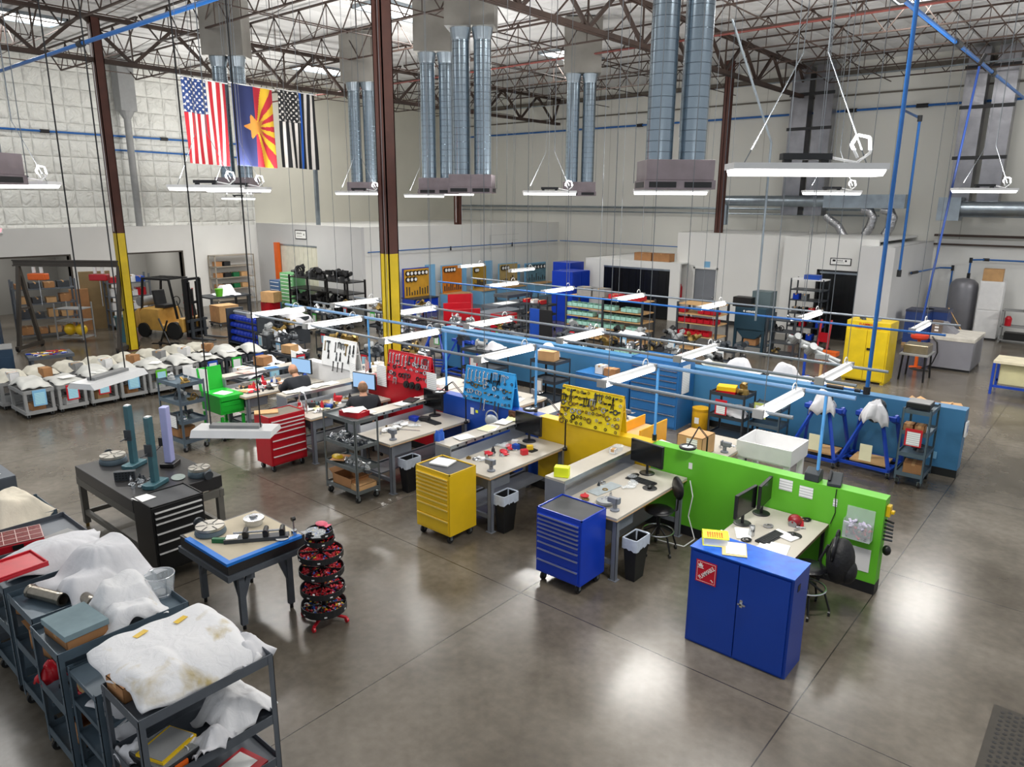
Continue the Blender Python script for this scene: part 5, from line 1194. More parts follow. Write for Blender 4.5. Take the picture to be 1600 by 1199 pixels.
shelf_cart('steel cart with a red tray lid, fourth from the front at bottom left', (-7.86, 2.08, 0), 0, .66, 1.0, 1.13, [.2, .65, 1.08], STEELB, lip=.055, post=.045)
shelf_cart('steel cart carrying the red compartment case at bottom left', (-8.75, 2.12, 0), 0, .72, 1.0, 1.1, [.2, .6, 1.04], STEEL, lip=.055, post=.045)
shelf_cart('far steel cart with a stained cloth at the left edge', (-9.6, 2.1, 0), 0, .7, 1.0, 1.1, [.2, .6, 1.04], STEELB, lip=.05)
t = thing('drawer_unit', 'grey steel drawer unit cut off at the left edge', 'cabinet', (-11.0, 2.15, 0)); MB().bx(-.3, .3, -.45, .45, .05, 1.15).build('body', STEEL, t)
for z in (.8, .95, 1.08):
    d = MB().bx(.3, .31, -.43, .43, z-.06, z+.06).build('drawer', STEEL, t); MB().bx(.31, .325, -.1, .1, z-.01, z+.01).build('handle', CHROME, d)
scatter((-11.1, -10.9, 2.0, 2.4), 1.152, 4, 'paper', 'loose sheet on the drawer unit at the left edge', 'papers on the left drawer unit', 60)
cloth('work_cloth', 'large oil-stained white sheet spread over the front cart at bottom left', 'cloth', -5.2, 2.1, 1.0, .94, 1.19, [(-.3, .05, .9, .9, .13), (.15, -.3, .3, .3, .16)], 0, .09, 4, STAIN, edge=.08, n=70, fold=.014)
for k, (x, y, a) in enumerate(((-5.5, 1.98, .35), (-5.46, 2.28, .35))):
    one('yellow_tape', ('left' if k == 0 else 'right')+' piece of yellow tape on the stained sheet at bottom left', 'tape', MB().bx(-.025, .025, -.055, .055, 0, .002), YEL, (x, y, 1.338), R(20))
carton('brown box under the stained sheet on the front cart', (-5.12, 1.72, 1.162), R(3), .26, .2, .12, CARD)
cloth('work_cloth', 'white cloth bunched at the far end of the front cart', 'cloth', -4.93, 2.5, .42, .32, 1.18, [(0, 0, .16, .12, .08)], .2, .03, 6, n=24)
cloth('work_cloth', 'yellowed cloth over a part on the middle shelf of the front cart', 'cloth', -4.95, 2.4, .46, .5, .64, [(0, 0, .2, .22, .2)], .1, .02, 7, STAIN, n=30)
cloth('work_cloth', 'crumpled white glove-like rag on the middle shelf edge of the front cart', 'cloth', -4.75, 2.1, .22, .34, .68, [(0, 0, .09, .12, .07)], .3, .02, 8, n=24, fold=.05)
t = thing('organizer_case', 'black organizer case with a clear lid on the middle shelf of the front cart', 'case', (-4.9, 1.82, .63), R(8))
MB().bx(-.2, .2, -.16, .16, 0, .08).build('tray', DK, t, bevel=.01); MB().bx(-.19, .19, -.15, .15, .08, .09).build('lid', GLASS, t); MB().bx(.2, .215, -.05, .05, .02, .06).build('latch', ORANGE, t)
one('binder', 'yellow edged manual on top of the black organizer case', 'binder', MB().bx(-.13, .13, -.16, .16, 0, .02), YEL, (-4.9, 1.84, .722), R(20)); one('manual_cover', 'grey plastic cover lying on the yellow edged manual', 'cover', MB().bx(-.11, .11, -.15, .15, 0, .004), GREYP, (-4.9, 1.84, .743), R(20))
one('folder', 'red folder with a white sheet on the bottom shelf of the front cart', 'folder', MB().bx(-.15, .15, -.2, .2, 0, .02), RED, (-4.82, 2.3, .225), R(12)); paper('white sheet on the red folder of the front cart', (-4.84, 2.3, .247), R(12), .2, .3)
cloth('work_cloth', 'white cloth ball at the near end of the front cart middle shelf', 'cloth', -5.12, 1.7, .24, .22, .625, [(0, 0, .09, .09, .09)], .2, .02, 9, n=20)
one('foam_block', 'grey blue foam block with a round recess on the second steel cart', 'foam', MB().bx(-.22, .22, -.17, .17, 0, .05), pm('foam_grey_blue', '#7f949b', .8, 0, .08, 9), (-6.22, 1.75, 1.235), R(4))
carton('shallow brown box under the grey foam block', (-6.22, 1.75, 1.152), R(4), .42, .32, .08, CARD)
cloth('work_cloth', 'stained white cloth over round parts on the cart with the wire basket', 'cloth', -6.25, 2.12, .62, .62, 1.17, [(-.12, .05, .2, .24, .22), (.16, .05, .14, .2, .14)], -.2, .04, 11, STAIN, n=44, fold=.03)
t = thing('wire_basket', 'round clear wire basket at the end of the steel cart', 'basket', (-6.3, 2.62-.13, 1.156))
MB().lathe([(.1, 0), (.125, .2), (.13, .205), (.12, .2), (.097, .004)], 26, cap=False).build('basket', GLASS, t, smooth=True); b = MB().torus((0, 0, .2), .127, .006, 'z', 26, 6).torus((0, 0, .02), .1, .004, 'z', 26, 6)
for k in range(6): a = k*PI/3; b.cyl((.1*math.cos(a), .1*math.sin(a), 0), (.127*math.cos(a), .127*math.sin(a), .2), .003, n=5)
b.build('wire_frame', CHROME, t)
one('flask_parts', 'small pale stones in the bottom of the wire basket', 'part', MB().sphere((0, 0, .02), .06, 12, 6, (1, .8, .3)), GREYP, (-6.3, 2.49, 1.16))
PIPEM = pm('brushed_cylinder', '#8f897e', .28, .85, .15, 20)
def cylinder(label, loc, rz, L=.42, r=.055):
    t = thing('steel_cylinder', label, 'cylinder', loc, rz)
    MB().lathe([(r, 0), (r*1.15, .005), (r*1.15, .03), (r, .035), (r, L-.03), (r*1.1, L-.025), (r*1.1, L), (r*.82, L), (r*.82, L-.1)], 24, cap=False).build('body', PIPEM, t, smooth=True)
    return t
c = cylinder('left short steel cylinder lying on the bottom-left cart', (-7.25, 1.72, 1.165), 0); c.rotation_euler = (0, R(90), R(20)); c.location.x -= 0
c = cylinder('steel cylinder poking out from under the big white cloth', (-6.98, 1.98, 1.165), 0, .4, .055); c.rotation_euler = (0, R(90), R(5))
cloth('work_cloth', 'large clean white cloth heaped over the cart with the steel cylinders', 'cloth', -7.1, 2.26, .8, .86, 1.17, [(-.08, .12, .3, .3, .24), (.14, -.2, .18, .25, .12)], .15, .08, 13, n=56, fold=.035)
cloth('work_cloth', 'wide creased white cloth on the cart with the red tray lid', 'cloth', -7.95, 2.15, .62, .95, 1.11, [(-.05, .0, .25, .4, .12)], 0, .03, 14, n=40, fold=.03)
one('red_tray', 'upturned red plastic tray on a bottom-left cart', 'lid', MB().bx(-.2, .2, -.22, .22, 0, .03).bx(-.2, -.185, -.22, .22, .03, .05).bx(.185, .2, -.22, .22, .03, .05).bx(-.2, .2, .205, .22, .03, .05), REDP, (-7.62, 1.72, 1.26), R(4), bevel=.005)
t = thing('compartment_case', 'red compartment case with a clear lid and black handle on a cart at left', 'case', (-8.68, 2.02, 1.045), R(-12))
MB().bx(-.2, .2, -.24, .24, 0, .09).build('tray', RED, t, bevel=.01); MB().bx(-.195, .195, -.235, .235, .09, .1).build('lid', pm('smoky_red_lid', '#8c4a4a', .15, 0, .1, 6, alpha=.85), t)
b = MB()
for i in range(5): b.bx(-.19, .19, -.235+i*.117-.003, -.235+i*.117+.003, .1, .104)
for i in range(4): b.bx(-.19+i*.127-.003, -.19+i*.127+.003, -.235, .235, .1, .104)
b.build('dividers', pm('pale_rim', '#d9b9b4', .4, 0, .05, 6), t); MB().bx(.2, .215, -.05, .05, .03, .08).build('latch', BLACK, t)
MB().tube([(-.2, -.06, .06), (-.25, -.06, .06), (-.25, .06, .06), (-.2, .06, .06)], .01).build('handle', BLACK, t)
scatter((-8.6, -8.5, 2.38, 2.45), 1.045, 2, 'paper', 'grey flat strip beside the red compartment case', 'strips beside the red case', 61, [GREYP])
cloth('work_cloth', 'white cloth with an orange brown stain on the far cart at the left edge', 'cloth', -9.5, 2.2, .75, .75, 1.06, [(0, 0, .3, .3, .26)], .3, .05, 16, pm('brown_stained_cloth', '#d8cfbd', .9, 0, .25, 2.2, .3, 20), n=44, fold=.035)
one('brass_bushing', 'tan ring bushing standing on the bottom shelf of the third cart', 'ring', MB().torus((0, 0, .06), .05, .02, 'y', 20, 8), pm('tan_ring', '#b99a6c', .6, 0, .05, 6), (-6.1, 1.7, .665), R(10), smooth=True)
for i, (x, y, z) in enumerate(((-6.2, 1.75, .205), (-5.55, 1.8, .205), (-7.0, 1.8, .655), (-7.0, 2.2, .655), (-7.85, 1.9, .655))):
    carton(['brown box on the bottom shelf of the foam block cart', 'brown box on the bottom shelf of the lower steel cart', 'brown box under the steel cylinders', 'brown box under the big white cloth', 'brown box on the middle shelf of the red lid cart'][i], (x, y, z), R(5*i), .34, .28, .2, CARD, True)
cloth('work_cloth', 'white cloth on the third shelf of the lower steel cart', 'cloth', -5.55, 1.85, .4, .45, .81, [(0, 0, .15, .15, .1)], .3, .02, 17, n=24)
cloth('work_cloth', 'pale cloth on the second shelf of the lower steel cart', 'cloth', -5.55, 1.95, .4, .5, .51, [(0, 0, .15, .15, .08)], .1, .02, 18, n=24)
cloth('red_cloth', 'red rag hanging over the shelf edge of the foam block cart', 'cloth', -6.55, 1.6, .16, .2, .7, [(0, 0, .06, .07, .06)], .1, .08, 19, RED, n=16)
scatter((-6.4, -6.0, 1.65, 2.4), .656, 14, 'part', 'dark metal part on the middle shelf of the foam block cart', 'parts on the foam block cart', 62, [DK, REDP, CHROME, BRASS])
scatter((-7.2, -6.85, 1.65, 2.5), .206, 10, 'part', 'dark metal part low on the cylinder cart', 'parts on the cylinder cart', 63, [DK, REDP, CHROME])
# rubber mat at the right edge
t = thing('rubber_mat', 'dark perforated rubber mat at the bottom right corner', 'mat', (.55, 6.75, 0), R(0))
MB().bx(-.9, .9, -.85, .85, 0, .01).build('base', pm('mat_rubber', '#3c3832', .8, 0, .1, 8), t)
b = MB()
for i in range(26):
    for j in range(22):
        if i < 14: b.cyl((-.82+i*.055, -.78+j*.073+(i % 2)*.036, .01), (-.82+i*.055, -.78+j*.073+(i % 2)*.036, .0112), .019, n=8)
o = b.build('holes', BLACK, t)

# ================================================================ BEHIND THE STATION WALLS
def print_lines(parent, rows, y, mat, nm='print'):
    b = MB()
    for x0, x1, z, h in rows:
        n = max(1, int((x1-x0)/(h*.8)))
        for k in range(n): a_ = x0+(x1-x0)*k/n; b.bx(a_, a_+(x1-x0)/n*.72, y-.001, y, z, z+h*(1 if k % 3 else .8))
    b.build(nm, mat, parent)
def lump(seed, s=1.):
    r = random.Random(seed); b = MB()
    for k in range(r.randint(4, 7)):
        c = (r.uniform(-.14, .14)*s, r.uniform(-.12, .12)*s, r.uniform(.05, .16)*s); q = r.random()
        if q < .45: b.cyl(c, (c[0]+r.uniform(-.15, .15)*s, c[1]+r.uniform(-.15, .15)*s, c[2]+r.uniform(-.02, .1)*s), r.uniform(.03, .07)*s, n=12)
        elif q < .7: b.torus(c, r.uniform(.05, .1)*s, r.uniform(.012, .025)*s, r.choice('xyz'), 16, 6)
        else: b.box(c, (r.uniform(.06, .16)*s, r.uniform(.06, .14)*s, r.uniform(.05, .1)*s), (0, 0, r.uniform(0, 3)))
    return b.cyl((0, 0, 0), (0, 0, .09*s), .12*s, .09*s, 14)
LUMPM = [STEELD, pm('cast_grey', '#9a9d9e', .5, .3, .1, 8), pm('oily_black', '#1c1c1e', .4, .3, .2, 8), CHROME, BRASS]
lk = [0]
def part(label, loc, s=1., m=0, group=None):
    lk[0] += 1; return one('engine_part', label, 'machine part', lump(lk[0], s), LUMPM[m % 5], loc, rnd.uniform(0, 6), group)
for i, (c, xs) in enumerate((('lime green', -4.3), ('yellow', -6.4), ('blue', -8.5), ('red', -10.4), ('white', -12.8))):
    workbench('workbench on the far side of the %s low station wall' % c, xs, 9.28, 11.1, riser=(i in (1, 2)), w_=.85)
    if i != 0: vise('grey vise on the bench behind the %s low station wall' % c, (xs-.16, 10.9-(.9 if i == 4 else 0), .882), R(90))
    scatter((xs-.75, xs-.2, 9.6, 10.7), .882, 7, 'part', 'small part on the bench behind the %s station wall' % c, 'parts on the bench behind the %s wall' % c, 70+i)
    if i: scatter((xs-.7, xs-.3, 9.5, 10.8), .882, 3, 'paper', 'sheet on the bench behind the %s station wall' % c, 'papers on the bench behind the %s wall' % c, 80+i)
vise('silver vise beside the white tub behind the lime green wall', (-4.42, 10.35, .882), R(90))
carton('large brown box with a white label behind the lime green wall', (-4.78, 10.08, .882), 0, .42, .44, .3, CARDL)
one('box_label', 'white label sheet on the large brown box behind the lime green wall', 'label', MB().bx(-.09, .09, -.003, 0, 0, .2), PAPERB, (-4.74, 9.857, .95))
t = thing('glove_box', 'blue and white glove box beside the large brown box', 'box', (-5.08, 9.6, .882), R(-15)); MB().bx(-.12, .12, -.08, .08, 0, .2).build('body', pm('glove_box_blue', '#4d9bd6', .5, 0, .25, 9), t); MB().bx(-.121, .121, -.081, .081, .14, .202).build('lid', WHITEP, t)
t = thing('parts_washer', 'white plastic tub washer on a white stand behind the lime green wall', 'washer', (-3.9, 10.95, 0))
b = MB().bx(-.42, .42, -.36, .36, .78, .8)
for s_ in (-1, 1): b.bx(s_*.42-.012, s_*.42+.012, -.37, .37, .8, 1.05).bx(-.42, .42, s_*.36-.012, s_*.36+.012, .8, 1.05)
b.build('tub', WHITEP, t)
b = MB()
for sx in (-1, 1):
    for s_ in (-1, 1): b.bx(sx*.36-.04, sx*.36+.04, s_*.3-.04, s_*.3+.04, .0, .78)
b.bx(-.31, .31, -.26, .26, .2, .26); b.build('stand', WHITEP, t); MB().box((.45, -.1, .2), (.3, .5, .05), (0, R(25), 0)).build('foot_tray', WHITEP, t)
t = thing('shelf_unit', 'yellow-orange sided shelf unit behind the yellow station wall', 'shelf', (-5.55, 9.75, 0)); Y3 = pm('orange_yellow', '#e8a81e', .4, 0, .05, 4)
for s_ in (-1, 1): MB().bx(s_*.2-.01, s_*.2+.01, -.42, .42, 0, 1.28).build('side_panel', Y3, t)
for z in (.35, .75, 1.1): MB().bx(-.19, .19, -.42, .42, z, z+.02).build('shelf', WOOD, t)
tool_chest('low red steel chest behind the blue station wall', (-7.9, 10.0, 0), R(90), 1.0, .45, .8, [1, 1, 1.4, 1.8], RED)
one('blue_box', 'dark blue parts tray behind the joint of blue and yellow walls', 'tray', MB().bx(-.22, .22, -.3, .3, 0, .16), BLUE, (-6.85, 10.6, .882), 0)
tool_chest('low red drawer unit behind the red station wall', (-9.75, 10.1, 0), R(90), .9, .42, .85, [1, 1, 1.4], RED)
one('white_tray', 'white tray with two dark jars on the bench behind the red pegboard', 'tray', MB().bx(-.15, .15, -.08, .08, 0, .07), WHITEP, (-10.75, 10.3, .882), R(-10))
# blue partition and what stands in front of it
partition('long sky blue partition crossing the hall behind the coloured stations', -14.6, -1.8, 14.3, .3, 1.23, SKYB)
note(-2.3+.1, .35, .13, .13, y=14.142, mat=LIGHTB, label='small pale plate low on the right end of the blue partition')
t = thing('wall_bracket_sign', 'small white sign box with a blue mark on the right end of the blue partition', 'sign', (-1.78, 14.22, .9)); MB().bx(0, .03, -.1, .1, -.13, .13).build('box', WHITEP, t); MB().bx(.0301, .032, -.03, .03, -.06, .06).build('mark', BLUE, t); MB().bx(.0, .03, -.102, -.1, -.1, .1).build('side_face', WHITEP, t)
t = thing('base_cabinet', 'low blue base cabinet beside the tall blue drawer cabinet', 'cabinet', (-8.75, 13.75, 0)); MB().bx(-.72, .72, -.32, .32, 0, .86).build('body', CABB, t, bevel=.005)
for s_ in (-1, 1): MB().bx(min(s_*.01, s_*.7), max(s_*.01, s_*.7), -.335, -.32, .06, .8).build('door', CABB, t)
t = tool_chest('tall blue drawer cabinet with long steel pulls against the blue partition', (-7.4, 13.75, 0), 0, 1.14, .72, 1.43, [.8, .8, .8, 1, 1.2, 1.4, 1.6, 2.0], CABB, z0=.0, topmat=CABB)
b = MB().bx(-.5, .5, -.366, -.362, .06, .34); b.build('open_bay', DK, t)
one('document_holder', 'red edged document sheet on the side of the tall blue drawer cabinet', 'notice', MB().bx(0, .012, -.16, .16, -.3, .3), PAPERB, (-6.825, 13.7, 1.05))
for k, (x, y, w_, h, m_) in enumerate(((-8.9, 13.65, .22, .2, WHITEP), (-8.6, 13.62, .3, .17, CARD), (-8.25, 13.7, .3, .1, DK))):
    carton(['white printed box on the low blue cabinet', 'brown box on the low blue cabinet', 'dark tray on the low blue cabinet'][k], (x, y, .862), .1*k, w_, .22, h, m_)
t = thing('oily_waste_can', 'round yellow waste can beside the tall blue drawer cabinet', 'bin', (-6.5, 13.85, 0)); MB().lathe([(.17, 0), (.18, .02), (.18, .4), (.17, .42)], 24).build('body', pm('can_yellow', '#d9a514', .45, .1, .15, 6), t, smooth=True); MB().lathe([(.185, .42), (.185, .46), (.05, .5)], 24).build('lid', pm('can_yellow', '#d9a514', .45, .1, .15, 6), t, smooth=True); MB().bx(-.05, .05, -.185, -.178, .15, .28).build('label', PAPER, t)
RP, GP = (REDP, PAPERB), (LIGHTB, PAPERC)
shelf_cart('dark steel cart with a brown box in front of the blue partition', (-9.95, 13.1, 0), 0, .72, .6, 1.15, [.2, .65, 1.1], STEELD, sheet=(-.1, .72, .12, GREYP, PAPER))
carton('brown box on the dark cart in front of the blue partition', (-10.0, 13.1, 1.105), .2, .4, .3, .22, CARDL)
cloth('work_cloth', 'white cloth draped beside the brown box on the dark cart', 'cloth', -10.2, 13.3, .5, .5, 1.3, [(0, 0, .15, .15, .1)], .2, .3, 31, n=20)
shelf_cart('dark cart with a red document holder before the left end of the blue partition', (-12.1, 13.2, 0), 0, .9, .8, 1.1, [.2, .6, 1.06], STEELD, sheet=(.0, .95, .13, REDP, PAPERB))
part('dark part on the cart with a red holder at the left of the blue partition', (-12.2, 13.2, 1.07), 1.2, 1)
cloth('work_cloth', 'grey cloth over a part on the cart left of the blue partition', 'cloth', -11.9, 13.35, .5, .4, 1.07, [(0, 0, .2, .15, .15)], .2, .04, 32, n=20)
shelf_cart('steel cart with a yellow binder and red holder in front of the partition', (-5.6, 13.3, 0), 0, .72, .55, 1.1, [.2, .6, 1.05], STEELD, sheet=(-.1, .95, .12, REDP, PAPERB))
one('binder', 'yellow binder on the steel cart near the round yellow can', 'binder', MB().bx(-.18, .18, -.14, .14, 0, .08), YEL, (-5.72, 13.28, 1.1), R(15)); one('binder', 'red binder below the yellow binder near the round yellow can', 'binder', MB().bx(-.19, .19, -.15, .15, 0, .045), RED, (-5.7, 13.28, 1.053), R(5))
part('jumbled tan part on the cart with the yellow binder', (-5.4, 13.35, 1.055), .9, 4)
cloth('work_cloth', 'white cloth on the middle shelf of the cart with the yellow binder', 'cloth', -5.55, 13.3, .5, .4, .605, [(0, 0, .2, .15, .2)], .1, .03, 33, n=20)
shelf_cart('low steel cart left of the blue engine stands', (-4.95, 13.55, 0), 0, .62, .5, .9, [.16, .5, .84], STEELB, sheet=(-.08, .95, .12, pm('olive_edge', '#b9c46a', .5, 0, .05, 5), PAPERB))
for k in range(3): carton('brown box on the bottom shelf left of the blue engine stands', (-5.1+k*.17, 13.55, .165), 0, .14, .3, .14, CARD, group='boxes left of the engine stands')
engine_stand('Left blue tubular stand with a white draped part by the blue partition', (-3.98, 13.62, 0), R(-4)); engine_stand('Right blue tubular stand with a white draped part by the blue partition', (-3.1, 13.72, 0), R(-4))
for k, x in enumerate((-3.98, -3.1)):
    cloth('white_cover', ('left' if k == 0 else 'right')+' white cover hanging over a blue engine stand', 'cloth', x, 13.6, .42, .42, 1.1, [(0, 0, .15, .15, .16)], .2+.3*k, .2, 35+k, n=30, fold=.05)
    note(x+.02, .42, .2, .3, y=13.24, mat=pm('pale_yellow_sheet', '#e8e3c0', .8, 0, .04, 6), label=('left' if k == 0 else 'right')+' pale sheet hung on a blue engine stand')
    one('drip_tray', 'flat wooden tray under the '+('left' if k == 0 else 'right')+' blue engine stand', 'tray', MB().bx(-.3, .3, -.25, .25, 0, .03), WOOD, (x+.02, 13.7, .16))
shelf_cart('tall four shelf cart with a red sheet near the right end of the partition', (-2.36, 13.5, 0), R(0), .44, .66, 1.36, [.2, .55, .93, 1.3], STEELB, sheet=(.0, 1.02, .13, REDP, PAPERB))
t = thing('organizer_case', 'black organizer case with a clear lid on top of the tall cart', 'case', (-2.38, 13.45, 1.345)); MB().bx(-.18, .18, -.18, .18, 0, .09).build('tray', DK, t, bevel=.01); MB().bx(-.17, .17, -.17, .17, .09, .1).build('lid', GREYP, t)
for k in range(2): carton(('left' if k == 0 else 'right')+' brown box on the second shelf of the tall right cart', (-2.48+k*.17, 13.35, .935), 0, .15, .2, .13, CARD)
part('dark tool on the third shelf of the tall right cart', (-2.3, 13.5, .555), .6, 0)
carton('brown box with white and yellow labels on the bottom shelf of the tall right cart', (-2.34, 13.42, .205), .1, .3, .28, .18, CARD)
airpipe('short blue and black air manifold on top of the blue partition', [(-4.4, 14.1, 1.3), (-3.37, 14.1, 1.3)], .022, [((-4.1, 14.1, 1.3), (-3.8, 14.1, 1.3)), ((-3.6, 14.1, 1.3), (-3.5, 14.1, 1.3))])
# wood-topped bench behind the partition, right part
t = thing('bench', 'wooden bench top with scattered boxes behind the right end of the blue partition', 'bench', (-2.95, 15.1, 0)); MB().bx(-1.1, 1.0, -.5, .6, .84, .9).build('top', WOOD, t)
for sx in (-1, .92):
    for s_ in (-.42, .52): MB().bx(sx-.03, sx+.03, s_-.03, s_+.03, 0, .84).build('leg', STEELD, t)
for k, (x, y, w_, d_, h_) in enumerate(((-2.55, 15.2, .5, .5, .1), (-2.2, 15.35, .35, .3, .12), (-2.9, 15.3, .4, .5, .06))):
    carton(['open wooden tray of parts behind the blue partition', 'light box at the right end behind the blue partition', 'flat open carton behind the blue partition'][k], (x, y, .902), .3*k, w_, d_, h_, CARDL, k != 1)
cloth('plastic_film', 'crumpled blue white film behind the blue partition near the vertical pipe', 'film', -3.5, 15.2, .6, .4, .905, [(0, 0, .2, .15, .05)], .1, .0, 38, pm('pale_film', '#cfd6ea', .4, 0, .1, 8), n=24)
scatter((-2.8, -2.4, 14.9, 15.4), 1.0, 8, 'part', 'small red or dark part on the boxes behind the blue partition', 'parts behind the blue partition', 90, [RED, DK])
t = thing('bench', 'second wooden bench with a red rag behind the blue partition', 'bench', (-4.6, 15.5, 0)); MB().bx(-.5, .5, -.5, .5, .84, .9).build('top', WOOD, t)
for sx in (-.45, .45):
    for s_ in (-.45, .45): MB().bx(sx-.03, sx+.03, s_-.03, s_+.03, 0, .84).build('leg', STEELD, t)
one('red_rag', 'red rag on the wooden bench behind the partition', 'cloth', MB().sphere((0, 0, 0), .16, 10, 6, (1, .6, .2)), RED, (-4.7, 15.4, .93), smooth=True)
for k, (x, y) in enumerate(((-6.15, 15.0), (-5.15, 15.1))):
    shelf_cart(('left' if k == 0 else 'right')+' dark cart with white covered parts just behind the blue partition', (x, y, 0), 0, .8, .6, 1.12, [.3, 1.06], STEELD)
    cloth('white_cover', ('left' if k == 0 else 'right')+' white cover over a part just behind the blue partition', 'cloth', x, y, .85, .6, 1.08, [(-.1, 0, .25, .22, .28)], .05, .04, 40+k, n=30)
carton('pale bin behind the tall blue drawer cabinet', (-6.75, 15.1, 0), 0, .5, .5, 1.15, pm('pale_bin', '#d6d8cf', .6, 0, .05, 5), True)
# ---- silver engine mounts on blue posts behind the partition
for k, (x, y) in enumerate(((-6.4, 19.8), (-5.6, 18.6))):
    t = thing('engine_mount', ('silver bracket assembly on a blue post near the blast cabinet' if k == 0 else 'silver bracket arm on a slim post left of the yellow cabinet'), 'stand', (x, y, 0))
    MB().bar((0, 0, 0), (0, 0, .85), .06).bar((-.4, 0, .03), (.4, 0, .03), .06).bar((0, -.4, .03), (0, .4, .03), .06).build('post', MATS['stand_blue'] if k == 0 else WOOD, t)
    b = MB().cyl((-.5, 0, 1.15), (.4, .1, .85), .06).cyl((-.4, .1, 1.0), (-.2, -.1, 1.2), .1).box((0, 0, .95), (.3, .2, .12)).cyl((.1, 0, .9), (.5, 0, .75), .035); b.build('bracket', LUMPM[1], t)
# ---- safety cabinet yellow
t = thing('safety_cabinet', 'large yellow two-door safety cabinet with faded red lettering', 'cabinet', (-5.1, 20.5, 0))
MB().bx(-.54, .54, .02, .86, .06, 1.65).build('body', YEL2, t, bevel=.006)
for sx in (-.48, .48): MB().bx(sx-.04, sx+.04, .05, .8, 0, .06).build('foot', YEL2, t)
for s_ in (-1, 1):
    d = MB().bx(min(s_*.006, s_*.5), max(s_*.006, s_*.5), -.002, .02, .1, 1.42).build('door', YEL2, t)
    if s_ > 0: MB().bx(.03, .15, -.02, 0, .9, .96).build('handle', BLACK, d)
text('FLAMMABLE\nKEEP FIRE AWAY', .085, t, (0, .012, 1.53), (R(90), 0, 0), MATS['sign_red'])
for k, x in enumerate((-5.3, -4.95)): part('small tool left on top of the large yellow cabinet', (x, 20.8, 1.655), .5, k, 'tools on the yellow cabinet')
# ---- right side room
t = thing('sink_table', 'stainless basin on a black folding table beside the yellow cabinet', 'table', (-4.15, 22.0, 0)); MB().bx(-.35, .35, -.45, .45, .7, .74).build('top', GREYP, t)
for sx in (-.3, .3):
    for s_ in (-.4, .4): MB().bar((sx, s_, 0), (sx*.9, s_*.9, .7), .035).build('leg', BLACK, t)
MB().bx(-.3, .3, -.3, .3, .74, .98).build('basin', pm('stainless', '#a89c84', .3, .8, .15, 5), t, bevel=.02)
t = thing('wash_tank', 'large grey floor-standing tank machine with a worn white top', 'machine', (-3.62, 24.6, 0)); MB().bx(-.58, .52, -.85, .85, .06, .86).build('body', pm('tank_grey', '#8a8a92', .45, .1, .05, 3), t, bevel=.015)
MB().bx(-.6, .54, -.87, .87, .86, .97).build('top', pm('worn_white', '#cfcac0', .5, 0, .15, 5), t, bevel=.01); MB().bx(-.55, .5, -.8, .8, 0, .06).build('plinth', DK, t)
MB().prism([(-.5, 0), (-.05, 0), (-.4, .28), (-.5, .28)], -.2, .5, 'y').build('hopper', MATS['tank_grey'], t) if False else MB().prism([(-.5, .97), (-.05, .97), (-.4, 1.25), (-.5, 1.25)], -.2, .4, 'y').build('hopper', MATS['tank_grey'], t)
t = thing('control_box', 'grey control box with white buttons mounted above the grey tank machine', 'control box', (-4.1, 23.95, .97)); MB().bx(-.13, .13, -.08, .08, .05, .42).build('box', pm('control_brown', '#6a5e56', .5, 0, .1, 5), t); MB().bx(-.02, .02, -.02, .02, 0, .05).build('stem', GREYP, t)
b = MB()
for z in (.14, .23, .32): b.bx(-.05, .05, -.09, -.08, z-.025, z+.025)
b.build('buttons', PAPER, t)
one('black_cable', 'black cable looping down from the control box to the floor', 'cord', MB().tube([(0, 0, .95), (.15, -.02, .8), (.2, -.05, .5), (.1, -.06, .15), (-.1, -.1, .02), (-.4, -.35, .01), (-.1, -.5, .01), (.1, -.4, .01), (-.3, -.3, .01)], .018, 6), BLACK, (-4.15, 23.68, 0), smooth=True)
t = thing('orange_stand', 'orange pole stand with a round red top beside the grey tank machine', 'stand', (-4.45, 23.6, 0)); MB().cyl((0, 0, 0), (0, 0, .85), .05).build('pole', ORANGE, t); MB().lathe([(.2, .85), (.24, .9), (.24, .97), (.2, .98)], 20).build('funnel_top', pm('orange_red', '#e2452a', .45, 0, .05, 4), t); MB().lathe([(.18, 0), (.18, .02)], 16).build('base', ORANGE, t)
for k, x in enumerate((-5.3, -4.85)):
    t = thing('pallet_crate', ('left' if k == 0 else 'right')+' blue sided crate with plastic film in front of the air tank', 'crate', (x, 27.6+.5*k, 0)); MB().bx(-.35, .35, -.4, .4, .1, 1.15).build('body', pm('crate_blue', '#24407f', .5, 0, .15, 4), t); MB().bx(-.36, .36, -.42, .42, 0, .1).build('pallet', WOOD, t); MB().bx(-.36, .36, -.41, .41, 1.15, 1.22).build('cover', pm('crate_cover', '#3a3f55', .4, 0, .3, 4), t)
t = thing('air_tank', 'tall grey domed air receiver tank in the right-hand room', 'tank', (-4.62, 30.8, 0)); MB().lathe([(.38, .12), (.46, .25), (.46, 1.75), (.43, 1.9), (.3, 2.02), (.1, 2.07)], 28).build('vessel', pm('tank_dark_grey', '#84848a', .4, .3, .05, 3), t, smooth=True)
for k in range(3): a = 2.1*k; MB().bar((.35*math.cos(a), .35*math.sin(a), 0), (.35*math.cos(a), .35*math.sin(a), .25), .06).build('leg', STEELD, t)
t = thing('tall_cabinet', 'tall white cabinet next to the grey air tank', 'cabinet', (-3.72, 30.6, 0)); MB().bx(-.36, .36, -.25, .3, .05, 2.05).build('body', WHITEP, t, bevel=.01); MB().bx(-.33, .33, -.265, -.25, .1, 1.0).build('door', WHITEP, t); MB().bx(-.33, .33, -.265, -.25, 1.06, 2.0).build('door', WHITEP, t); MB().bx(-.36, .36, -.25, .3, 0, .05).build('plinth', DK, t)
carton('brown box on top of the tall white cabinet', (-3.75, 30.6, 2.052), .05, .6, .4, .42, CARDL)
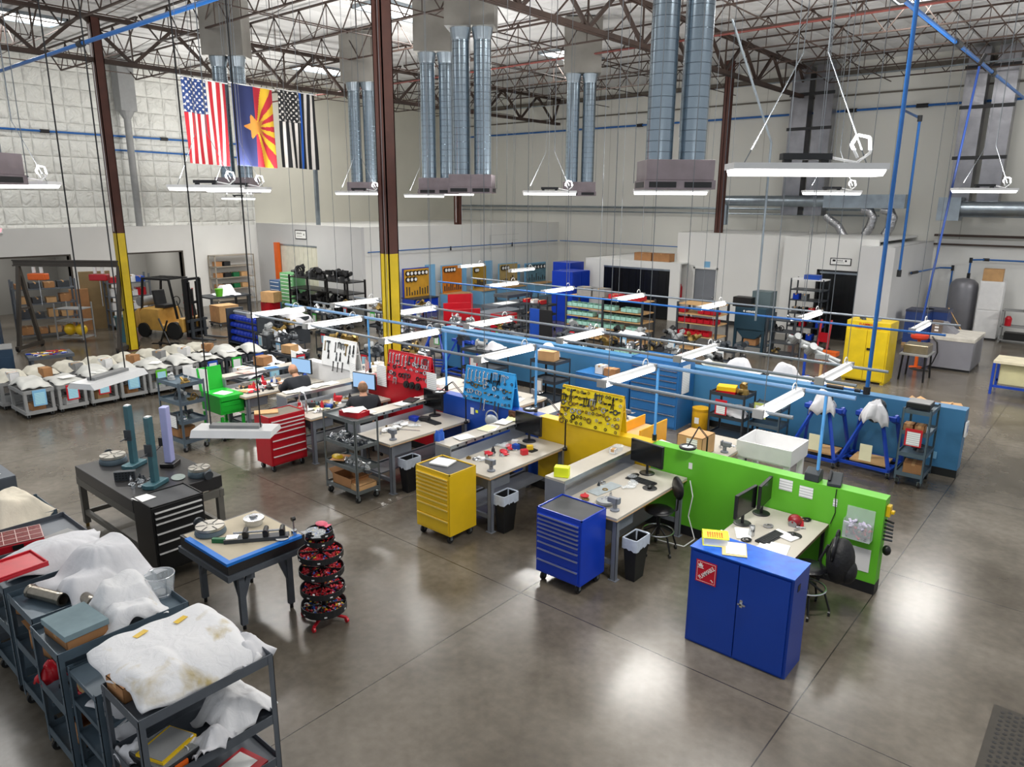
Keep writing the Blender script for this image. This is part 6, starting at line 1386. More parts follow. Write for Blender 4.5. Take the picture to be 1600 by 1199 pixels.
t = thing('mop_bucket', 'yellow mop bucket on the floor in the right-hand room', 'bucket', (-4.1, 28.0, 0)); MB().prism([(-.3, .08), (.3, .08), (.36, .5), (-.36, .5)], -.2, .2, 'y').build('body', YEL, t); MB().cyl((.1, 0, .45), (-.5, .3, 1.25), .018).build('mop_handle', WOOD, t)
t = thing('utility_shelf', 'grey utility shelf with a red container at the right edge', 'shelf', (-2.85, 30.3, 0))
for z in (.08, .55, 1.1): MB().bx(-.4, .9, -.3, .3, z, z+.03).build('shelf', GREYP, t)
for sx in (-.38, .88):
    for s_ in (-.28, .28): MB().bx(sx-.02, sx+.02, s_-.02, s_+.02, 0, 1.12).build('post', GREYP, t)
one('red_jug', 'red jug on the grey utility shelf', 'jug', MB().lathe([(.1, 0), (.11, .25), (.05, .34)], 14), RED, (-3.05, 30.15, .585)); one('black_bin', 'black tray on the lower level of the grey utility shelf', 'tray', MB().bx(-.35, .45, -.2, .2, 0, .25), BLACK, (-2.75, 30.2, .115)); carton('grey box with a blue mark on top of the utility shelf', (-2.4, 30.2, 1.132), 0, .5, .4, .35, GREYP)
t = thing('dark_locker', 'dark green-grey cabinet cut by the right edge', 'cabinet', (-1.35, 25.4, 0)); MB().bx(-.5, .5, -.35, .35, 0, 2.0).build('body', pm('locker_dark', '#3c423f', .4, .2, .08, 3), t); MB().bx(-.48, .48, -.365, -.35, .05, 1.95).build('door', MATS['locker_dark'], t); MB().bx(-.44, -.3, -.39, -.365, .95, 1.0).build('handle', CHROME, t)
t = thing('sink_bench', 'cream tub bench on a blue steel frame at the right edge', 'bench', (-1.78, 21.9, 0)); MB().bx(-.55, .6, -.45, .5, .8, .86).build('top', pm('cream_top', '#d8cfb4', .5, 0, .12, 5), t); MB().bx(-.4, .5, -.3, .35, .25, .8).build('tub', pm('cream_tub', '#cfc99c', .45, 0, .06, 4), t, bevel=.02)
for sx in (-.52, .57):
    for s_ in (-.42, .47): MB().bx(sx-.03, sx+.03, s_-.03, s_+.03, 0, .8).build('leg', MATS['stand_blue'], t)
MB().bx(-.52, .57, -.44, -.4, .18, .24).bx(-.52, .57, .44, .48, .18, .24).build('rail', MATS['stand_blue'], t)
# ---- racks at centre
BIN = pm('mint_bin_label', '#9fcfc0', .5, 0, .1, 8)
def rack(label, x0, x1, y, d, h, levels, rows, name='bin_rack', wood=True, end_red=False, binmat=BIN, bl='mint fronted bin', gname='mint bins', every=1.):
    t = thing(name, label, 'rack', ((x0+x1)/2, y+d/2, 0)); w_ = x1-x0; nb = max(1, round(w_/1.5))
    for i in range(nb+1):
        for s_ in (-1, 1): MB().bx(-w_/2+w_*i/nb-.03, -w_/2+w_*i/nb+.03, s_*d/2-.03, s_*d/2+.03, 0, h).build('post', STEELD, t)
    for z in levels: MB().bx(-w_/2, w_/2, -d/2, d/2, z-.03, z).build('shelf', WOOD if wood else STEELD, t)
    r = random.Random(int(x0*10)); 
    proto = None; cnt = 0
    for z in rows:
        n = int(w_/.22)
        for i in range(n):
            if r.random() > every: continue
            loc = (x0+.13+i*.22, y+.16, z)
            if proto is None:
                proto = thing('parts_bin', bl, 'bin', loc, 0, gname); MB().prism([(-.15, 0), (.15, 0), (.15, .15), (-.11, .15), (-.15, .08)], -.1, .1, 'x').M
                b = MB().bx(-.1, .1, -.14, .14, 0, .004).bx(-.1, -.095, -.14, .14, 0, .13).bx(.095, .1, -.14, .14, 0, .13).bx(-.1, .1, -.145, -.14, 0, .12).bx(-.1, .1, .135, .14, 0, .14); b.build('body', binmat, proto)
            else: dup(proto, loc)
    return t
rack('long two bay steel rack of mint green bins in front of the black curtain enclosure', -15.0, -11.95, 20.6, .8, 1.55, [.12, .5, .82, 1.12, 1.5], [.52, .84, 1.14], bl='mint green fronted bin on the long steel rack', gname='mint bins on the long rack', every=.9)
for k, (x, m_, w_) in enumerate(((-14.4, GREYP, .6), (-13.8, GREYP, .5), (-13.2, REDP, .4), (-12.5, RED, .7))):
    carton(['grey tub on the left of the long bin rack', 'second grey tub on the long bin rack', 'red tray on the long bin rack', 'long red tray at the right of the long bin rack'][k], (x, 21.0, 1.502), 0, w_, .4, .3 if k < 2 else .15, m_, False)
rack('short rack of red and mint bins right of the long bin rack', -10.95, -9.6, 21.1, .8, 1.6, [.12, .55, .95, 1.25, 1.55], [.57, .97, 1.27], binmat=RED, bl='red bin on the short rack', gname='red bins on the short rack', every=.85)
rack('narrow wire shelf beside the blast cabinet', -8.35, -7.5, 22.0, .6, 1.35, [.15, .5, .85, 1.2], [], 'wire_shelf', False)
for k in range(5): part('dark part on the narrow wire shelf beside the blast cabinet', (-8.1+.4*(k % 2), 22.25, (.15, .5, .85, 1.2)[k % 4]), .8, k, 'parts on the narrow wire shelf')
t = thing('blast_cabinet', 'dark teal blast cabinet with a hopper base and small white lettering', 'machine', (-9.05, 22.7, 0)); BT2 = pm('blast_teal', '#264454', .4, .1, .08, 3)
MB().bx(-.5, .5, -.4, .4, .75, 1.45).prism([(-.5, .75), (.5, .75), (.2, .45), (-.2, .45)], -.35, .35, 'y').build('body', BT2, t, bevel=.01); MB().bx(-.1, .5, -.1, .4, 1.45, 1.95).build('hood', pm('hood_grey', '#5c6c70', .4, .2, .08, 3), t)
for sx in (-.46, .46):
    for s_ in (-.35, .35): MB().bx(sx-.04, sx+.04, s_-.04, s_+.04, 0, .8).build('leg', BT2, t)
MB().cyl((-.2, -.404, 1.33), (-.2, -.401, 1.33), .03, n=12).build('maker_mark', PAPER, t); print_lines(t, [(-.13, .22, 1.3, .06)], -.402, PAPER, 'maker_lettering'); MB().bx(-.5, .5, -.38, .38, .2, .23).build('lower_shelf', BT2, t)
t = thing('black_toolbox', 'black and yellow box on top of the blast cabinet', 'box', (-9.35, 22.5, 1.452)); MB().bx(-.3, .3, -.2, .2, 0, .3).build('body', BLACK, t); MB().bx(-.31, .31, -.21, .21, .05, .1).build('band', BRASS, t)
carton('brown box on the lower shelf of the blast cabinet', (-9.05, 22.6, .232), .1, .4, .4, .25, CARD)
t = thing('storage_shelf', 'tall dark shelf full of red and black items beside the black curtain doorway', 'shelf', (-8.35, 25.4, 0))
for z in (.1, .55, 1.0, 1.45, 1.8, 2.15): MB().bx(-.5, .6, -.35, .35, z, z+.03).build('shelf', STEELD if z < 2 else WHITEP, t)
for sx in (-.48, .58):
    for s_ in (-.33, .33): MB().bx(sx-.02, sx+.02, s_-.02, s_+.02, 0, 2.2).build('post', STEELD, t)
for k in range(14): carton('small box on the tall dark shelf', (-8.65+.28*(k % 4), 25.25, (.132, .582, 1.032, 1.482)[k//4]), 0, .2, .25, .2, [RED, DK, BLUE, CHROME, BLACK][k % 5], group='boxes on the tall dark shelf')
one('blue_box', 'blue box on the very top of the tall dark shelf', 'box', MB().bx(-.25, .25, -.15, .15, 0, .15), BLUE2, (-8.2, 25.3, 2.182)); 
one('fire_extinguisher', 'red fire extinguisher on the wall left of the grey office door', 'extinguisher', MB().lathe([(.08, 0), (.085, .03), (.085, .42), (.04, .5), (.03, .55)], 16), RED, (-14.0, 27.08, .9))
t = thing('dolly', 'red and black hand dolly with an orange foot near the black curtain doorway', 'dolly', (-7.3, 23.6, 0)); MB().bar((0, 0, .1), (.0, .2, 1.1), .05).bar((.3, 0, .1), (.3, .2, 1.1), .05).bx(0, .3, .05, .1, .4, .7).build('frame', RED, t); MB().bx(.2, .7, -.4, 0, .05, .18).build('foot', ORANGE, t); MB().cyl((-.05, .1, .12), (.35, .1, .12), .12).build('wheel', BLACK, t)
tt = thing('framed_sign', 'white framed sign with black border above the black curtain doorway', 'sign', (-7.75, 26.6, 2.72))
MB().bx(-.35, .35, -.02, 0, -.12, .12).build('frame', BLACK, tt); MB().bx(-.32, .32, -.024, -.02, -.095, .095).build('face', PAPER, tt); MB().bx(-.27, -.17, -.026, -.024, .0, .07).bx(.14, .2, -.026, -.024, .0, .06).build('emblem', BLACK, tt); print_lines(tt, [(-.12, .08, .015, .045), (-.15, .12, -.04, .02)], -.0245, GREYP)
tt = thing('framed_sign', 'framed white sign high on the grey wall above the strip curtain door', 'sign', (-28.0, 18.7, 3.2)); MB().bx(-.42, .42, -.03, 0, -.2, .2).build('frame', BLACK, tt); MB().bx(-.38, .38, -.034, -.03, -.16, .16).build('face', PAPER, tt); print_lines(tt, [(-.3, .12, .02, .07), (.2, .32, -.03, .1), (-.28, .1, -.08, .03)], -.0345, GREYP)
note(-12.95, 2.28, .25, .25, y=27.19, mat=LIGHTB, label='pale blue sheet above the grey office door')
tt = thing('exit_sign', 'red EXIT sign at the top of the left grey wall', 'sign', (-30.97, 8.2, 3.55), R(90)); MB().bx(-.17, .17, -.04, 0, -.1, .1).build('housing', WHITEP, tt); text('EXIT', .15, tt, (0, -.042, 0), (R(90), 0, 0), emit('exit_red', (1, .05, .1), 2.5))
for k, x in enumerate((-15.6, -14.75)): carton(('left' if k == 0 else 'right')+' brown box on the roof of the white enclosure', (x, 26.9, 2.322), 0, .8, .4, .32, CARD)
# blue lockers by the far corner
t = thing('storage_locker', 'royal blue steel locker cabinet left of the white enclosure', 'cabinet', (-17.2, 23.9, 0)); MB().bx(-.5, .5, -.6, .6, 0, 2.0).build('body', BLUE, t, bevel=.01); MB().bx(.5, .515, -.58, -.01, .05, 1.95).build('door', BLUE, t); MB().bx(.5, .515, .01, .58, .05, 1.95).build('door', BLUE, t)
t = thing('storage_locker', 'taller blue locker with a pale note behind the royal blue locker', 'cabinet', (-18.35, 25.3, 0)); MB().bx(-.45, .45, -.5, .5, 0, 2.2).build('body', BLUE, t, bevel=.01); MB().bx(-.1, .2, -.51, -.5, 1.5, 1.9).build('note', LIGHTB, t)
shelf_cart('open shelf cart with pale boards in front of the royal blue locker', (-16.6, 21.3, 0), 0, .9, .6, 1.3, [.2, .6, .95], STEELD)
# test benches against the long white wall
def station(y0, y1, boardm, holes, label, base=BLUE, gauges=0, high=1.8, lb=True, pan=LIGHTB):
    ym = (y0+y1)/2; L = y1-y0; t = thing('test_bench', label, 'test bench', (-23.0, ym, 0), R(90))
    MB().bx(-L/2, L/2, -.2, .55, 0, .62).build('base', base, t, bevel=.008); MB().bx(-L/2, L/2, -.25, .6, .62, .66).build('top', STEELD if base is BLUE else WOOD, t)
    MB().bx(-L/2, L/2, .36, .4, .66, high).build('tool_board', boardm, t); MB().bx(-L/2-.04, L/2+.04, .4, .46, .66, high+.04).build('back_panel', pan, t)
    r = random.Random(int(y0*7)); b = MB()
    for k in range(gauges):
        x, z = -L/2+.15+(k % 6)*(L-.3)/5.2, high-.17-.26*(k//6); b.cyl((x, .3, z), (x, .36, z), .105, n=18)
    if gauges: b.build('gauge_rims', BLACK, t)
    b = MB()
    for k in range(gauges):
        x, z = -L/2+.15+(k % 6)*(L-.3)/5.2, high-.17-.26*(k//6); b.cyl((x, .29, z), (x, .3, z), .07, n=16)
    if gauges: b.build('gauge_faces', PAPER, t)
    b = MB()
    for k in range(9): x = -L/2+.1+(L-.2)*k/8; b.bx(x-.018, x+.018, .33, .36, .75, .75+r.uniform(.12, .4))
    b.build('tools', STEELD, t); return t
GOLD = pm('gold_pegboard', '#c9962e', .5, 0, .08, 5)
station(20.5, 21.9, GOLD, 0, 'test bench with a golden tool board, round gauges and a royal blue base', BLUE, 9, 1.85, pan=BLUE)
station(22.75, 23.95, pm('orange_pegboard', '#c8761f', .5, 0, .1, 5), 0, 'test bench with an orange framed tool board and light blue base', LIGHTB, 4, 1.85)
station(24.7, 25.6, pm('ochre_pegboard', '#a8862c', .5, 0, .1, 5), 0, 'test bench with a dark gold board and light blue base', LIGHTB, 2, 1.72)
station(26.6, 27.9, pm('tan_pegboard', '#b09a64', .5, 0, .1, 5), 0, 'test bench with a tan board and three dials, far along the white wall', LIGHTB, 3, 1.7)
station(28.6, 30.2, pm('steel_blue_panel', '#5f8aa0', .4, .2, .2, 5), 0, 'pale blue instrument bench furthest along the white wall', LIGHTB, 6, 1.6)
for k, (y, h) in enumerate(((22.3, 1.95), (24.3, 1.8), (26.1, 1.9), (28.2, 1.6))):
    one('wall_panel', ['light blue panel between the golden and orange test boards', 'light blue panel between the orange and dark gold boards', 'light blue panel between the dark gold and tan boards', 'light blue panel between the tan board and the instrument bench'][k], 'panel', MB().bx(-.03, .03, -.28, .28, 0, h), LIGHTB, (-23.7, y, 0))
one('whiteboard_writing', 'faint grey drawn diagram on the white office wall', 'drawing', MB().bx(0, .002, -1.2, -1.1, 0, .8).bx(0, .002, -1.1, 1.0, .78, .8).bx(0, .002, -.2, -.18, 0, .8).bx(0, .002, -.9, -.3, .3, .32).bx(0, .002, .2, .9, .5, .52).bx(0, .002, .5, .52, .1, .9), pm('marker_grey', '#c2c2be', .8, 0, .1, 5), (-23.848, 27.6, 2.3))
for k, (x, y, L) in enumerate(((-18.0, 21.2, 2.6), (-19.8, 23.4, 1.6), (-16.9, 19.2, 1.8))):
    t = thing('steel_table', ['long grey steel table in front of the light blue test benches', 'grey steel table near the furthest test benches', 'grey steel table behind the red chest at mid distance'][k], 'table', (x, y, 0)); MB().bx(-.4, .4, -L/2, L/2, .8, .92).build('top', STEEL, t)
    for sx in (-.36, .36):
        for s_ in (-L/2+.05, L/2-.05): MB().bx(sx-.03, sx+.03, s_-.03, s_+.03, 0, .8).build('leg', STEEL, t)
paper('white drawing sheet on the long grey steel table', (-18.0, 20.8, .922), 0, .5, .9)
for k, (x, y) in enumerate(((-19.9, 20.3), (-16.9, 17.5), (-18.2, 18.4))):
    one('red_screen', ['red steel screen panel behind the strip lights left of centre', 'red steel screen panel nearest the middle', 'red steel screen behind the dark engine stands'][k], 'panel', MB().bx(-.5, .5, -.03, .03, .15, 1.15).bx(-.5, -.46, -.2, .2, 0, .15).bx(.46, .5, -.2, .2, 0, .15), RED, (x, y, 0), R(60))
tool_chest('red rolling chest with silver pulls in the middle distance', (-15.9, 18.3, 0), R(90), .8, .5, 1.0, [1, 1, 1, 1.5, 1.5], RED)
t = thing('privacy_screen', 'dark grey and blue folding screen right of the distant red chest', 'screen', (-14.6, 18.6, 0)); MB().bx(-.4, .0, -.03, .03, .1, 1.25).build('blue_panel', BLUE2, t); MB().bx(.0, .5, -.03, .03, .1, 1.25).build('grey_panel', DK, t); MB().bx(-.4, .5, -.2, .2, .05, .1).build('foot', DK, t)
# ---- engine rows, middle left (dark carts with engine parts)
r = random.Random(77); lk[0] = 200
def nm_(x, y):
    return ('%s the yellow column' % ('left of' if x < -15 else 'right of')), ('nearer' if y < 13.5 else ('mid distance' if y < 16 else 'far'))
rows_ = [(-14.0, 12.6), (-15.3, 13.1), (-13.1, 11.6) , (-16.6, 12.2), (-18.2, 13.0), (-19.6, 14.2), (-17.2, 14.6), (-15.6, 15.2), (-13.6, 15.9), (-18.6, 16.4), (-16.6, 16.9), (-20.6, 16.8), (-20.8, 12.9), (-12.0, 16.6), (-10.6, 16.9), (-14.6, 16.9), (-12.9, 18.4), (-11.2, 18.6), (-9.4, 17.2), (-10.6, 15.3), (-8.9, 15.4), (-9.9, 19.2), (-8.2, 18.6), (-7.5, 16.9), (-14.9, 11.9), (-17.9, 11.3), (-19.3, 11.6), (-21.8, 15.2), (-22.3, 16.9), (-19.9, 18.4)]
seenl = {}
for k, (x, y) in enumerate(rows_):
    col = ['red', 'pale blue', 'white', 'lime'][k % 4]; a, b_ = nm_(x, y)
    sh = (0, .78, .11, [REDP, LIGHTB, WHITEP, GREENC][k % 4], PAPERB if k % 2 else PAPERC)
    c = shelf_cart('dark engine cart with a %s edged sheet, %s, %s' % (col, b_, a), (x, y, 0), r.choice((0, .1, -.1)), .8, .6, .82, [.25, .78], STEELD, 'engine carts %s %s %s' % (col, b_, a), sheet=sh)
    for j in range(4): part('engine part on the %s sheet cart, %s, %s' % (col, b_, a), (x-.25+.22*j, y+r.uniform(-.12, .12), .785 if j != 2 else .255), 1.0+.3*r.random(), r.randrange(5), 'engine parts %s %s %s' % (col, b_, a))
for k, (x, y) in enumerate(((-13.6, 13.9), (-13.0, 14.9+.0), (-14.9, 14.2))):
    if k == 1: continue
    engine_stand(('Left tall blue engine frame' if k == 2 else 'Right tall blue engine frame')+' behind the red pegboard', (x, y, 0), .2*k)
t = thing('bin_cart', 'cart rack full of royal blue bins left of the strip lights', 'rack', (-21.6, 12.3, 0)); MB().bx(-.9, .9, -.02, .02, .1, 1.15).build('louvre_panel', GREYP, t); MB().bx(-.95, -.9, -.3, .3, 0, 1.2).build('end_post', STEELD, t); MB().bx(.9, .95, -.3, .3, 0, 1.2).build('end_post', STEELD, t); MB().bx(-.95, .95, -.3, .3, .08, .12).build('base', STEELD, t)
pr_ = None
for z in (.15, .38, .62, .86):
    for i in range(9):
        loc = (-22.4+i*.2, 12.18, z)
        if pr_ is None: pr_ = one('blue_bin', 'royal blue plastic bin on the louvred bin cart', 'bin', MB().prism([(-.1, 0), (.1, 0), (.1, .13), (-.06, .13), (-.1, .06)], -.085, .085, 'x'), pm('bin_blue', '#1b3fc4', .35, 0, .05, 5), loc, 0, 'royal blue bins on the cart'); pr_.data.transform(Matrix.Rotation(0, 4, 'Z'))
        else: dup(pr_, loc)
for i, (x, y) in enumerate(((-21.3, 13.6),)):
    t = thing('covered_machine', ['grey sheet draped machine behind the royal blue bins', 'low covered machine between forklift and royal blue bins'][i], 'machine', (x, y, 0)); MB().bx(-.5, .5, -.4, .4, 0, .9).build('base', STEELD, t)
    cloth('dust_cover', ['pale dust cover behind the royal blue bins', 'pale dust cover near the forklift'][i], 'cloth', x, y, 1.2, 1.0, .92, [(0, 0, .4, .3, .2)], .1, .3, 50+i, n=24)
# black engine rack by the curtain wall
t = thing('engine_rack', 'long black rack loaded with black engine housings before the grey wall', 'rack', (-24.6, 17.4, 0))
for z in (.25, .7, 1.15, 1.6): MB().bx(-1.9, 2.0, -.45, .45, z, z+.04).build('shelf', BLACK, t)
for sx in (-1.88, -.6, .7, 1.98):
    for s_ in (-.42, .42): MB().bx(sx-.03, sx+.03, s_-.03, s_+.03, 0, 1.7).build('post', BLACK, t)
for k in range(15): part('black engine housing on the long black rack', (-26.2+.75*(k % 5), 17.3, (.295, .745, 1.645)[k//5]), 1.9, 2, 'housings on the long black rack')
def striped(label, x, y, h, w_, m1, n):
    t = thing('drawer_tower', label, 'cabinet', (x, y, 0)); MB().bx(-w_/2, w_/2, -.3, .3, 0, h).build('body', m1, t)
    for k in range(n): z = .08+(h-.1)*k/n; d = MB().bx(-w_/2+.04, w_/2-.04, -.312, -.3, z, z+(h-.1)/n-.03).build('drawer', m1, t); MB().bx(-w_/2+.08, w_/2-.08, -.325, -.312, z+(h-.1)/n-.07, z+(h-.1)/n-.05).build('label_strip', PAPER, d)
striped('pale green drawer tower left of the black engine rack', -27.5, 17.8, 1.65, 1.0, pm('tower_green', '#6aa873', .45, 0, .06, 4), 10)
striped('steel blue drawer tower left of the pale green drawer tower', -28.6, 17.9, 1.25, .8, pm('tower_blue', '#4f6f98', .45, .1, .06, 4), 7)
# ---- left side: shelf, forklift, gantry, racks
t = thing('storage_shelf', 'beige metal shelf with assorted goods against the bright white wall', 'shelf', (-31.2, 17.1, 0)); SM = pm('shelf_beige', '#a39a8c', .5, .1, .08, 4)
for z in (.25, .75, 1.25, 1.75, 2.25-.02): MB().bx(-.3, .3, -.95, .95, z, z+.035).build('shelf', SM, t)
for sx in (-.28, .28):
    for s_ in (-.93, .93): MB().bx(sx-.02, sx+.02, s_-.02, s_+.02, 0, 2.27).build('post', SM, t)
for k in range(10): carton('small box on the beige shelf', (-31.1, 16.35+.4*(k % 4), (.787, 1.287, 1.787)[k//4]), 0, .3, .3, .2, [CARD, DK, pm('dark_green', '#14663c', .5, 0, .05, 6), CARDL][k % 4], group='boxes on the beige shelf')
def forklift(loc, rz):
    t = thing('forklift', 'tan yellow forklift truck parked behind the covered utility carts', 'forklift', loc, rz)
    MB().prism([(-.95, .25), (-.95, .85), (-.8, 1.0), (-.1, 1.0), (-.05, .45), (.75, .45), (.8, .75), (.95, .72), (.95, .25)], -.48, .48, 'y').build('chassis', TAN, t, bevel=.03)
    MB().prism([(-1.15, .3), (-1.15, .85), (-.95, 1.0), (-.9, .3)], -.5, .5, 'y').build('counterweight', TAN, t, bevel=.03)
    for x, r_ in ((-.75, .25), (.6, .3)):
        for s_ in (-1, 1): MB().cyl((x, s_*.42, r_), (x, s_*.56, r_), r_, n=20).build('wheel', RUB, t)
    MB().bx(-.45, -.0, -.25, .25, 1.0, 1.12).box((-.45, 0, 1.35), (.1, .48, .5), (0, -.15, 0)).build('seat', DK, t, bevel=.02)
    b = MB()
    for s_ in (-1, 1): b.bar((-.85, s_*.42, .95), (-.7, s_*.4, 2.02), .06).bar((.7, s_*.42, .7), (.45, s_*.4, 2.02), .06).bar((-.72, s_*.4, 2.02), (.47, s_*.4, 2.02), .07)
    for k in range(7): b.bar((-.7+k*.19, -.4, 2.03), (-.7+k*.19, .4, 2.03), .035)
    b.build('overhead_guard', BLACK, t)
    b = MB()
    for s_ in (-1, 1): b.bx(.98, 1.1, s_*.32-.05, s_*.32+.05, .08, 2.05).bx(1.02, 1.12, s_*.2-.04, s_*.2+.04, .08, 1.95)
    for z in (.3, 1.2, 2.0): b.bx(.98, 1.08, -.35, .35, z, z+.08)
    b.cyl((1.03, 0, .1), (1.03, 0, 1.7), .04); b.build('mast', BLACK, t)
    b = MB().bx(1.12, 1.17, -.45, .45, .25, .33).bx(1.12, 1.17, -.45, .45, .6, .68)
    for s_ in (-1, 1): b.bx(1.15, 1.2, s_*.28-.06, s_*.28+.06, .04, .7).bx(1.15, 2.1, s_*.28-.06, s_*.28+.06, .03, .07)
    b.build('forks', STEELD, t)
    MB().cyl((-1.0, -.35, 1.2), (-1.0, .35, 1.2), .17, n=16).build('gas_bottle', GREYP, t, smooth=True)
    MB().torus((.3, 0, 1.25), .16, .015, 'x', 18, 6).cyl((.5, 0, .7), (.3, 0, 1.25), .02).build('steering_wheel', BLACK, t)
    return t
forklift((-25.4, 11.5, 0), R(20))
GM = pm('gantry_brown', '#4a443e', .5, .3, .1, 4)
t = thing('gantry_crane', 'dark steel gantry crane frame spanning in front of the left doorway', 'crane', (-25.2, 8.4, 0), R(38))
MB().bx(-1.75, 1.75, -.05, .05, 2.62, 2.66).bx(-1.75, 1.75, -.05, .05, 2.78, 2.82).bx(-1.75, 1.75, -.01, .01, 2.62, 2.82).build('beam', GM, t)
for s_ in (-1, 1):
    MB().bar((s_*1.6, -.5, .1), (s_*1.6, 0, 2.62), .1).bar((s_*1.6, .5, .1), (s_*1.6, 0, 2.62), .1).bar((s_*1.6, -.6, .12), (s_*1.6, .6, .12), .12).bar((s_*1.6, -.27, 1.3), (s_*1.6, .27, 1.3), .06).build('end_frame', GM, t)
    MB().cyl((s_*1.6-.03, -.55, .07), (s_*1.6+.03, -.55, .07), .07).build('caster', BLACK, t); MB().cyl((s_*1.6-.03, .55, .07), (s_*1.6+.03, .55, .07), .07).build('caster', BLACK, t)
for k, (x, m_, lb) in enumerate(((-1.0, ORANGE, 'orange chain hoist hanging at the left of the gantry beam'), (.95, RED, 'red chain hoist hanging at the right of the gantry beam'))):
    h = thing('chain_hoist', lb, 'hoist', (-25.2+x*math.cos(R(38)), 8.4+x*math.sin(R(38)), 2.3), R(38)); MB().bx(-.28, .28, -.12, .12, -.1, .1).build('body', m_, h, bevel=.03); MB().cyl((-.12, 0, .12), (-.12, 0, .3), .05).cyl((.12, 0, .12), (.12, 0, .3), .05).build('trolley', WHITEP, h); MB().cyl((0, 0, -.1), (0, 0, -.9), .012).build('chain', CHROME, h)
def boxrack(label, x, y, rz, gname, seed, mats, w_=1.6, d=.7, lv=(.15, .7, 1.2, 1.7)):
    t = thing('storage_shelf', label, 'shelf', (x, y, 0), rz)
    for z in lv: MB().bx(-w_/2, w_/2, -d/2, d/2, z-.03, z).build('shelf', STEEL, t)
    for sx in (-1, 1):
        for s_ in (-1, 1): MB().bx(sx*w_/2-.03, sx*w_/2+.03, s_*d/2-.03, s_*d/2+.03, 0, 2.0).build('post', STEEL, t)
    r = random.Random(seed); cs, sn = math.cos(rz), math.sin(rz)
    for z in lv:
        for k in range(4):
            lx = -w_/2+.25+k*(w_-.4)/3.4; px, py = x+lx*cs, y+lx*sn
            carton('box on the '+label.split(',')[0], (px, py, z+.002), rz, r.uniform(.28, .36), r.uniform(.35, .5), r.uniform(.15, .3), r.choice(mats), group=gname)
boxrack('steel shelf piled with brown boxes, left of the doorway under the gantry', -28.4, 8.6, R(80), 'boxes on the left doorway shelf', 5, [CARD, CARDL, CARD, pm('dark_box', '#3a3d42', .6, 0, .1, 5)], 1.8)
boxrack('steel shelf with dark and red goods, right of the left doorway', -28.3, 11.3, R(80), 'goods on the right doorway shelf', 6, [STEELD, RED, WHITEP, BLUE2], 1.4)
t = thing('wire_trolley', 'grey tube trolley holding two yellow tanks under the gantry', 'trolley', (-26.8, 8.9, 0), R(35)); b = MB()
for sx in (-.45, .45):
    for s_ in (-.3, .3): b.bar((sx, s_, .1), (sx, s_, 1.3), .035)
for z in (.15, .7, 1.1): b.bx(-.45, .45, -.3, .3, z, z+.03)
b.build('frame', GREYP, t)
for k in (-1, 1): MB().sphere((k*.2, 0, .4), .2, 14, 8, (.9, 1, 1)).build('yellow_tank', YEL, t, smooth=True)
one('cardboard_roll', 'tall brown cardboard sheet stack behind the gantry crane', 'cardboard', MB().bx(-.5, .5, -.08, .08, 0, 2.1), pm('dull_card', '#86714f', .85, 0, .08, 3), (-28.9, 10.45, 0), R(75))
one('cardboard_roll', 'shorter brown cardboard sheet left of the tall one', 'cardboard', MB().bx(-.3, .3, -.08, .08, 0, 1.5), CARD, (-28.9, 9.85, 0), R(75))
for k, (x, y, w_, d_, h_) in enumerate(((-26.0, 6.0, 1.1, .7, 1.65), (-21.9, 5.2, 1.0, .8, .95))):
    t = thing('machine_cabinet', ['tall dark blue steel cabinet at the left edge below the gantry', 'lower dark blue steel cabinet with a grey top at the left edge'][k], 'cabinet', (x, y, 0), R(70 if k == 0 else 75)); BB = pm('navy_cabinet', '#2a4158', .4, .1, .1, 4)
    MB().bx(-w_/2, w_/2, -d_/2, d_/2, 0, h_).build('body', BB, t, bevel=.01); MB().bx(-w_/2+.05, w_/2-.05, -d_/2-.015, -d_/2, .1, h_-.2).build('door', BB, t); MB().bx(-w_/2+.2, -w_/2+.3, -d_/2-.018, -d_/2-.015, h_-.14, h_-.06).build('label', PAPER, t)
    MB().bx(-w_/2, w_/2, -d_/2, d_/2, h_, h_+.02).build('top', GREYP, t)
t = thing('tray_table', 'small grey table covered with red, blue and yellow hand tools at left', 'table', (-20.9, 6.25, 0), R(80)); MB().bx(-.5, .5, -.35, .35, .72, .8).build('top', STEEL, t)
for sx in (-.42, .42):
    for s_ in (-.28, .28): MB().bx(sx-.03, sx+.03, s_-.03, s_+.03, 0, .72).build('leg', STEEL, t)
r = random.Random(8)
for k in range(26):
    one('hand_tool', 'small coloured hand tool on the small grey table at left', 'tool', MB().cyl((-.09, 0, .015), (.02, 0, .015), .016, n=8).cyl((.02, 0, .015), (.1, 0, .015), .007, n=6), [REDP, BLUE, YEL, WHITEP][k % 4], (-20.9+r.uniform(-.28, .28), 6.25+r.uniform(-.4, .4), .802), r.uniform(0, 3), 'tools on the small grey table')
t = thing('hand_dolly', 'black tube dolly frame beside the yellow column base', 'dolly', (-23.6, 10.4, 0)); MB().bar((-.3, 0, .15), (.3, 0, .9), .04).bar((.3, 0, .15), (-.3, 0, .9), .04).bar((-.4, 0, .12), (.4, 0, .12), .05).bar((-.3, -.3, .12), (.3, .3, .12), .04).build('frame', BLACK, t); MB().cyl((.38, -.03, .07), (.38, .03, .07), .07).cyl((-.38, -.03, .07), (-.38, .03, .07), .07).build('wheel', RUB, t)
one('waste_drum', 'grey blue plastic drum behind the forklift guard', 'drum', MB().lathe([(.24, 0), (.28, .8), (.3, .82), (.3, .86)], 20), TEAL, (-25.6, 10.0, 0), smooth=True)
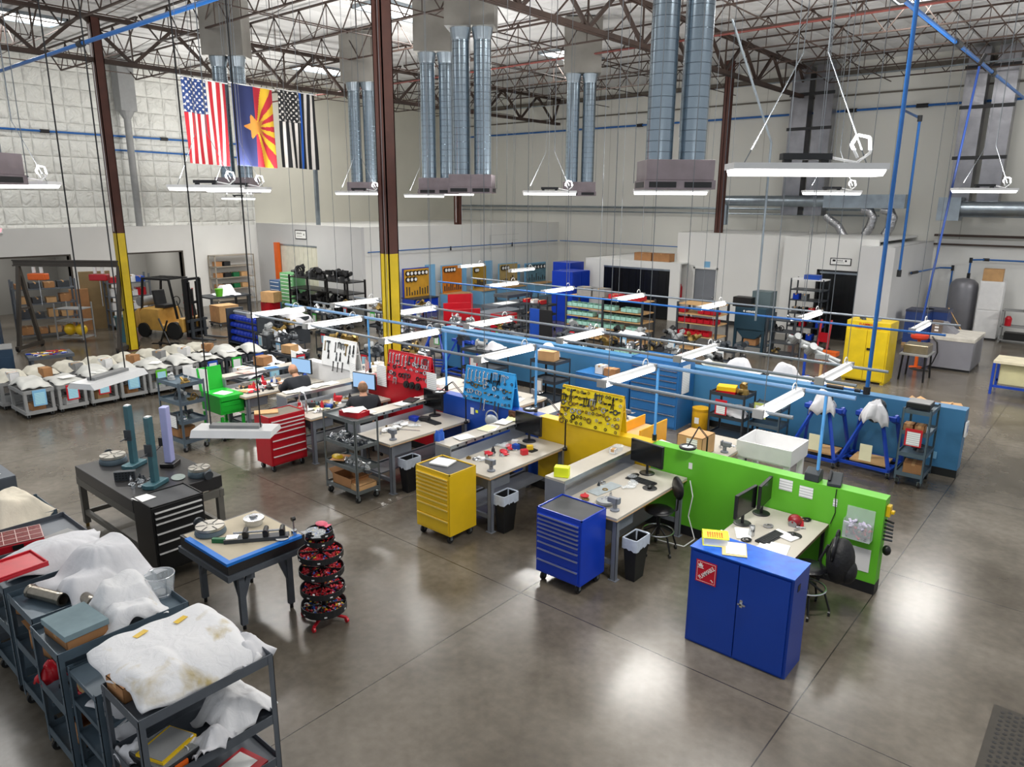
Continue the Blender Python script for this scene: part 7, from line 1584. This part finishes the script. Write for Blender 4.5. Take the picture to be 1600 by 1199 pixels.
t = thing('box_trolley', 'brown box on a low trolley right of the forklift', 'trolley', (-26.2, 13.9, 0)); MB().bx(-.4, .4, -.45, .45, .12, .16).build('deck', STEELD, t); casters(t, [(-.33, -.38), (.33, -.38), (-.33, .38), (.33, .38)], .05, .12)
carton('large brown box standing on the low trolley right of the forklift', (-26.2, 13.9, .162), 0, .7, .8, .62, CARDL)
t = thing('work_table', 'dark table with cluttered goods between the forklift and the beige shelf', 'table', (-28.6, 15.2, 0)); MB().bx(-.6, .6, -.9, .9, .78, .84).build('top', STEELD, t)
for sx in (-.5, .5):
    for s_ in (-.8, .8): MB().bx(sx-.04, sx+.04, s_-.04, s_+.04, 0, .78).build('leg', STEELD, t)
one('green_bucket', 'lime green bucket hanging at the dark cluttered table', 'bucket', MB().lathe([(.12, 0), (.16, .3), (.165, .31)], 16), GREEN, (-28.2, 14.8, .842)); cloth('dust_cover', 'white cloth on the dark cluttered table near the beige shelf', 'cloth', -28.6, 15.3, 1.0, 1.0, .85, [(0, 0, .3, .3, .4)], 0, .05, 55, n=24)
for k in range(2): carton('red and brown box on the floor beside the dark cluttered table', (-27.9+.1*k, 16.9, .0+.45*k), .3*k, .7, .5, .44, CARDL if k else RED, group='boxes beside the dark table')
t = thing('hand_truck', 'red wheeled rack directly behind the forklift mast', 'dolly', (-26.6, 12.7, 0)); b = MB()
for sx in (-.25, .25): b.bar((sx, 0, .1), (sx, .1, 1.5), .05)
for z in (.3, .6, .9, 1.2): b.bx(-.25, .25, -.05, .1, z, z+.04)
b.build('frame', RED, t); MB().cyl((-.3, 0, .12), (-.25, 0, .12), .12).cyl((.25, 0, .12), (.3, 0, .12), .12).build('wheel', RUB, t)
# utility carts with papers
def util(label, x, y, hol, pm_, rz=R(90), mat=GREYP, clutter=True):
    t = thing('utility_cart', label, 'cart', (x, y, 0), rz); w_, d_, h_ = .58, .95, .64
    for z, nmz in ((.12, 'lower_tray'), (h_-.06, 'upper_tray')):
        b = MB().bx(-w_/2, w_/2, -d_/2, d_/2, z, z+.02)
        for s_ in (-1, 1): b.bx(-w_/2, w_/2, s_*d_/2-.015, s_*d_/2+.015, z-.02, z+.06).bx(s_*w_/2-.015, s_*w_/2+.015, -d_/2, d_/2, z-.02, z+.06)
        b.build(nmz, mat, t)
    for sx in (-1, 1):
        for s_ in (-1, 1): MB().bx(sx*(w_/2-.03)-.03, sx*(w_/2-.03)+.03, s_*(d_/2-.04)-.04, s_*(d_/2-.04)+.04, .14, h_-.06).build('post', mat, t)
    casters(t, [(sx*(w_/2-.06), s_*(d_/2-.08)) for sx in (-1, 1) for s_ in (-1, 1)], .04, .11)
    if hol: MB().bx(-.13, .13, -d_/2-.035, -d_/2-.015, h_-.36, h_-.01).build('document_holder', hol, t); MB().bx(-.1, .1, -d_/2-.04, -d_/2-.036, h_-.33, h_-.06).build('job_sheet', pm_, t)
    return t
COVM = pm('pale_film_cover', '#c9c9c4', .55, 0, .05, 4, .5, 7)
hc = [('blue', LIGHTB), ('red', REDP), ('red', REDP), ('pale blue', LIGHTB), ('lime', GREEN), ('white', WHITEP), ('blue', BLUE2), ('green', GREENC), ('navy', BLUE2)]
for k in range(9):
    y = 4.98+.66*k
    pos = ['first', 'second', 'third', 'fourth', 'fifth', 'sixth', 'seventh', 'eighth', 'ninth'][k]
    util('grey utility cart with a %s holder, %s from left in the front row' % (hc[k][0], pos), -18.2+.0, y, hc[k][1], PAPERC if k < 5 else PAPERB, mat=GREYP if k < 6 else STEELD)
    if k < 8: util('grey utility cart of the back row, %s from the left' % pos, -19.4, y-.1, None, None)
    cloth('cart_cover', 'pale cloth over parts on the %s front row utility cart' % pos, 'cloth', -18.2, y, .92, .58, .665, [(.12, -.05, .3, .26, (.14, .04, .1, .16, .06)[k % 5]), (-.25, .05, .3, .3, (.1, .03, .15, .05, .1)[k % 5])], 0, .03, 100+k, COVM, n=28, fold=.02)
    if k < 8: cloth('cart_cover', 'pale cloth over parts on the %s back row utility cart' % pos, 'cloth', -19.4, y-.1, .92, .58, .665, [(.1, .05, .3, .25, (.16, .06, .12)[k % 3]), (-.25, 0, .3, .25, .1)], 0, .03, 120+k, pm('cream_cloth', '#cfcbbd', .9, 0, .06, 4, .4, 8), n=28, fold=.02)
    paper('sheet lying on the cover of the %s front row utility cart' % pos, (-17.98, y, .76), .2*k, .24, .3, th=.01)
    if k < 8: carton('small box between covers on the %s back row utility cart' % pos, (-19.0, y-.1, .62), .1*k, .26, .2, .22, [WHITEP, CARD, GREYP][k % 3])
    carton('box on the lower tray of the %s front row utility cart' % pos, (-18.0, y, .142), .1, .3, .26, .16, [CARD, WHITEP, CARDL][k % 3])
for k, (x, y) in enumerate(((-16.4, 9.6), (-15.6, 8.6), (-17.2, 10.9), (-14.6, 9.8))):
    util(['dark utility cart with a brown box, behind the bright green tool cart', 'dark utility cart directly behind the bright green tool cart', 'dark utility cart further behind the bright green tool cart', 'dark utility cart right of the brown box cart'][k], x, y, [LIGHTB, GREENC, REDP, WHITEP][k], PAPERC, mat=STEELD)
    carton(['brown box on the dark utility cart', 'pale box on the cart directly behind the green tool cart', 'flat box on the furthest dark utility cart', 'white box on the right dark utility cart'][k], (x, y, .62), .2, .35, .3, .22, [CARD, WHITEP, CARDL, WHITEP][k])
    cloth('cart_cover', ['pale film over the brown box cart', 'yellowish wrapped bundle behind the green tool cart', 'white cover on the furthest dark utility cart', 'white cover on the right dark utility cart'][k], 'cloth', x-.1, y+.2, .7, .5, .64, [(0, 0, .2, .15, .15)], .2, .04, 140+k, n=20)
# tall grey cart, green cart, middle cart
shelf_cart('tall grey three shelf cart beside the bright green tool cart', (-13.5, 6.15, 0), R(4), .76, .52, 1.36, [.2, .58, .95, 1.3], STEELB, sheet=(.12, .75, .13, STEELD, PAPERB))
for k in range(8): part('grey machined part on the tall grey three shelf cart', (-13.75+.17*(k % 4), 6.1+.12*(k//4), (1.305, .955, .585)[k % 3]), .6, [1, 0, 3, 4][k % 4], 'parts on the tall grey cart')
carton('brown box on the bottom shelf of the tall grey three shelf cart', (-13.6, 6.15, .205), .1, .34, .3, .2, CARD)
t = thing('tool_cart', 'bright green rolling tool cart with its lid open', 'tool cart', (-13.55, 6.98, 0), R(90)); w_, d_ = .5, .75
b = MB().bx(-w_/2, w_/2, -d_/2, d_/2, .55, .92); b.build('body', GREENC, t, bevel=.006)
for sx in (-1, 1):
    for s_ in (-1, 1): MB().bx(sx*(w_/2-.03)-.025, sx*(w_/2-.03)+.025, s_*(d_/2-.03)-.025, s_*(d_/2-.03)+.025, .1, .5).build('leg', GREENC, t)
MB().bx(-w_/2, w_/2, -d_/2, d_/2, .16, .2).build('lower_shelf', GREENC, t); casters(t, [(-.2, -.32), (.2, -.32), (-.2, .32), (.2, .32)], .05, .11)
MB().box((-.02, d_/2+.02, 1.15), (w_, .03, .46), (R(-8), 0, 0)).build('lid', GREENC, t)
for z in (.66, .77, .86): MB().bx(-w_/2+.02, w_/2-.02, -d_/2-.01, -d_/2, z-.055, z+.05).build('drawer', GREENC, t)
paper('white sheet inside the open top of the bright green tool cart', (-13.45, 6.95, .923), .3, .3, .25); one('white_board', 'white sheet standing behind the bright green tool cart', 'notice', MB().bx(-.2, .2, -.005, .005, 0, .45), PAPER, (-13.95, 6.75, .925), R(20))
shelf_cart('open four shelf steel cart between the red and yellow tool chests', (-9.14, 6.79, 0), 0, .82, .46, 1.38, [.18, .55, .92, 1.34], pm('cart_grey', '#6d7476', .4, .4, .1, 6), lip=.03, handle=False)
one('red_tray', 'red parts tray on top of the open four shelf cart', 'tray', MB().bx(-.2, .2, -.14, .14, 0, .08).bx(-.17, .17, -.11, .11, .08, .085), RED, (-9.1, 6.85, 1.342), R(8)); scatter((-9.2, -9.0, 6.78, 6.9), 1.43, 3, 'paper', 'white sheet on the red parts tray of the open cart', 'papers on the red parts tray', 95)
for k in range(12): part('steel ring or fitting on the upper shelf of the open four shelf cart', (-9.45+.12*(k % 6), 6.68+.16*(k//6), .922), .4, [3, 1, 0][k % 3], 'fittings on the open cart')
for k in range(6): part('small silver part on the middle shelf of the open four shelf cart', (-9.2+.1*k, 6.75, .552), .4, [3, 1][k % 2], 'silver parts on the open cart')
paper('brown framed sheet on the middle shelf of the open four shelf cart', (-9.35, 6.72, .6), .5, .25, .3, CARD)
carton('open brown box on the bottom shelf of the open four shelf cart', (-9.2, 6.79, .182), 0, .5, .34, .16, CARD, True); carton('low tan tray on the bottom shelf of the open four shelf cart', (-8.86, 6.79, .182), 0, .2, .36, .1, CARDL, False)
one('yellow_cloth', 'yellow strap bundle on the third shelf of the open cart', 'strap', MB().sphere((0, 0, .05), .1, 12, 7, (1.2, .8, .5)), YEL, (-9.4, 6.7, .555), smooth=True)
# people
def person(label, loc, rz, lean, headfwd, cap=False, armband=False):
    t = thing('person', label, 'person', loc, rz)
    def skin(name, pts, edges, rad, mat, root=0, lv=2):
        me = bpy.data.meshes.new(name); me.from_pydata(pts, edges, []); o = bpy.data.objects.new(name, me); C.objects.link(o); o.parent = t
        sk = o.modifiers.new('skin', 'SKIN')
        for i, v in enumerate(me.skin_vertices[0].data):
            v.radius = rad[i] if isinstance(rad[i], tuple) else (rad[i], rad[i]); v.use_root = (i == root)
        sb = o.modifiers.new('sub', 'SUBSURF'); sb.levels = lv; sb.render_levels = lv; me.materials.append(mat); sk.use_smooth_shade = True; return o
    f = lean
    hip = (0, 0, .55); wst = (f*.35, 0, .75); ch = (f*.8, 0, .98); nk = (f+.01, 0, 1.13); hd = (f+headfwd, 0, 1.21); top = (f+headfwd*1.3, 0, 1.3)
    P = [hip, wst, ch, nk, hd, top]; E_ = [(0, 1), (1, 2), (2, 3), (3, 4), (4, 5)]; Rr = [.13, .12, .13, .062, .07, .06]
    for s_ in (-1, 1):
        i = len(P); sh = (f*.95, s_*.2, 1.06); el = (f+.12, s_*.27, .86); wr = (f+.38, s_*.16, .93); hn = (f+.46, s_*.13, .94)
        P += [sh, el, wr, hn]; E_ += [(2, i), (i, i+1), (i+1, i+2), (i+2, i+3)]; Rr += [.065, .045, .03, .03]
        j = len(P); P += [(hip[0]+.1, s_*.1, .55), (.45, s_*.14, .56), (.42, s_*.15, .12), (.55, s_*.16, .06)]; E_ += [(0, j), (j, j+1), (j+1, j+2), (j+2, j+3)]; Rr += [.1, .07, .045, .045]
    skin('body', P, E_, Rr, SKIN)
    SP = [hip, wst, ch, (f*.98, 0, 1.12)]; SE = [(0, 1), (1, 2), (2, 3)]; SR = [(.15, .17), (.135, .17), (.15, .19), (.1, .13)]
    for s_ in (-1, 1): i = len(SP); SP += [(f*.95, s_*.22, 1.04), (f+.12, s_*.28, .86), (f+.34, s_*.18, .92)]; SE += [(2, i), (i, i+1), (i+1, i+2)]; SR += [.1, .075, .056]
    skin('shirt', SP, SE, SR, SHIRT)
    TP = [hip]; TE = []; TR = [.15]
    for s_ in (-1, 1): i = len(TP); TP += [(.12, s_*.1, .56), (.45, s_*.14, .57), (.42, s_*.15, .14)]; TE += [(0, i), (i, i+1), (i+1, i+2)]; TR += [.115, .09, .065]
    skin('trousers', TP, TE, TR, pm('dark_trousers', '#1d1f26', .85, 0, .1, 10))
    for s_ in (-1, 1): MB().sphere((.53, s_*.16, .05), .06, 12, 6, (2, .9, .8)).build('shoe', BLACK, t, smooth=True)
    hx = f+headfwd*1.25; hz = 1.29-.35*headfwd; b = MB().sphere((hx, 0, hz), .102, 20, 14, (1.08, .84, 1.16)); b.sphere((hx+.108, 0, hz-.02), .016, 8, 6, (1.2, .8, 1.2))
    for s_ in (-1, 1): b.sphere((hx-.005, s_*.087, hz-.005), .022, 8, 6, (.6, .4, 1.2))
    b.build('head', SKIN, t, smooth=True)
    MB().sphere((hx-.014, 0, hz), .104, 18, 10, (1.08, .86, 1.05)).build('hair', pm('cropped_grey_hair', '#8a6a52', .9, 0, .2, 30), t, smooth=True) if not cap else None
    MB().sphere((hx-.035, 0, hz-.02), .096, 16, 10, (.95, .92, .8)).build('hair', pm('cropped_grey_hair', '#8f7a68', .9, 0, .2, 30), t, smooth=True) if cap else None
    b = MB()
    for s_ in (-1, 1): b.sphere((hx+.095, s_*.032, hz+.01), .01, 8, 6)
    b.build('eyes', BLACK, t)
    for s_ in (-1, 1):
        b = MB(); hx2 = f+.46
        for k in range(4): b.tube([(hx2, s_*.13+(k-1.5)*.019, .945), (hx2+.05-.006*abs(k-1.5), s_*.13+(k-1.5)*.022, .94), (hx2+.085-.01*abs(k-1.5), s_*.13+(k-1.5)*.024, .92)], .0085, 6)
        b.tube([(hx2-.02, s_*.13-s_*.035, .94), (hx2+.03, s_*.13-s_*.055, .93)], .01, 6); b.build('fingers', SKIN, t)
    if armband: MB().tube([(f*.9+.02, -.24, 1.08), (f*.97+.02, -.2, 1.15), (f*.9-.05, -.1, 1.02)], .03, 8).build('blue_strap', BLUE2, t, smooth=True)
    return t
person('person in a dark shirt seated with back turned at the red station screen', (-10.45, 8.12, 0), R(150), .16, .05)
person('bald person in a dark shirt with a blue stripe bending over the white station bench', (-12.45, 8.2, 0), R(176), .36, .1, True, True)
swivel('stool under the seated person at the red station', (-10.43, 8.1, 0), R(-30), .46, True, False); swivel('stool under the bending person at the white station', (-12.43, 8.2, 0), 0, .46, True, False)
monitor('lit blue white screen in front of the seated person at the red station', (-11.3, 8.78, .882), R(12), .56, .32, SCRON); monitor('lit blue white screen at the white station', (-13.4, 8.75, .882), R(12), .56, .32, SCRON)
keyboard('black keyboard under the lit screen of the red station', (-11.15, 8.5, .882), R(10)); keyboard('black keyboard under the lit screen of the white station', (-13.3, 8.5, .882), R(10))
t = thing('bench_lamp', 'silver gooseneck lamp with a red tip at the near end of the red station', 'lamp', (-11.1, 7.3, .882)); MB().tube([(0, 0, 0), (0, 0, .25), (-.05, 0, .36), (-.15, 0, .38), (-.22, 0, .3), (-.23, 0, .16)], .016, 8).build('neck', CHROME, t, smooth=True); MB().cyl((-.23, 0, .16), (-.23, 0, .1), .03).build('tip', REDP, t)

# tall shelf cart with mint bins and a blue draped chair behind the partition
shelf_cart('open steel cart with mint bins behind the middle of the blue partition', (-9.75, 16.3, 0), 0, .9, .5, 1.35, [.3, .8, 1.3], STEELD)
for k in range(4): one('parts_bin', 'mint bin on the open cart behind the blue partition', 'bin', MB().bx(-.09, .09, -.14, .14, 0, .1), BIN, (-10.05+.2*k, 16.25, .802), 0, 'mint bins on the open cart')
cloth('dust_cover', 'white film over the open cart with mint bins', 'cloth', -9.75, 16.3, .7, .45, 1.31, [(0, 0, .2, .12, .1)], 0, .03, 160, n=20)
shelf_cart('tall steel cart with red and black goods left of the long bin rack', (-15.9, 19.9, 0), 0, .9, .5, 1.3, [.3, .75, 1.2], STEELD)
for k in range(5): carton('small case on the tall cart left of the long bin rack', (-16.2+.17*k, 19.9, (.752 if k % 2 else 1.202)), 0, .15, .3, .14, [RED, DK, WHITEP, GREYP, RED][k], group='cases left of the long bin rack')
